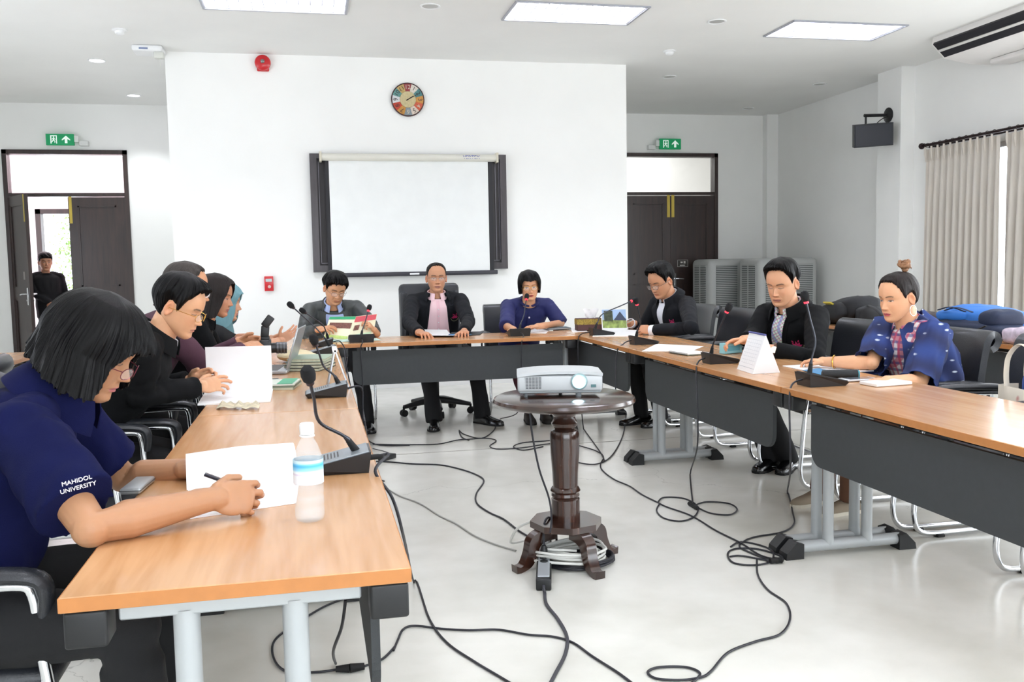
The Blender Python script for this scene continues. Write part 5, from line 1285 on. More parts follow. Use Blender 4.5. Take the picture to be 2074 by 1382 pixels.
P8.add_hair(hair_mesh([(0, .052), (20, .058), (38, .05), (52, -.005), (64, -.050), (80, -.060), (110, -.07), (180, -.08)], lambda dg, t: .022+.004*t, long=True, cols=300, flare=-.22, seed=21, jit=.006, ridge=1.3), label='short black bob swept to the side')
P8.glasses(GOLD, u=-.003, f=.098, rx=.025, ry=.019, thick=.0013)

# ---- P9
p = pt(1338, 570, X=2.80)
P9 = Person('man in a black jacket and glasses writing, farthest of the right row', (2.98, 7.2), 196, .58, p, 205, 24, 0, hs=1.10, build=1.04, skin='c08a68', slouch=.07, shw=.185, lean=.55)
wr = pt(1278, 656, X=2.58); P9.arm(1, wr, hd=(-.95, .2, -.1), pn=(0, -.5, -.8), curls=[.8, .8, 1.0, 1.2], thumb=.8); wl = pt(1322, 670, X=2.52); P9.arm(-1, wl, hd=(-.85, .35, .15), pn=(.1, .6, -.6), curls=[1.0, 1.1, 1.2, 1.3], thumb=.7, elbow=pt(1400, 664, X=2.72))
P9.legs({1: pt(1300, 858, Z=0), -1: pt(1340, 862, Z=0)})
P9.body(eye=.25)
P9.trousers(BLKTR); P9.shoe(1, SHOEB, ang=190); P9.shoe(-1, SHOEB, ang=200)
WS = mat('white_shirt', 'e6e9f2')
P9.top('open_jacket', JB, off=.026, sleeve=.95, cuff=.045); P9.patch('shirt_front', WS, .30, .975, .014, .040, .004)
for sd in (1, -1): P9.band('jacket_edge', JB, lambda q, sd=sd: (lerp(.28, .96, q), sd*lerp(.013, .040, q)), lambda q, sd=sd: sd*.026, .011, .007)
P9.collar('shirt_collar', WS, r0=.066, h=.042, flap=.045, gap=34, spread=.016); P9.collar('jacket_collar', JB, r0=.080, h=.048, flap=.055, gap=60, spread=.034)
P9.cuff(-1, WS, .90, .041, .05); P9.cuff(1, WS, .92, .040, .04); P9.emblem(.60, -30, .040, False)
P9.add_hair(hair_mesh(hline(.092, .068, -.005, -.07, .018), hth(.028, .010, .013, .030), cols=340, seed=24, ridge=1.5, lean=(0, .0, .25)))
P9.glasses(mat('thin_metal_frame', '8a8078'), u=-.006, f=.100, thick=.0014)
t = thing('pen', 'pale pen held by the writing man at the far end of the right row', 'pen', pt(1262, 660, X=2.5))
part('barrel', MB().tube([pt(1282, 648, X=2.50), pt(1262, 658, X=2.48)], .004, 8), mat('pen_silver', 'c8ccd0', .3, .6), t)

# ---- P10
p = pt(1584, 575, X=2.82)
P10 = Person('man in a black jacket with a checked shirt and wristwatch, reading at the right row', (3.0, 5.35), 200, .58, p, 214, 17, 0, hs=1.10, build=1.06, skin='d6a07d', slouch=.05, shw=.19, lean=.4)
wr = pt(1512, 688, X=2.50); P10.arm(1, wr, hd=(-.9, .3, -.1), pn=(0, -.3, -.9), curl=.6, thumb=.6); wl = pt(1566, 708, X=2.52); P10.arm(-1, wl, hd=(-.75, .6, .02), pn=(0, .2, -.9), curl=.5, elbow=pt(1650, 728, X=2.72))
P10.legs({1: pt(1562, 948, Z=0), -1: pt(1600, 950, Z=0)})
P10.body(eye=.3, lip='b06a62')
P10.trousers(BLKTR); P10.shoe(1, SHOEB, ang=215); P10.shoe(-1, SHOEB, ang=225)
def checks(N, L, co):
    mp = N.new('ShaderNodeMapping'); mp.inputs['Rotation'].default_value = (.3, .5, .6); L.new(co, mp.inputs[0])
    out = None
    for ax, sc, col in (('X', 70, (.15, .45, .18, 1)), ('Z', 70, (.55, .10, .30, 1)), ('Y', 34, (.15, .2, .6, 1))):
        w_ = N.new('ShaderNodeTexWave'); w_.wave_type = 'BANDS'; w_.bands_direction = ax; w_.inputs['Scale'].default_value = sc/6.28*1.6; w_.inputs['Distortion'].default_value = 1.2; w_.inputs['Detail'].default_value = 0; L.new(mp.outputs[0], w_.inputs[0])
        mr = N.new('ShaderNodeMapRange'); mr.inputs[1].default_value = .62; mr.inputs[2].default_value = .8; mr.inputs[3].default_value = 0; mr.inputs[4].default_value = .6; L.new(w_.outputs[1], mr.inputs[0])
        m = N.new('ShaderNodeMix'); m.data_type = 'RGBA'; m.inputs[7].default_value = col
        if out is None: m.inputs[6].default_value = (.78, .80, .78, 1)
        else: L.new(out, m.inputs[6])
        L.new(mr.outputs[0], m.inputs[0]); out = m.outputs[2]
    return out
CHK = pattern('checked_shirt', checks, .8)
P10.top('open_jacket', BLKCLOTH, off=.026, sleeve=.95, cuff=.046); P10.patch('shirt_front', CHK, .22, .975, .030, .042, .004)
for sd in (1, -1): P10.band('jacket_edge', BLKCLOTH, lambda q, sd=sd: (lerp(.20, .96, q), sd*lerp(.029, .042, q)), lambda q, sd=sd: sd*.028, .011, .007)
P10.collar('shirt_collar', CHK, r0=.068, h=.042, flap=.048, gap=34, spread=.018); P10.collar('jacket_collar', BLKCLOTH, r0=.082, h=.050, flap=.058, gap=66, spread=.036)
P10.emblem(.56, -34, .045)
P10.add_hair(hair_mesh(hline(.094, .074, .0, -.065, .020), hth(.024, .006, .009, .024), cols=340, seed=27, ridge=1.4, lean=(0, .05, .25)))
q = P10.joints[-1]; d_ = (q['W']-q['E']).normalized(); wp = lerp(q['E'], q['W'], .985)
wt = MB(); wt.tube([wp+(d_.orthogonal().normalized()*math.cos(k*PI/8)+d_.cross(d_.orthogonal().normalized())*math.sin(k*PI/8))*.031 for k in range(16)], .007, 8, closed=True)
wo = part('wristwatch', wt, mat('watch_strap_brown', '5a3a2c', .5), P10.e); nn = (CAM-wp); nn = (nn-d_*nn.dot(d_)).normalized()
b = MB(); b.cyl(wp+nn*.026, wp+nn*.038, .019, seg=24); part('watch_dial', b, mat('watch_gold_white', 'e6d6c0', .3, .3), wo)

# ---- P11
p = pt(1818, 603, X=2.80)
P11 = Person('woman with a topknot, hoop earrings and a patterned blue shawl, right row', (2.95, 3.98), 188, .56, p, 189, 11, 0, hs=.96, build=.92, skin='dba681', slouch=.04, shw=.175, lean=.45)
P11.bust = .03
wr = pt(1672, 733, Z=.785); P11.arm(1, wr, hd=(-.6, .78, .02), pn=(-.1, -.1, -1), curls=[.55, .6, .7, .8], thumb=.5, elbow=pt(1765, 735, X=2.66)); P11.arm(-1, pt(1800, 772, X=2.50), curl=.4, elbow=pt(1862, 775, X=2.72))
P11.legs({1: pt(1655, 1020, Z=0), -1: pt(1715, 1040, Z=0)})
P11.body(fem=True, eye=.55, lip='b8405a', fine_fore=True, hairc='2a1c18')
def plaid(N, L, co):
    out = None
    for ax, sc, col in (('X', 9, (.45, .04, .10, 1)), ('Z', 9, (.05, .06, .22, 1)), ('Y', 9, (.45, .04, .10, 1))):
        w_ = N.new('ShaderNodeTexWave'); w_.wave_type = 'BANDS'; w_.bands_direction = ax; w_.inputs['Scale'].default_value = sc; L.new(co, w_.inputs[0])
        mr = N.new('ShaderNodeMapRange'); mr.inputs[1].default_value = .6; mr.inputs[2].default_value = .75; mr.inputs[3].default_value = 0; mr.inputs[4].default_value = .75; L.new(w_.outputs[1], mr.inputs[0])
        m = N.new('ShaderNodeMix'); m.data_type = 'RGBA'; m.inputs[7].default_value = col
        if out is None: m.inputs[6].default_value = (.75, .70, .72, 1)
        else: L.new(out, m.inputs[6])
        L.new(mr.outputs[0], m.inputs[0]); out = m.outputs[2]
    return out
PLD = pattern('plaid_shirt', plaid, .8)
def ikat(N, L, co):
    mp = N.new('ShaderNodeMapping'); mp.inputs['Rotation'].default_value = (.4, .3, .5); mp.inputs['Scale'].default_value = (9, 9, 24); L.new(co, mp.inputs[0])
    vo = N.new('ShaderNodeTexVoronoi'); vo.inputs['Scale'].default_value = 1.6; vo.inputs['Randomness'].default_value = .7; L.new(mp.outputs[0], vo.inputs[0])
    mr = N.new('ShaderNodeMapRange'); mr.inputs[1].default_value = .13; mr.inputs[2].default_value = .24; mr.inputs[3].default_value = .9; mr.inputs[4].default_value = 0; L.new(vo.outputs[0], mr.inputs[0])
    wz = N.new('ShaderNodeTexNoise'); wz.inputs['Scale'].default_value = 4.5; wz.inputs['Detail'].default_value = 0; L.new(co, wz.inputs[0])
    m2 = N.new('ShaderNodeMapRange'); m2.inputs[1].default_value = .44; m2.inputs[2].default_value = .5; L.new(wz.outputs[0], m2.inputs[0])
    ml = N.new('ShaderNodeMath'); ml.operation = 'MULTIPLY'; L.new(mr.outputs[0], ml.inputs[0]); L.new(m2.outputs[0], ml.inputs[1])
    ck = N.new('ShaderNodeTexWave'); ck.bands_direction = 'DIAGONAL'; ck.inputs['Scale'].default_value = 2.2; L.new(co, ck.inputs[0])
    c1 = N.new('ShaderNodeMix'); c1.data_type = 'RGBA'; c1.inputs[6].default_value = (*lin('121d48'), 1); c1.inputs[7].default_value = (*lin('1e3570'), 1); L.new(ck.outputs[1], c1.inputs[0])
    c2 = N.new('ShaderNodeMix'); c2.data_type = 'RGBA'; c2.inputs[7].default_value = (.62, .68, .78, 1); L.new(c1.outputs[2], c2.inputs[6]); L.new(ml.outputs[0], c2.inputs[0])
    return c2.outputs[2]
SHW = pattern('blue_ikat_shawl', ikat, .85)
P11.top('plaid_shirt', PLD, off=.012, sleeve=.5, fold=.5, voxel=.009)
P11.collar('shirt_collar', PLD, r0=.060, h=.035, flap=.035, gap=50)
# shawl: loft around shoulders, open at the front
def shawl(s):
    rows = []; n = 46
    j = s.joints
    for i in range(n+1):
        a = lerp(22, 338, i/n); row = []
        for k in range(15):
            q = k/14
            t_ = lerp(1.03, .30, q); c, tg, D = s.spine(min(t_, 1)); x, y = math.sin(R(a)), math.cos(R(a))
            sp = spl([(0, .066), (.12, .09), (.25, .165), (.45, .195), (.7, .20), (1, .205)], q); dp = spl([(0, .074), (.12, .09), (.25, .115), (.45, .14), (.7, .155), (1, .16)], q)
            if y > 0: sp = lerp(sp, sp*.80, y*(1-abs(x))); dp += .02*q
            fo = .010*math.sin(a*.16+q*5)*q+.008*noise.noise(V((a*.05, q*4, 0)))
            up_ = .0
            row.append(c+s.Rv*x*(sp+fo)+D*y*(dp+fo)+s.U*(.03*(1-q)*(1-y)*.5)+V((0, 0, .012*math.sin(a*.13))))
        rows.append(row)
    mb = MB(); mb.grid(rows, .005)
    for sd in (1, -1):
        J = j[sd]; r2 = []; S, E, W = J['S'], J['E'], J['W']
        for i in range(13):
            q = i/12; pth = lerp(S+s.U*.02, E, min(1, q*1.05)) if q < .95 else lerp(E, W, .06); ax = (E-S).normalized(); o1 = ax.orthogonal().normalized(); o2 = ax.cross(o1)
            rr_ = spl([(0, .072), (.3, .078), (.7, .074), (1, .078)], q)
            r2.append([pth+(o1*math.cos(k*PI/12)+o2*math.sin(k*PI/12))*(rr_+.007*math.sin(k*1.9+q*7)) for k in range(24)])
        mb.grid(r2, .004, closed_u=True)
    mb.v = [p+V((noise.noise(p*14), noise.noise(p*14+V((9, 0, 0))), noise.noise(p*14+V((0, 9, 0)))))*.008 for p in mb.v]
    return part('shawl', mb, SHW, s.e, 'blue woven shawl with white ikat marks', sm=70)
shawl(P11)
JEAN = mat('brown_trousers', '6b4a38', .8, var=.06)
P11.trousers(JEAN, hem=.045, cut=.92)
SN = mat('tan_canvas_shoe', '8f8271', .85, var=.08); SO = mat('cream_sole', 'd8d2c4', .6)
P11.shoe(1, SN, ang=195, sole=SO, casual=True); P11.shoe(-1, SN, ang=185, sole=SO, casual=True)
hr_ = P11.add_hair(hair_mesh(hline(.093, .072, .0, -.045, .016), hth(.012, .008, .014, .008), cols=320, seed=30, ridge=.8, fade=.8), hairmat('dark_brown_hair', '1c1412'))
BUN = hairmat('brown_topknot_hair', '8a6448'); bn = MB(); rnd = random.Random(5)
for k in range(7):
    a0 = rnd.uniform(0, 6.28); tl = rnd.uniform(-.5, .5); rr_ = rnd.uniform(.014, .024); c = V((rnd.uniform(-.006, .006), -.075+rnd.uniform(-.006, .006), .150+rnd.uniform(-.010, .012)))
    q = Matrix.Rotation(tl, 3, 'X') @ Matrix.Rotation(rnd.uniform(-.6, .6), 3, 'Y'); bn.tube([c+q @ V((math.cos(a0+j*PI/8)*rr_, math.sin(a0+j*PI/8)*rr_, .004*math.sin(j))) for j in range(16)], .0085, 8, closed=True)
bn.ell((0, -.075, .150), (.020, .020, .018)); bn.ell((0, -.072, .130), (.016, .016, .014))
bn.tube(smoothpath([(0, -.09, .145), (.01, -.115, .14), (.012, -.125, .125)], 5), .003, 6)
P11.add_hair(bn, BUN, 'topknot', hr_)
for sd in (1, -1):
    c = V((sd*.082, -.008, -.066)); e_ = MB(); e_.tube([c+V((sd*.002, math.sin(k*PI/14)*.021, math.cos(k*PI/14)*.027)) for k in range(28)], .0019, 6, closed=True); e_.v = [P11.HM @ v for v in e_.v]; part('hoop_earring', e_, mat('silver_hoop', 'd8d2cc', .15, 1), P11.e)
q = P11.joints[1]; d_ = (q['W']-q['E']).normalized(); wp = lerp(q['E'], q['W'], .80); o1 = d_.orthogonal().normalized(); o2 = d_.cross(o1)
part('bracelet', MB().tube([wp+(o1*math.cos(k*PI/10)+o2*math.sin(k*PI/10))*.0325 for k in range(20)], .003, 6, closed=True), GOLD, P11.e)

# ---- P12 standing
p = pt(92, 531, Y=13.25)
P12 = Person('person in a black long-sleeved top standing in the open left doorway', (p.x+.02, 13.30), -72, .80, p, -66, 4, 0, hs=1.0, build=.92, skin='b98668', slouch=.0, lean=.1)
F12 = P12.F; P12.arm(1, P12.P0+V((.02, 0, .10))+F12*.17, hd=(.7, -.3, -.4), pn=(-.3, .6, -.2), curl=.5); P12.arm(-1, P12.P0+V((.06, 0, .12))+F12*.19, hd=(-.7, -.3, -.3), pn=(.3, .6, -.2), curl=.5)
P12.leg = {}
for sd in (1, -1):
    f_ = V((p.x+.02, 13.30, 0))+P12.Rv*sd*.10; P12.leg[sd] = (P12.P0+P12.Rv*sd*.09, P12.P0*.5+f_*.5+V((0, 0, .03)), f_+V((0, 0, .09)), f_)
P12.body(eye=.8)
P12.trousers(BLKTR, hem=.06); P12.shoe(1, SHOEB); P12.shoe(-1, SHOEB)
P12.top('long_sleeved_top', mat('black_jersey', '101014', .85), off=.018, sleeve=.97, cuff=.038, t0=-.16); P12.collar('neckband', mat('black_jersey', '101014'), r0=.066, h=.014, flap=0, gap=0)
P12.add_hair(hair_mesh([(0, .055), (30, .052), (50, .045), (64, .03), (74, .0), (84, .015), (100, .02), (112, -.02), (150, -.06), (180, -.065)], hth(.022, .014, .016, .022), cols=220, seed=33))
# ================================================================== gooseneck microphones
MICG = mat('microphone_base_black', '1a1b1e', .4); MICS = mat('microphone_silver_panel', '8f969c', .35, .4); FOAM = mat('microphone_foam', '101114', .95, bump=.6, bscale=900)
REDL = mat('microphone_red_ring', 'd83040', .4, emis='ff3344', es=1.5); DIMR = mat('microphone_dark_ring', '2a1416', .4); GOOSE = mat('gooseneck_metal', '3a3c42', .3, .8)
def gmic(base, rot, headp, label, lit=True, ln=.165, wd=.115, bend=None, silver=True):
    """base: centre on the table; rot: direction (deg) the low front edge faces, head: world point"""
    z = .7505; t = thing('gooseneck_microphone', label, 'microphone', (base.x, base.y, z), 'gooseneck conference microphones')
    f = V((math.cos(R(rot)), math.sin(R(rot)), 0)); r_ = V((f.y, -f.x, 0)); o = V((base.x, base.y, z)); P = lambda a, b_, c: o+f*a+r_*b_+V((0, 0, c))
    b = MB(); h0, h1 = .018, .058; l2 = ln/2; w2 = wd/2
    vs = [P(l2-.012, -w2+.012, 0), P(l2-.012, w2-.012, 0), P(-l2+.008, w2-.008, 0), P(-l2+.008, -w2+.008, 0), P(l2, -w2, h0), P(l2, w2, h0), P(-l2, w2, h1), P(-l2, -w2, h1)]
    b.add(vs, [(0, 1, 2, 3), (4, 7, 6, 5), (0, 4, 5, 1), (1, 5, 6, 2), (2, 6, 7, 3), (3, 7, 4, 0)]); bs = part('base', b, MICG, t, sm=0)
    nrm = V((0, 0, 1))*ln+f*(h1-h0); nrm.normalize()
    b = MB(); vs = [P(l2-.006, -w2+.006, h0+.001), P(l2-.006, w2-.006, h0+.001), P(-l2+.006, w2-.006, h1-.001), P(-l2+.006, -w2+.006, h1-.001)]
    b.prism(vs, nrm*.004); tp_ = part('top_panel', b, MICS if silver else MICG, t, sm=0)
    g = MB()
    for k in range(7): a = -l2*.1+k*.009; zc = h0+(h1-h0)*(l2-a)/ln+.005; g.add([P(a, -w2*.55, zc), P(a, w2*.55, zc), P(a+.004, w2*.55, zc-.001), P(a+.004, -w2*.55, zc-.001)], [(0, 1, 2, 3)])
    part('speaker_slots', g, MICG, tp_, sm=0)
    n0 = P(-l2+.035, 0, h1-.006); H = V(headp); mid = lerp(n0, H, .45)+(bend if bend is not None else V((0, 0, .03)))
    nk = smoothpath([n0, n0+(mid-n0)*.35+V((0, 0, .012)), mid, lerp(mid, H, .6), H], 6)
    part('gooseneck', MB().tube(nk, [.0075]*6+[.0045]*(len(nk)-6), 10), GOOSE, t)
    part('neck_boot', MB().tube([n0-V((0, 0, .006)), n0+(nk[5]-n0)*.9], [.012, .008], 12), BLKR, t)
    d = (nk[-1]-nk[-3]).normalized(); q = d.to_track_quat('Z', 'Y').to_matrix(); 
    part('light_ring', MB().cyl(H-d*.004, H+d*.006, .0105), REDL if lit else DIMR, t)
    part('foam_windscreen', MB().lathe([(.010, .004), (.0165, .012), (.019, .026), (.018, .040), (.012, .050), (.0, .053)], H, 20, rot=q), FOAM, t)
    return t, P(-l2, 0, .03)
def hp(u, v, **k): return pt(u, v, **k)
gm = []
b1 = V((.045, 2.52, 0)); T, _c1 = gmic(b1, 180, pt(628, 775, Y=2.36), 'gooseneck microphone nearest the camera on the left table, big foam head', False, .19, .13, V((-.045, 0, .0)))
b2 = V((.045, 4.02, 0)); T, _c2 = gmic(b2, 180, pt(640, 700, Y=3.98), 'gooseneck microphone on the left row beside the silver easel', False, .18, .12, V((-.02, 0, 0)))
b3 = V((.05, 6.0, 0)); T, _c3 = gmic(b3, 180, pt(595, 624, Y=5.95), 'leftmost gooseneck microphone head, at the far part of the left row', False, .17, .11, V((.0, 0, .02)))
b4 = V((.06, 6.62, 0)); T, _c4 = gmic(b4, 180, pt(619, 634, Y=6.55), 'gooseneck microphone behind the leftmost one, bent left in front of the grey jacket', False, .15, .11, V((.03, 0, .02)))
b5 = V((.345, 6.92, 0)); T, _c5 = gmic(b5, 90, pt(746, 630, Y=6.95), 'gooseneck microphone on the head table in front of the brochure', True, .17, .19, V((-.0, 0, 0)), False)
b6 = V((1.56, 6.98, 0)); T, _c6 = gmic(b6, 90, pt(1066, 607, Y=7.05), 'gooseneck microphone at the mouth of the woman in the navy jacket', True, .17, .17, V((.01, 0, 0)), False)
b7 = V((2.16, 6.72, 0)); T, _c7 = gmic(b7, 0, pt(1279, 610, Y=6.85), 'gooseneck microphone arching right near the tissue box', True, .18, .12, V((-.07, 0, .02)), False)
b8 = V((2.18, 5.86, 0)); T, _c8 = gmic(b8, 0, pt(1290, 617, X=2.10), 'gooseneck microphone leaning left beside the writing man in the right row', True, .18, .12, V((.03, 0, 0)), False)
b9 = V((2.15, 4.60, 0)); T, _c9 = gmic(b9, 0, pt(1472, 632, X=2.13), 'gooseneck microphone beside the white desk calendar', True, .18, .12, V((-.01, 0, 0)), False)
b10 = V((2.17, 3.62, 0)); T, _c10 = gmic(b10, 0, pt(1633, 613, X=2.10), 'gooseneck microphone nearest the camera on the right row, beside the pencil case', True, .19, .13, V((.035, 0, 0)), False)

# ================================================================== cables
def cable(path, label, r_=.0042, m=None, sub=7, name='cable', group='black microphone cables on the floor', cat='cable'):
    P_ = [V((p.x, p.y, max(p.z, r_+.0008))) for p in smoothpath(path, sub)]; o0 = P_[0]; mb = MB(); mb.tube(P_, r_, 8)
    return one(name, mb, m or CABLE, label, cat, tuple(o0), group)
def fl(*uv, z=.0055): return [pt(u, v, Z=z) for u, v in uv]
def hang(P_): return [V(p) for p in P_]
cb1 = cable([_c1+V((.005, 0, -.002)), _c1+V((.05, 0, .005)), pt(760, 955, Y=2.42), pt(795, 1010, Y=2.42), pt(818, 1090, Y=2.44)]+fl((838, 1180), (870, 1255), (905, 1302), (960, 1340), (1010, 1370), (1060, 1400)), 'black cable dropping from the nearest left microphone and running to the bottom edge')
part('cable_plug', MB().tube([_c1, _c1+V((.022, 0, .001)), _c1+V((.035, 0, .002))], [.008, .0075, .0045], 10), BLKR, None).parent = cb1
cb1.children[0].data.transform(Matrix.Translation(-V(cb1.location)))
cable([_c2, _c2+V((.06, 0, 0)), pt(735, 830, Y=4.05), pt(742, 880, Y=4.05)]+fl((744, 940), (758, 965), (778, 975)), 'black cable looping off the left row from the second microphone')
cable([_c3, _c3+V((.05, 0, .0)), pt(700, 735, Y=5.9), pt(712, 800, Y=5.95)]+fl((716, 872), (760, 900), (830, 902)), 'black cable hanging in front of the left row legs, far end')
cable([_c4, _c4+V((.05, -.03, .0)), _c4+V((.09, -.05, -.1)), pt(702, 770, Y=6.4)]+fl((720, 868), (745, 880)), 'thin black cable behind the left row corner')
cable([_c5, _c5+V((.0, -.10, -.02)), V((.33, 6.735, .70)), V((.335, 6.72, .45)), V((.32, 6.70, .1))]+fl((716, 862), (735, 868)), 'black cable down the front of the head table from the brochure microphone')
cable([_c6, _c6+V((0, -.10, -.02)), V((1.53, 6.735, .70)), V((1.52, 6.72, .45)), V((1.49, 6.70, .2))]+fl((1012, 850), (1000, 872), (975, 888), (940, 880), (930, 872), (936, 886), (950, 892)), 'black cable from the speaking woman\'s microphone coiled on the floor')
cable([_c7, _c7+V((-.08, 0, -.02)), V((1.965, 6.70, .70)), V((1.96, 6.68, .45))]+fl((1182, 870), (1190, 880), (1215, 915), (1225, 935)), 'black cable down beside the inner corner of the right row')
cable([_c8, _c8+V((-.06, -.02, -.02)), V((1.965, 5.80, .69)), V((1.955, 5.77, .35))]+fl((1268, 838), (1262, 880), (1240, 922), (1210, 940), (1175, 938), (1160, 930)), 'black cable dropping from the leaning microphone of the right row')
cable([_c9, _c9+V((-.05, -.02, -.02)), V((1.965, 4.50, .69)), V((1.955, 4.46, .35))]+fl((1398, 960), (1402, 1010), (1405, 1025)), 'black cable hanging down the middle panel of the right row')
cable([_c10, _c10+V((-.06, -.02, -.02)), V((1.965, 3.53, .69)), V((1.955, 3.50, .42))]+fl((1595, 1000), (1606, 1040), (1608, 1062), (1585, 1078), (1530, 1088), (1505, 1098), (1498, 1108), (1520, 1120), (1560, 1136)), 'black cable from the nearest right microphone to the floor coil')
cable(fl((755, 900), (820, 901), (885, 900), (925, 892), (950, 890), (985, 888), (1005, 893), (992, 904), (1010, 910), (1060, 907), (1105, 900), (1150, 898), (1180, 905), (1208, 914), (1222, 925), (1216, 942), (1222, 955), (1245, 972), (1275, 985), (1300, 1002), (1332, 1018), (1350, 1027), (1400, 1045), (1450, 1075), (1500, 1100), (1540, 1125), (1580, 1135)), 'long black cable wandering across the middle of the floor')
cable(fl((1332, 1018), (1345, 1008), (1385, 1010), (1412, 1025), (1408, 1045), (1380, 1056), (1345, 1050), (1330, 1035), (1336, 1020)), 'loop of black cable on the floor in front of the right row', group=None)
cable(fl((1405, 1025), (1430, 1017), (1475, 1020), (1493, 1032), (1478, 1043), (1440, 1040), (1412, 1028)), 'second small cable loop on the floor beside the hanging cable', group=None)
part('connector', MB().tube(fl((1396, 1020), (1413, 1030), z=.012), [.011, .011], 10), BLKR, cable(fl((1100, 905), (1060, 912), (1040, 905), (1060, 897), (1110, 893), (1125, 890)), 'short loop of cable on the floor behind the round table'))
cable(fl((1480, 1108), (1500, 1098), (1540, 1105), (1565, 1118), (1560, 1138), (1525, 1145), (1485, 1140), (1474, 1122), (1490, 1112), (1530, 1112), (1570, 1122), (1586, 1132), (1575, 1140), (1545, 1134), (1500, 1126), (1478, 1128)), 'tangled black cable coil on the floor in front of the right table leg', sub=8)
part('connector', MB().tube(fl((1566, 1134), (1585, 1136), z=.014), [.013, .012], 10), BLKR, bpy.data.objects[[o.name for o in COL.objects if o.name.startswith('cable')][-1]] if False else one('cable_connector', MB().tube(fl((1560, 1137), (1584, 1134), z=.014), [.012, .012], 10), BLKR, 'thick black connector on the coil by the right table leg', 'connector', tuple(pt(1570, 1136, Z=0))))
cable(fl((1533, 1135), (1535, 1165), (1555, 1195), (1592, 1222), (1600, 1255), (1580, 1285), (1530, 1300), (1475, 1322), (1440, 1360), (1420, 1372), (1380, 1378), (1330, 1375), (1312, 1362), (1335, 1352), (1390, 1352), (1418, 1365), (1400, 1385)), 'black cable curving down from the coil to the bottom of the picture')
cable(fl((797, 1318), (806, 1296), (817, 1275), (840, 1268), (895, 1274), (950, 1277), (1010, 1276), (1070, 1286), (1120, 1290), (1160, 1302), (1200, 1330), (1250, 1362), (1290, 1392)), 'black cable running from under the left table to the bottom edge')
cable(fl((762, 935), (790, 936), (835, 940), (890, 942), (930, 950), (965, 962), (980, 975), (965, 1000), (966, 1020), (990, 1038), (1020, 1052), (1050, 1075), (1072, 1088)), 'black twisted cable from the left row to the power strip under the round table', .0048)
cable(fl((775, 985), (810, 1005), (850, 1020), (890, 1045), (925, 1062), (960, 1085), (1000, 1102), (1045, 1116)), 'pale grey cable across the floor to the round table', .004, mat('grey_cable', '9c9b96', .5), group=None)
cable([pt(1073, 838, Y=3.62), pt(1078, 880, Y=3.62), pt(1092, 950, Y=3.6), pt(1112, 1010, Y=3.6), pt(1117, 1050, Y=3.6), pt(1114, 1080, Y=3.6)], 'black projector cable hanging from the round table top', .0042, group=None)
ad_ = fl((770, 930), (798, 922)); t = thing('power_adapter', 'black laptop power adapter on the floor beside the left row', 'power adapter', tuple(pt(784, 927, Z=0)))
dx = (ad_[1]-ad_[0]).normalized(); part('brick', MB().box(pt(784, 926, Z=.017), (.13, .055, .032), rz3(math.atan2(dx.y, dx.x)), bev=.005), BLKP, t)
part('lead', MB().tube(smoothpath(fl((797, 922), (780, 915), (755, 909))), .003, 6), CABLE, t)
# under the left table
cable(fl((700, 1212), (655, 1230), (590, 1270), (555, 1300), (555, 1335), (580, 1360), (640, 1362), (680, 1357)), 'black cable loop on the floor under the left foreground table')
cable(fl((738, 1350), (775, 1335), (800, 1310)), 'short black cable leading out of the connector under the left table')
cable([pt(700, 1215, Y=2.2), pt(692, 1270, Y=2.25), pt(675, 1320, Y=2.4)]+fl((680, 1345)), 'cable hanging down behind the left foreground table leg', group=None)
t = thing('cable_connector', 'black inline connector lying on the floor under the left table', 'connector', tuple(pt(710, 1355, Z=0)))
part('plug', MB().tube(fl((680, 1356), (708, 1354), z=.014), [.010, .014], 10), BLKR, t); part('socket', MB().tube(fl((709, 1354), (738, 1350), z=.014), [.015, .011], 10), BLKR, t)
# power strip, plugs and white coil
t = thing('power_strip', 'black and silver power strip with plugs in front of the round table', 'power strip', tuple(pt(1101, 1175, Z=0)))
a0, a1 = pt(1101, 1188, Z=.02), pt(1104, 1085, Z=.02); dx = (a1-a0).normalized(); ry = rz3(math.atan2(dx.y, dx.x)); L_ = (a1-a0).length; cc_ = (a0+a1)/2
part('body', MB().box(cc_+V((0, 0, .005)), (L_, .062, .048), ry, bev=.006), BLKP, t)
part('socket_plate', MB().box(cc_+V((0, 0, .031)), (L_*.93, .048, .006), ry, bev=.002), mat('strip_silver', 'b9bec4', .35, .4), t)
for f_ in (.3, .55, .8):
    c = lerp(a0, a1, f_); part('socket', MB().cyl((c.x, c.y, .052), (c.x, c.y, .056), .017), BLKP, t)
c = lerp(a0, a1, .36)
part('cord', MB().tube([a0+V((0, 0, .0)), a0-dx*.03]+smoothpath(fl((1103, 1200), (1107, 1225), (1130, 1255), (1148, 1290), (1145, 1325), (1125, 1365), (1112, 1390))), .0065, 10), mat('dark_grey_cord', '3a3a40', .5), t)
t = thing('power_plug', 'black plug standing in the front socket of the power strip', 'plug', (c.x, c.y, .055))
part('plug_body', MB().tube([(c.x, c.y, .05), (c.x, c.y, .09), (c.x, c.y, .11)], [.019, .016, .009], 14), BLKP, t)
part('lead', MB().tube(smoothpath([(c.x, c.y, .11), (c.x+.01, c.y+.03, .19), (c.x+.05, c.y+.10, .20), (c.x+.10, c.y+.18, .14), (c.x+.12, c.y+.24, .02)], 6), .005, 8), CABLE, t)
c = lerp(a0, a1, .62); t = thing('power_plug', 'white plug in the rear socket of the power strip', 'plug', (c.x, c.y, .055))
part('plug_body', MB().tube([(c.x, c.y, .05), (c.x, c.y, .09), (c.x-.005, c.y+.01, .11)], [.019, .016, .009], 14), WPL, t)
WC = mat('white_cable', 'd6d6d2', .45)
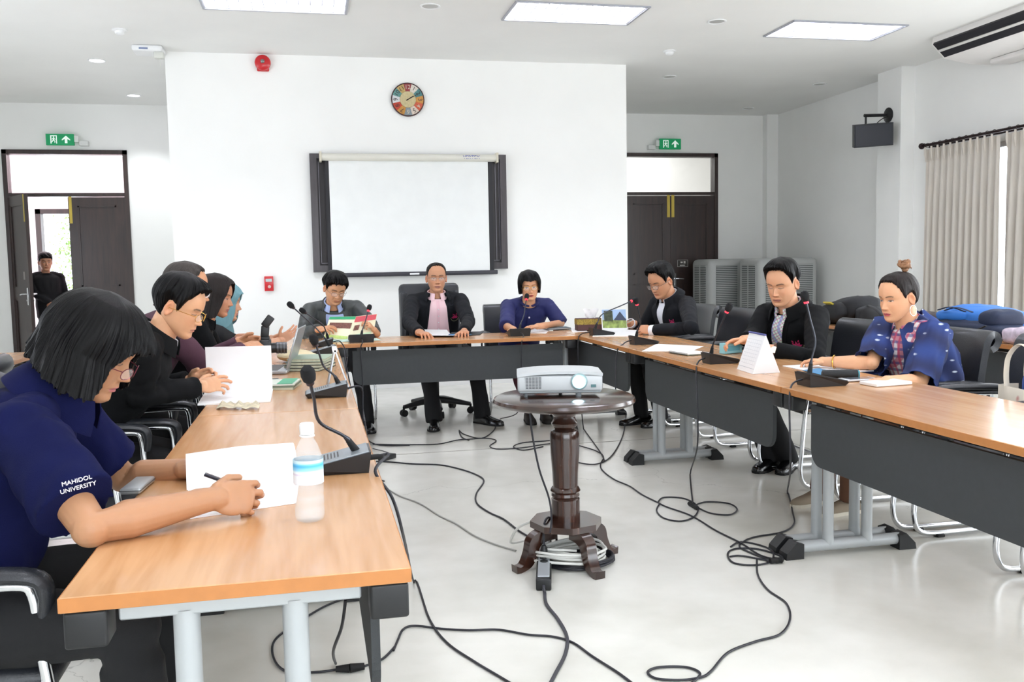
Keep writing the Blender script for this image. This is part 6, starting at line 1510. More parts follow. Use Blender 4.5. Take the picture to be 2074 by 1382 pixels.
part('lead', MB().tube(smoothpath([(c.x, c.y, .11), (c.x-.03, c.y+.02, .16), (c.x-.10, c.y+.08, .12), (c.x-.12, c.y+.16, .03), (c.x-.05, c.y+.2, .02)], 6), .006, 8), WC, t)
ctr = V((PC.x+.02, PC.y-.02, 0)); wcoil = MB(); rnd = random.Random(4); P_ = []
for k in range(130):
    a = k*.33; rr_ = .115+.03*math.sin(k*.13)+rnd.uniform(-.006, .006); P_.append(ctr+V((math.cos(a)*rr_*1.15-.02, math.sin(a)*rr_*.8-.02, .035+.05*k/130+.008*math.sin(a*2))))
wcoil.tube(smoothpath(P_, 2), .0058, 8); one('cable_coil', wcoil, WC, 'loose coil of white cable under the round pedestal table', 'cable coil', tuple(ctr))
bc = MB(); P_ = []
for k in range(90): a = k*.35; rr_ = .15+rnd.uniform(-.006, .008); P_.append(ctr+V((math.cos(a)*rr_+.03, math.sin(a)*rr_*.85, .008+.028*k/90)))
bc.tube(smoothpath(P_, 2), .0055, 8); one('cable_coil', bc, CABLE, 'coil of black cable on the floor under the round table, beneath the white one', 'cable coil', tuple(ctr+V((.05, 0, 0))))
t = thing('adapter_box', 'small white adapter box behind the cables under the round table', 'adapter', (ctr.x+.09, ctr.y+.10, 0)); part('box', MB().box((ctr.x+.09, ctr.y+.12, .085), (.10, .03, .09), rz3(-.3), bev=.006), WPL, t); part('stand_foot', MB().box((ctr.x+.09, ctr.y+.12, .02), (.05, .05, .04)), BLKP, t)

# ================================================================== papers and table things
TZ = .7505
def sheet(c4, label, name='paper', th=.0015, m=None, group='loose papers on the tables', lines=True, curl=0, parent=None, z=TZ, textm=None, rows_=(.12, .9, 14), cat='paper'):
    """c4: four table points in order (lines run along c0->c1)"""
    c = [V((p.x, p.y, z)) for p in c4]; ctr_ = sum(c, V())/4
    t = thing(name, label, cat, tuple(ctr_), group); mb = MB(); G = []
    for i in range(9):
        q = i/8; G.append([lerp(lerp(c[0], c[1], k/8), lerp(c[3], c[2], k/8), q)+V((0, 0, th+curl*(abs(q-.5)*2)**2*.01)) for k in range(9)])
    mb.grid(G, th); part('sheet', mb, m or PAPER, t)
    if lines:
        l = MB(); rnd = random.Random(int(abs(c[0].x*1000))); a, b_, n = rows_
        for i in range(n):
            q = lerp(a, b_, i/(n-1)); e = rnd.uniform(.7, .92); p0 = lerp(lerp(c[0], c[3], q), lerp(c[1], c[2], q), .1); p1 = lerp(lerp(c[0], c[3], q), lerp(c[1], c[2], q), e); w_ = (c[3]-c[0]).normalized()*.0011
            zz = V((0, 0, th+.0006+curl*(abs(q-.5)*2)**2*.01)); l.add([p0+zz, p1+zz, p1+w_+zz, p0+w_+zz], [(0, 1, 2, 3)])
        part('printed_lines', l, textm or mat('grey_print', '8a8a96', .8), t, sm=0)
    return t
def TP(u, v, z=TZ): return pt(u, v, Z=z)
# P1: sheets with a page turned up behind the hand
t = sheet([TP(385, 1052), TP(600, 1020), TP(612, 935), TP(380, 985)], 'stack of typed sheets under the writing hand of the navy polo woman', th=.003)
G = []
for i in range(13):
    q = i/12; a = R(140*q); base0, base1 = TP(378, 996), TP(607, 968); back = (TP(380, 930)-TP(378, 996)); bk = V((back.x, back.y, 0)).normalized()
    off = bk*(.015+.13*q)+V((0, 0, .004+.070*math.sin(PI*.5*min(1, q*1.15)))); G.append([lerp(base0, base1, k/10)+off+V((0, 0, -.012*abs(k/10-.5))) for k in range(11)])
mb = MB(); mb.grid(G, .0012); part('turned_page', mb, PAPER, t, sm=80)
cvr = MB(); cvr.tube([TP(600, 982), TP(505, 996)], .0012, 6); part('blue_ink_line', cvr, mat('blue_ink', '6d79b8', .8), t)
# water bottle
c = V((-.022, 2.028, TZ)); t = thing('water_bottle', 'clear plastic water bottle with white cap and blue label on the left table', 'bottle', tuple(c))
PET = mat('clear_pet_plastic', 'f0f6fa', .10, alpha=.20); WAT = mat('bottled_water', 'dfe9ee', .05, alpha=.10)
prof = [(.022, 0), (.030, .004), (.0325, .012), (.0325, .03), (.031, .034), (.0325, .04), (.0325, .055), (.031, .059), (.0325, .064), (.0325, .135), (.030, .150), (.022, .172), (.0145, .186), (.0135, .196), (.0135, .2)]
prof = [(r_*.98, z*.98) for r_, z in prof]
part('bottle_body', MB().lathe(prof, c, 40), PET, t, sm=60)
part('water', MB().lathe([(max(r_-.0015, .001), z+.0015) for r_, z in prof if z < .150], c, 40), WAT, t, sm=60)
def lab(N, L, co):
    sx = N.new('ShaderNodeSeparateXYZ'); L.new(co, sx.inputs[0]); cr = N.new('ShaderNodeValToRGB'); cr.color_ramp.interpolation = 'EASE'
    mr = N.new('ShaderNodeMapRange'); mr.inputs[1].default_value = .085; mr.inputs[2].default_value = .138; L.new(sx.outputs[2], mr.inputs[0]); L.new(mr.outputs[0], cr.inputs[0])
    e = cr.color_ramp.elements; e[0].position = .0; e[0].color = (*lin('e8edf6'), 1); e[1].position = 1; e[1].color = (*lin('c9e6f5'), 1)
    for p_, c_ in ((.35, 'e4ecf6'), (.42, 'd7d3ea'), (.5, 'e4f2fb'), (.62, '8fd0f2'), (.78, '49aee6'), (.84, '6fc2ee'), (.9, 'bfe2f5')): x = e.new(p_); x.color = (*lin(c_), 1)
    return cr.outputs[0]
part('label', MB().tube([c+V((0, 0, .085)), c+V((0, 0, .138))], .0327, 40, caps=False), pattern('bottle_label', lab, .5), t)
part('cap', MB().lathe([(.0, .192), (.0155, .192), (.0158, .196), (.0158, .212), (.0145, .216), (0, .2165)], c, 36), WPL, t, sm=30)
part('neck_ring', MB().lathe([(.013, .186), (.0165, .187), (.0165, .190), (.013, .191)], c, 30), WPL, t)
# phone/case by P1's arm, folded note, green book, P2's document
g0 = TP(262, 1002); t = thing('glasses_case', 'flat silver-grey case on the left table edge behind the forearm', 'case', (g0.x+.01, g0.y+.05, TZ)); part('shell', MB().box((g0.x+.01, g0.y+.06, TZ+.009), (.05, .14, .016), rz3(-.1), bev=.006), mat('case_silver', 'a9adb0', .35, .5), t)
part('seam', MB().box((g0.x+.01, g0.y+.06, TZ+.010), (.0512, .1412, .0015), rz3(-.1)), BLKP, t)
t = sheet([TP(400, 822), TP(548, 815), TP(556, 775), TP(420, 790)], 'open typed document in front of the man in gold glasses', 'document', th=.006, rows_=(.08, .95, 10), cat='document')
G = []
e0, e1 = TP(418, 800), TP(552, 796)
for i in range(9):
    q = i/8; G.append([lerp(e0, e1, k/8)+V((.0, .03*q+.02*math.sin(q*PI), .005+.205*q)) for k in range(9)])
mb = MB(); mb.grid(G, .0015); part('raised_page', mb, PAPER, t, sm=80)
n0 = TP(482, 830); t = thing('folded_note', 'crumpled beige folded paper note beside the open document', 'note', tuple(n0)); G = []
for i in range(7): G.append([lerp(TP(440, 826), TP(526, 826), k/10)+V((0, (i-3)*.018-.01*k/10, .004+.008*abs(math.sin(k*.9))+.002*i*(k % 2))) for k in range(11)])
mb = MB(); mb.grid(G, .0012); part('paper', mb, mat('beige_note', 'c9bfa6', .8, var=.25, vscale=40), t)
# green booklets
t = thing('booklet_stack', 'thin stack of booklets with green and white cover beside the document', 'booklets', tuple(TP(578, 790))); c = TP(574, 786)
for k, (cl, h) in enumerate((('b9b8a4', .010), ('6f7a6a', .008), ('d6ddd2', .006))): part('booklet', MB().box((c.x-.01, c.y+.03, TZ+.005+k*.009), (.15, .21, h), rz3(-.18+.03*k)), mat('booklet_'+cl, cl, .6), t)
part('green_cover', MB().box((c.x+.02, c.y+.03, TZ+.028), (.07, .205, .001), rz3(-.12)), mat('cover_green', '4fa57e', .5), t)
# stacked books behind easel
c = V((-.03, 5.18, TZ)); cols_ = ['a9b39a', '2f3430', 'c9c6aa', '33302c', 'b3c0a6', '3a3a38', 'c3c8b4']
for k in range(4):
    t = thing('book', ['green-edged book lying at the bottom of the pile behind the laptop', 'book second from the bottom of the pile on the left row', 'book third from the bottom of the pile on the left row', 'topmost book of the pile on the left row'][k], 'book', (c.x, c.y, TZ+k*.0165), 'pile of books on the left row')
    q = rz3(-.35+.05*k); part('pages', MB().box(c+V((.004*k, 0, .0085+k*.0165)), (.20, .275, .012), q), mat('page_edge_cream', 'c6c8b2', .7, var=.15, vscale=60), t)
    cm_ = mat('book_cover_dark', '3c423c', .5) if k < 3 else mat('book_cover_green', 'a3b59f', .5)
    part('cover', MB().box(c+V((.004*k, 0, .0015+k*.0165)), (.208, .282, .002), q).box(c+V((.004*k, 0, .0155+k*.0165)), (.208, .282, .002), q), cm_, t)
# laptop seen edge-on from behind its right side
t = thing('laptop', 'silver laptop standing open on the left row, seen from the side', 'laptop', (-.20, 5.12, TZ)); LS = mat('laptop_silver', 'b4b8bc', .35, .5)
kb = MB(); kb.box((-.24, 5.12, TZ+.010), (.23, .33, .018), rz3(-.12), bev=.004); part('keyboard_base', kb, LS, t)
part('keyboard', MB().box((-.24, 5.12, TZ+.0195), (.13, .29, .0015), rz3(-.12)), BLKP, t)
q = rz3(-.12) @ Matrix.Rotation(R(17), 3, 'Y'); part('lid', MB().box((-.095, 5.12, TZ+.13), (.008, .33, .225), q, bev=.003), LS, t)
part('screen', MB().box(V((-.095, 5.12, TZ+.13))-q @ V((.0048, 0, 0)), (.001, .31, .20), q), mat('laptop_screen', '8f9aa2', .25, emis='9aa6ae', es=.3), t)
# camera with flash
cB = pt(538, 702, Y=4.92); t = thing('camera', 'black camera with tilted flash held by the man in plum', 'camera', tuple(cB)); _c0 = cB.copy()
b = MB(); b.box(cB, (.075, .14, .10), None, bev=.012); part('camera_body', b, BLKP, t)
part('lens', MB().tube([cB+V((.03, 0, -.012)), cB+V((.07, 0, -.012)), cB+V((.072, 0, -.012)), cB+V((.145, 0, -.014))], [.036, .036, .040, .040], 24), mat('lens_black', '1d1d20', .3), t)
for k in range(3): part('lens_ring', MB().tube([cB+V((.08+.022*k, 0, -.013)), cB+V((.088+.022*k, 0, -.013))], .0415, 24), mat('lens_ring_grey', '5b5d61', .4, .5), t)
part('viewfinder_hump', MB().box(cB+V((0, 0, .058)), (.06, .06, .03), None, bev=.008), BLKP, t)
fl_ = part('flash_unit', MB().box(cB+V((0, 0, .105)), (.055, .065, .08), Matrix.Rotation(R(6), 3, 'Y'), bev=.008), BLKP, t)
part('flash_head', MB().box(cB+V((.022, 0, .175)), (.085, .07, .055), Matrix.Rotation(R(-52), 3, 'Y'), bev=.008), BLKP, fl_)
for o_ in [t.children[k] for k in range(len(t.children))]:
    for q_ in [o_]+list(o_.children): q_.data.transform(Matrix.Scale(.74, 4))
# cloth pouch, pens, small phone
t = one('cloth_pouch', MB().ell((-.11, 5.62, TZ+.035), (.11, .15, .035)).ell((-.04, 5.5, TZ+.03), (.07, .09, .03)), mat('cream_plush', 'd8cba8', .95, var=.15, bump=.8, bscale=120), 'cream fluffy pouch behind the laptop on the left row', 'pouch', (-.1, 5.6, TZ))
for k, (a, b_, cl, lb) in enumerate((((-.02, 6.0), (.05, 6.12), 'a0329a', 'purple pen on papers near the far microphones'), ((-.06, 6.05), (.01, 6.16), '3b3f9a', 'blue pen on papers near the far microphones'))):
    t = thing('pen', lb, 'pen', (a[0], a[1], TZ)); part('barrel', MB().tube([(a[0], a[1], TZ+.007), (b_[0], b_[1], TZ+.007)], .0045, 8), mat('pen_'+cl, cl, .4), t); part('tip', MB().tube([(b_[0], b_[1], TZ+.007), (b_[0]*1.0+.008, b_[1]+.010, TZ+.006)], [.0045, .001], 8), CHROME, t)
sheet([V((-.2, 5.85, 0)), V((.0, 5.85, 0)), V((.0, 6.2, 0)), V((-.2, 6.2, 0))], 'white sheets under the pens near the far microphones')
t = thing('phone', 'small dark phone beside the laptop on the left row', 'phone', (-.2, 4.62, TZ)); part('phone_body', MB().box((-.2, 4.62, TZ+.006), (.07, .14, .01), rz3(.2), bev=.004), mat('phone_dark_blue', '25304f', .3), t); part('screen', MB().box((-.2, 4.62, TZ+.0115), (.06, .12, .0008), rz3(.2)), BLKP, t)
# tent easel
t = thing('table_easel', 'thin silver A-shaped table sign stand beside the second microphone', 'table stand', (.06, 4.28, TZ)); SV = mat('easel_silver', 'b9bdc3', .3, .7)
ap = pt(676, 706, Y=4.3)
for nm, fx, y0_ in (('front_panel', TP(662, 795), 0), ('rear_panel', TP(702, 775), 0)):
    b = MB(); f0 = V((fx.x, 4.2, TZ)); b.prism([f0, f0+V((0, .16, 0)), V((ap.x, 4.36, ap.z)), V((ap.x, 4.2, ap.z))], (.006, 0, .0)); part(nm, b, SV, t, sm=0)
part('top_clip', MB().bb((ap.x-.008, 4.2, ap.z-.01), (ap.x+.014, 4.36, ap.z+.006), bev=.002), WPL, t)
# brochure of P6
def brochure(N, L, co):
    sx = N.new('ShaderNodeSeparateXYZ'); L.new(co, sx.inputs[0])
    cr = N.new('ShaderNodeValToRGB'); cr.color_ramp.interpolation = 'CONSTANT'; mr = N.new('ShaderNodeMapRange'); mr.inputs[1].default_value = -.14; mr.inputs[2].default_value = .14; L.new(sx.outputs[2], mr.inputs[0]); L.new(mr.outputs[0], cr.inputs[0])
    e = cr.color_ramp.elements; e[0].position = 0; e[0].color = (*lin('dfe7b4'), 1); e[1].position = .93; e[1].color = (*lin('2e9a68'), 1)
    for p_, c_ in ((.12, 'b9c98f'), (.2, 'efe9c8'), (.80, 'e8dccb')): x = e.new(p_); x.color = (*lin(c_), 1)
    return cr.outputs[0]
bl, bm_, br_ = pt(655, 684, Y=7.28), pt(703, 690, Y=7.20), pt(755, 680, Y=7.26); tl, tm_, tr = pt(668, 642, Y=7.38), pt(721, 641, Y=7.30), pt(764, 636, Y=7.36)
t = thing('brochure', 'open printed brochure with green and red bands held by the reading man', 'brochure', tuple((bl+tr)/2))
BL = mat('brochure_cream', 'ece6c9', .6); b = MB(); b.grid([[bl, lerp(bl, bm_, .5), bm_], [tl, lerp(tl, tm_, .5), tm_]], .002); part('left_page', b, BL, t, sm=0)
b = MB(); b.grid([[bm_, lerp(bm_, br_, .5), br_], [tm_, lerp(tm_, tr, .5), tr]], .002); part('right_page', b, BL, t, sm=0)
def bar(a, b_, c_, d_, m, nm, q0, q1, s0, s1, off=.003):
    P = lambda s_, q: lerp(lerp(a, b_, s_), lerp(d_, c_, s_), q)+V((0, -off, off*.3)); mb = MB(); mb.add([P(s0, q0), P(s1, q0), P(s1, q1), P(s0, q1)], [(0, 1, 2, 3)]); part(nm, mb, m, t, sm=0)
bar(bl, bm_, tm_, tl, mat('print_green', '2e9a68', .6), 'green_band', .87, .99, .0, 1)
bar(bl, bm_, tm_, tl, mat('print_photo_brown', '6b4238', .6, var=.5, vscale=90), 'printed_photo', .48, .72, .08, .95)
bar(bl, bm_, tm_, tl, mat('print_lime', 'b7cf7a', .6, var=.2, vscale=60), 'lime_band', .02, .16, .05, .98)
bar(bm_, br_, tr, tm_, mat('print_red', 'c9505a', .6), 'red_band', .74, .98, .02, .98)
bar(bm_, br_, tr, tm_, mat('print_photo_brown', '6b4238'), 'printed_photo', .38, .60, .10, .32); bar(bm_, br_, tr, tm_, mat('print_mint', 'c8e0c0', .6), 'mint_band', .04, .2, .05, .9)
sheet([V((.12, 6.95, 0)), V((.5, 6.98, 0)), V((.48, 7.2, 0)), V((.14, 7.2, 0))], 'coloured leaflets lying under the brochure', m=mat('leaflet_mint', 'bcd9d2', .6, var=.3, vscale=25), lines=False)
# head table papers
sheet([TP(845, 684), TP(925, 684), TP(905, 672), TP(848, 671)], 'white papers in front of the man in the pink shirt', curl=1.5)
t = sheet([TP(905, 682), TP(972, 679), TP(980, 672), TP(915, 674)], 'dark folder with blue sheet by the left hand of the pink-shirted man', 'folder', th=.004, m=mat('folder_black', '202228', .5), lines=False, cat='folder'); part('blue_sheet', MB().bb((1.05, 7.12, TZ+.009), (1.22, 7.24, TZ+.010)), mat('sheet_blue', '4f86b8', .5), t)
sheet([TP(1062, 675), TP(1105, 676), TP(1118, 666), TP(1075, 664)], 'white papers beside the speaking woman\'s microphone')
t = thing('notebook', 'thick spiral notebook with dark cover in front of the speaking woman', 'notebook', tuple(TP(1128, 670))); c = TP(1128, 668)
for k in range(3): part('page_block', MB().box(c+V((0, 0, .006+.006*k)), (.20, .16, .004), rz3(.1-.05*k), bev=.001), [mat('notebook_dark', '2f4650', .5), PAPER, mat('notebook_slate', '5d6c74', .5)][k], t)
sheet([TP(1160, 674), TP(1190, 672), TP(1182, 664), TP(1155, 665)], 'white sheets at the corner next to the tissue box')
# tissue box
c0_, c1_ = TP(1186, 668), TP(1241, 661); c0_ = V((2.13, 7.22, TZ)); t = thing('tissue_box', 'brown tissue box with gold ornament and a tissue sticking out', 'tissue box', (2.21, 7.26, TZ))
cb = V((2.22, 7.26, TZ+.052)); rq = rz3(-.1); part('box', MB().box(cb, (.21, .12, .10), rq, bev=.004), mat('tissue_box_brown', '4a2a2a', .5, var=.1), t)
part('ornament_band', MB().box(cb+V((0, 0, .022)), (.213, .123, .045), rq), mat('ornament_gold', '8f7a2e', .5, var=.5, vscale=120), t)
G = []
for i in range(7): G.append([cb+V((.02+(k-3)*.012*(1+i*.15), .006*math.sin(k*2+i), .048+i*.013+.006*math.sin(k*1.7))) for k in range(7)])
mb = MB(); mb.grid(G, .001); part('tissue', mb, PAPER, t, sm=80)
# framed picture
fc = [pt(1220, 664, Y=7.12), pt(1271, 668, Y=7.06)]; t = thing('picture_calendar', 'standing picture of a temple and trees beside the tissue box', 'picture', tuple(fc[0])); a, b_ = fc[0], fc[1]; a.z = b_.z = TZ; up_ = V((0, .035, .178))
n_ = V((0, .006, 0)); part('board', MB().prism([a, b_, b_+up_, a+up_], n_), WPL, t, sm=0)
def qd(s0, s1, q0, q1, o=-.002): f_ = lambda s_, q: lerp(a, b_, s_)+up_*q+V((0, o, 0)); return MB().add([f_(s0, q0), f_(s1, q0), f_(s1, q1), f_(s0, q1)], [(0, 1, 2, 3)])
ph_ = part('printed_sky', qd(.03, .98, .5, .97), mat('print_sky', '9fb9dc', .6, var=.1, vscale=20), t, sm=0)
part('printed_garden', qd(.03, .98, .14, .52), mat('print_garden', '8a9a55', .6, var=.6, vscale=30), t, sm=0)
part('printed_tree', qd(.1, .45, .45, .92, -.003), mat('print_tree', '3c4434', .6, var=.6, vscale=50), t, sm=0)
f_ = lambda s_, q: lerp(a, b_, s_)+up_*q+V((0, -.0035, 0))
part('printed_roof', MB().add([f_(.52, .55), f_(.95, .55), f_(.74, .88)], [(0, 1, 2)]).add([f_(.5, .48), f_(.97, .48), f_(.97, .55), f_(.5, .55)], [(0, 1, 2, 3)]), mat('print_roof', '3a4258', .6), t, sm=0)
# right row papers
sheet([TP(1200, 682), TP(1290, 682), TP(1300, 670), TP(1225, 668)], 'open white notebook under the hands of the writing man', 'notebook', th=.004, cat='notebook')
sheet([TP(1300, 712), TP(1400, 712), TP(1425, 702), TP(1330, 697)], 'white papers on the right row left of the calendar')
t = thing('spiral_notebook', 'spiral notebook with dark cover under white papers near the calendar microphone', 'notebook', tuple(TP(1393, 719))); c = TP(1396, 717)
part('cover', MB().box(c+V((0, 0, .004)), (.15, .21, .006), rz3(.15)), mat('notebook_olive', '5a6256', .5), t); part('pages', MB().box(c+V((0, 0, .010)), (.145, .205, .006), rz3(.15)), PAPER, t)
for k in range(12): e = c+rz3(.15) @ V((-.076, -.095+k*.0173, .008)); part('spiral_ring', MB().tube([e+V((.006*math.cos(j), 0, .006*math.sin(j))) for j in (0, 1.05, 2.1, 3.14, 4.2, 5.2)], .0012, 5, closed=True), BLKP, t)
t = thing('paper_box', 'small turquoise paper box behind the desk calendar', 'box', tuple(TP(1478, 718))); c = TP(1480, 716); part('box', MB().box(c+V((0, 0, .033)), (.14, .05, .062), rz3(.35), bev=.002), mat('turquoise_card', '8cc4cf', .6), t); part('printed_lines', MB().box(c+V((0, 0, .033)), (.10, .0512, .03), rz3(.35)), mat('turquoise_print', '5fa5b8', .6), t)
# desk calendar
f0, f1 = TP(1490, 748), TP(1536, 757); k1 = TP(1565, 750); f0 = V((2.10, 4.30, TZ)); f1 = V((2.075, 4.08, TZ))
t = thing('desk_calendar', 'white standing desk calendar on the middle right table', 'calendar', tuple((f0+f1)/2)); dxx = V((.15, .015, 0)); up_ = V((.07, .005, .185))
part('front_panel', MB().prism([f0, f1, f1+up_, f0+up_], (.003, 0, 0)), PAPER, t, sm=0); part('rear_panel', MB().prism([f0+dxx, f1+dxx, f1+up_, f0+up_], (.003, 0, 0)), PAPER, t, sm=0)
part('side_card', MB().add([f1+V((.003, .001, 0)), f1+dxx+V((0, .001, 0)), f1+up_+V((0, .001, 0))], [(0, 1, 2)]), mat('calendar_side_card_grey', 'dfe0e4', .7), t, sm=0)  # side card slightly greyer than the paper panels
part('base_flap', MB().prism([f0+V((0, 0, .002)), f1+V((0, 0, .002)), f1+dxx+V((0, 0, .002)), f0+dxx+V((0, 0, .002))], (0, 0, .001)), PAPER, t, sm=0)
g = MB(); P = lambda s_, q: lerp(f0, f1, s_)+up_*q+V((-.002, 0, 0))
for r_ in range(8): g.add([P(.08, .22+r_*.09), P(.92, .22+r_*.09), P(.92, .224+r_*.09), P(.08, .224+r_*.09)], [(0, 1, 2, 3)])
for c_ in range(8): g.add([P(.08+c_*.12, .22), P(.083+c_*.12, .22), P(.083+c_*.12, .85), P(.08+c_*.12, .85)], [(0, 1, 2, 3)])
g.add([P(.02, .12), P(.98, .12), P(.98, .13), P(.02, .13)], [(0, 1, 2, 3)])
part('printed_grid', g, mat('calendar_grid_grey', 'b4b6bf', .7), t, sm=0)
part('binding', MB().tube([f0+up_+V((0, 0, .003)), f1+up_+V((0, 0, .003))], .005, 8), mat('binding_blue', '4b4f8c', .5), t)
# P11 papers, pencil case, wallet, phone
sheet([TP(1585, 742), TP(1660, 758), TP(1770, 752), TP(1690, 736)], 'white papers under the hand of the woman in the shawl', th=.003)
t = sheet([TP(1625, 752), TP(1665, 762), TP(1700, 758), TP(1660, 748)], 'paper with a blue corner behind the nearest right microphone', z=TZ+.004, m=mat('paper_blue_corner', '3f86b6', .5), lines=False); 
p0, p1 = TP(1662, 762), TP(1722, 760); p0 = V((2.29, 3.82, TZ+.020)); p1 = V((2.45, 3.77, TZ+.020)); t = thing('pencil_case', 'black zipped pencil case behind the nearest right microphone', 'pencil case', tuple(p0))
part('pouch', MB().tube([p0, lerp(p0, p1, .05), lerp(p0, p1, .95), p1], [.014, .019, .019, .014], 18), mat('case_black_fabric', '1a1c1e', .7, bump=.4, bscale=300), t); part('zip', MB().tube([p0+V((0, 0, .019)), p1+V((0, 0, .019))], .002, 6), mat('zip_grey', '55585c', .4, .5), t)
part('end_band', MB().tube([lerp(p0, p1, .95), lerp(p0, p1, 1.0)], [.0195, .015], 18), mat('teal_band', '2f7f8f', .5), t)
c = V((2.42, 3.66, TZ)); t = thing('phone', 'silver phone lying beside the white notebook on the right row', 'phone', tuple(c)); part('phone_body', MB().box(c+V((-.02, .04, .006)), (.16, .08, .010), rz3(.0), bev=.004), mat('phone_silver', 'c4c6cc', .3, .3), t); part('screen', MB().box(c+V((-.02, .04, .0113)), (.12, .065, .0008)), mat('phone_glass', '5c6068', .1), t)
t = thing('notebook', 'small white closed notebook nearest the camera on the right row', 'notebook', (2.42, 3.55, TZ)); part('cover', MB().box((2.43, 3.54, TZ+.008), (.19, .11, .015), rz3(.12), bev=.003), WPL, t); part('pages', MB().box((2.43, 3.54, TZ+.008), (.186, .112, .008), rz3(.12)), PAPER, t)

# ================================================================== bags
BB = mat('black_nylon', '17181c', .7, bump=.4, bscale=250, var=.1); BLU = mat('blue_nylon', '2f74c8', .65, bump=.3, bscale=250, var=.08); NVB = mat('navy_nylon', '1d2740', .7, bump=.3, bscale=250)
def softbox(c, d, rot=None, k=.012, seed=0, p_=3.2):
    """bulging cushion-like volume"""
    mb = MB(); c = V(c); n, m = 20, 28
    for_ = []
    for i in range(n+1):
        th = PI*i/n; row = []
        for j in range(m):
            ph = 2*PI*j/m; s_ = lambda x, e: math.copysign(abs(x)**e, x); e = 2/p_
            q = V((s_(math.sin(th), e)*s_(math.cos(ph), e)*d[0]/2, s_(math.sin(th), e)*s_(math.sin(ph), e)*d[1]/2, -s_(math.cos(th), e)*d[2]/2))
            q += q.normalized()*k*noise.noise(q*14+V((seed, 0, 0))); row.append(c+(rot @ q if rot is not None else q))
        for_.append(row)
    mb.grid(for_, 0, closed_u=True); return mb
t = thing('backpack', 'black backpack lying on the spare table behind the checked-shirt man', 'backpack', (4.45, 6.95, .75))
part('main_compartment', softbox((4.47, 6.98, .865), (.34, .52, .21), Matrix.Rotation(R(-10), 3, 'X'), .02, 1), BB, t)
part('front_pocket', softbox((4.31, 7.0, .845), (.14, .36, .16), Matrix.Rotation(R(-10), 3, 'X'), .015, 4), BB, t)
part('side_pocket', softbox((4.45, 6.70, .835), (.26, .12, .15), None, .015, 6), BB, t)
part('strap', MB().tube(smoothpath([(4.4, 6.66, .92), (4.36, 6.5, .90), (4.36, 6.40, .84), (4.38, 6.44, .77), (4.40, 6.52, .765)], 6), .018, 8, flat=.35), BB, t)
part('yellow_patch', MB().box((4.25, 7.0, .93), (.03, .12, .012), Matrix.Rotation(R(30), 3, 'Y')), mat('yellow_trim', 'b3a032', .6), t)
t = thing('shoulder_bag', 'small dark bag with strap at the end of the spare table by the column', 'bag', (4.62, 6.25, .75))
part('bag_body', softbox((4.60, 6.30, .82), (.28, .40, .13), None, .012, 9), mat('dark_brown_fabric', '2a2021', .7), t); part('handle', MB().tube(smoothpath([(4.48, 6.45, .84), (4.46, 6.35, .92), (4.46, 6.22, .90), (4.47, 6.16, .80)], 6), .015, 8, flat=.35), BB, t)
t = thing('backpack', 'blue and black backpack lying on the spare table before the curtains', 'backpack', (4.48, 5.45, .75))
part('main_compartment', softbox((4.52, 5.45, .86), (.40, .62, .19), Matrix.Rotation(R(5), 3, 'X'), .015, 11), BLU, t)
part('lower_panel', softbox((4.42, 5.43, .815), (.36, .66, .12), None, .012, 13), NVB, t)
part('front_pocket', softbox((4.40, 5.57, .90), (.22, .34, .08), Matrix.Rotation(R(-8), 3, 'Y'), .01, 14), BLU, t)
part('dark_flap', softbox((4.42, 5.21, .89), (.26, .18, .12), None, .015, 16), NVB, t)
for k, (y0_, y1_) in enumerate(((5.67, 5.40), (5.60, 5.33))): part('strap', MB().tube(smoothpath([(4.30, y0_, .93), (4.29, (y0_+y1_)/2, .955), (4.30, y1_, .93)], 6), .012, 8, flat=.3), NVB, t)
part('hip_belt', softbox((4.34, 5.90, .785), (.22, .36, .05), rz3(.1), .01, 18), BB, t)
part('side_strap', MB().tube(smoothpath([(4.25, 5.75, .80), (4.22, 5.50, .79), (4.23, 5.25, .81), (4.26, 5.15, .85)], 6), .014, 8, flat=.3), BB, t)
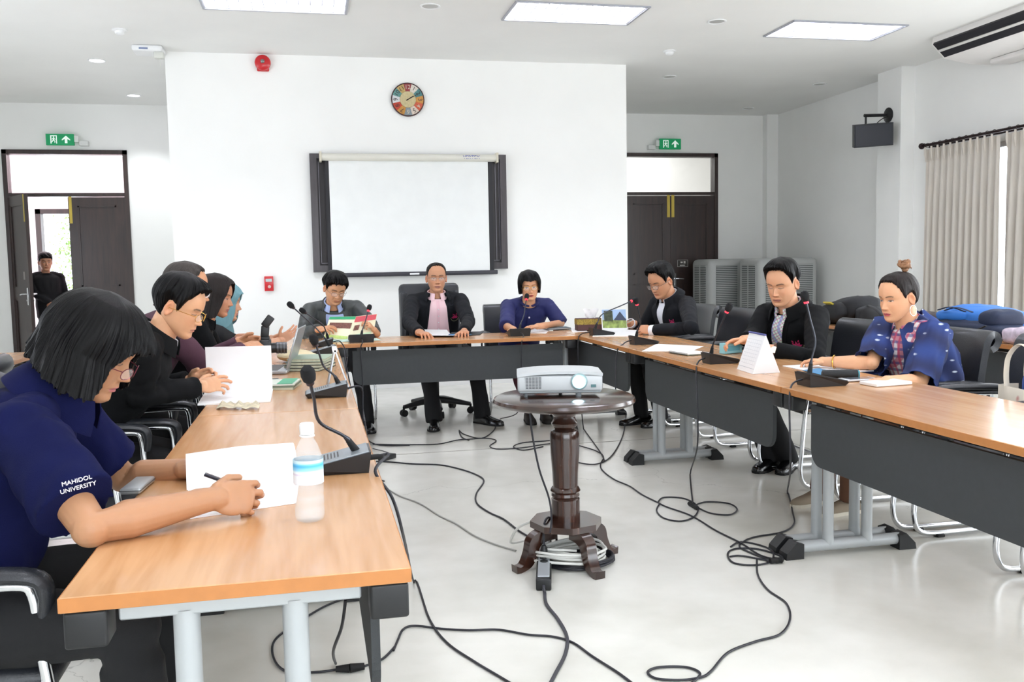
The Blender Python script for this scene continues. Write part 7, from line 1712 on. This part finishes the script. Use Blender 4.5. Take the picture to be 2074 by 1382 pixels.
# tote bag on the chair
def tote(N, L, co):
    vo = N.new('ShaderNodeTexVoronoi'); vo.inputs['Scale'].default_value = 15; vo.inputs['Randomness'].default_value = .35; L.new(co, vo.inputs[0])
    mr = N.new('ShaderNodeMapRange'); mr.inputs[1].default_value = .20; mr.inputs[2].default_value = .32; mr.inputs[3].default_value = .75; mr.inputs[4].default_value = 0; L.new(vo.outputs[0], mr.inputs[0])
    cr = N.new('ShaderNodeValToRGB'); cr.color_ramp.interpolation = 'CONSTANT'; sp = N.new('ShaderNodeSeparateColor'); L.new(vo.outputs[1], sp.inputs[0]); L.new(sp.outputs[0], cr.inputs[0])
    e = cr.color_ramp.elements; e[0].color = (*lin('b0404a'), 1); e[1].position = .4; e[1].color = (*lin('8f9a8c'), 1); x = e.new(.7); x.color = (*lin('c9b3a0'), 1)
    m = N.new('ShaderNodeMix'); m.data_type = 'RGBA'; m.inputs[6].default_value = (*lin('ded6c8'), 1); L.new(mr.outputs[0], m.inputs[0]); L.new(cr.outputs[0], m.inputs[7]); return m.outputs[2]
TOT = pattern('printed_canvas', tote, .85); cl = pt(2012, 775, X=3.0)
t = thing('tote_bag', 'cream canvas tote bag with red and grey prints at the right edge', 'tote bag', (3.05, 3.4, .49))
yb_ = 3.42; G = []
for i in range(9):
    z = lerp(.492, .745, i/8); bl_ = .5+.5*math.sin(PI*min(1, i/8)); G.append([V((2.90-.045*bl_*math.sin(PI*k/16)+.012*noise.noise(V((k*.7, i*.5, 0))), lerp(yb_, yb_-.40, k/16), z)) for k in range(17)])
part('front_side', MB().grid(G, .004), TOT, t); G2 = [[V((3.00+(3.0-p.x)*.3, p.y, p.z)) for p in row] for row in G]; part('rear_side', MB().grid(G2, .004), TOT, t)
part('gusset', MB().grid([[V((2.90, yb_, z)), V((2.95, yb_+.012, z)), V((3.0, yb_, z))] for z in (.495, .62, .745)], .003), TOT, t)
STR = mat('canvas_strap', 'd9cfbe', .85)
for xx, dz in ((2.90, .0), (3.0, .02)): part('strap', MB().tube(smoothpath([(xx, yb_-.05, .72), (xx-.003, yb_-.045, .80), (xx+.0, yb_-.055, .875+dz), (xx+.01, yb_-.10, .925+dz), (xx, yb_-.17, .91+dz), (xx, yb_-.195, .84), (xx-.003, yb_-.19, .72)], 6), .014, 8, flat=.25), STR, t)
part('contents', softbox((2.955, yb_-.22, .745), (.08, .28, .14), None, .015, 21), mat('blue_cloth', '3c57a0', .8), t)
t = one('folded_garment', softbox((4.34, 4.85, .80), (.22, .36, .11), None, .02, 25), mat('lilac_print_cloth', 'cfc0d0', .85, var=.25, vscale=30), 'pale lilac printed cloth on the spare table beside the blue backpack', 'cloth', (4.34, 4.85, .75))
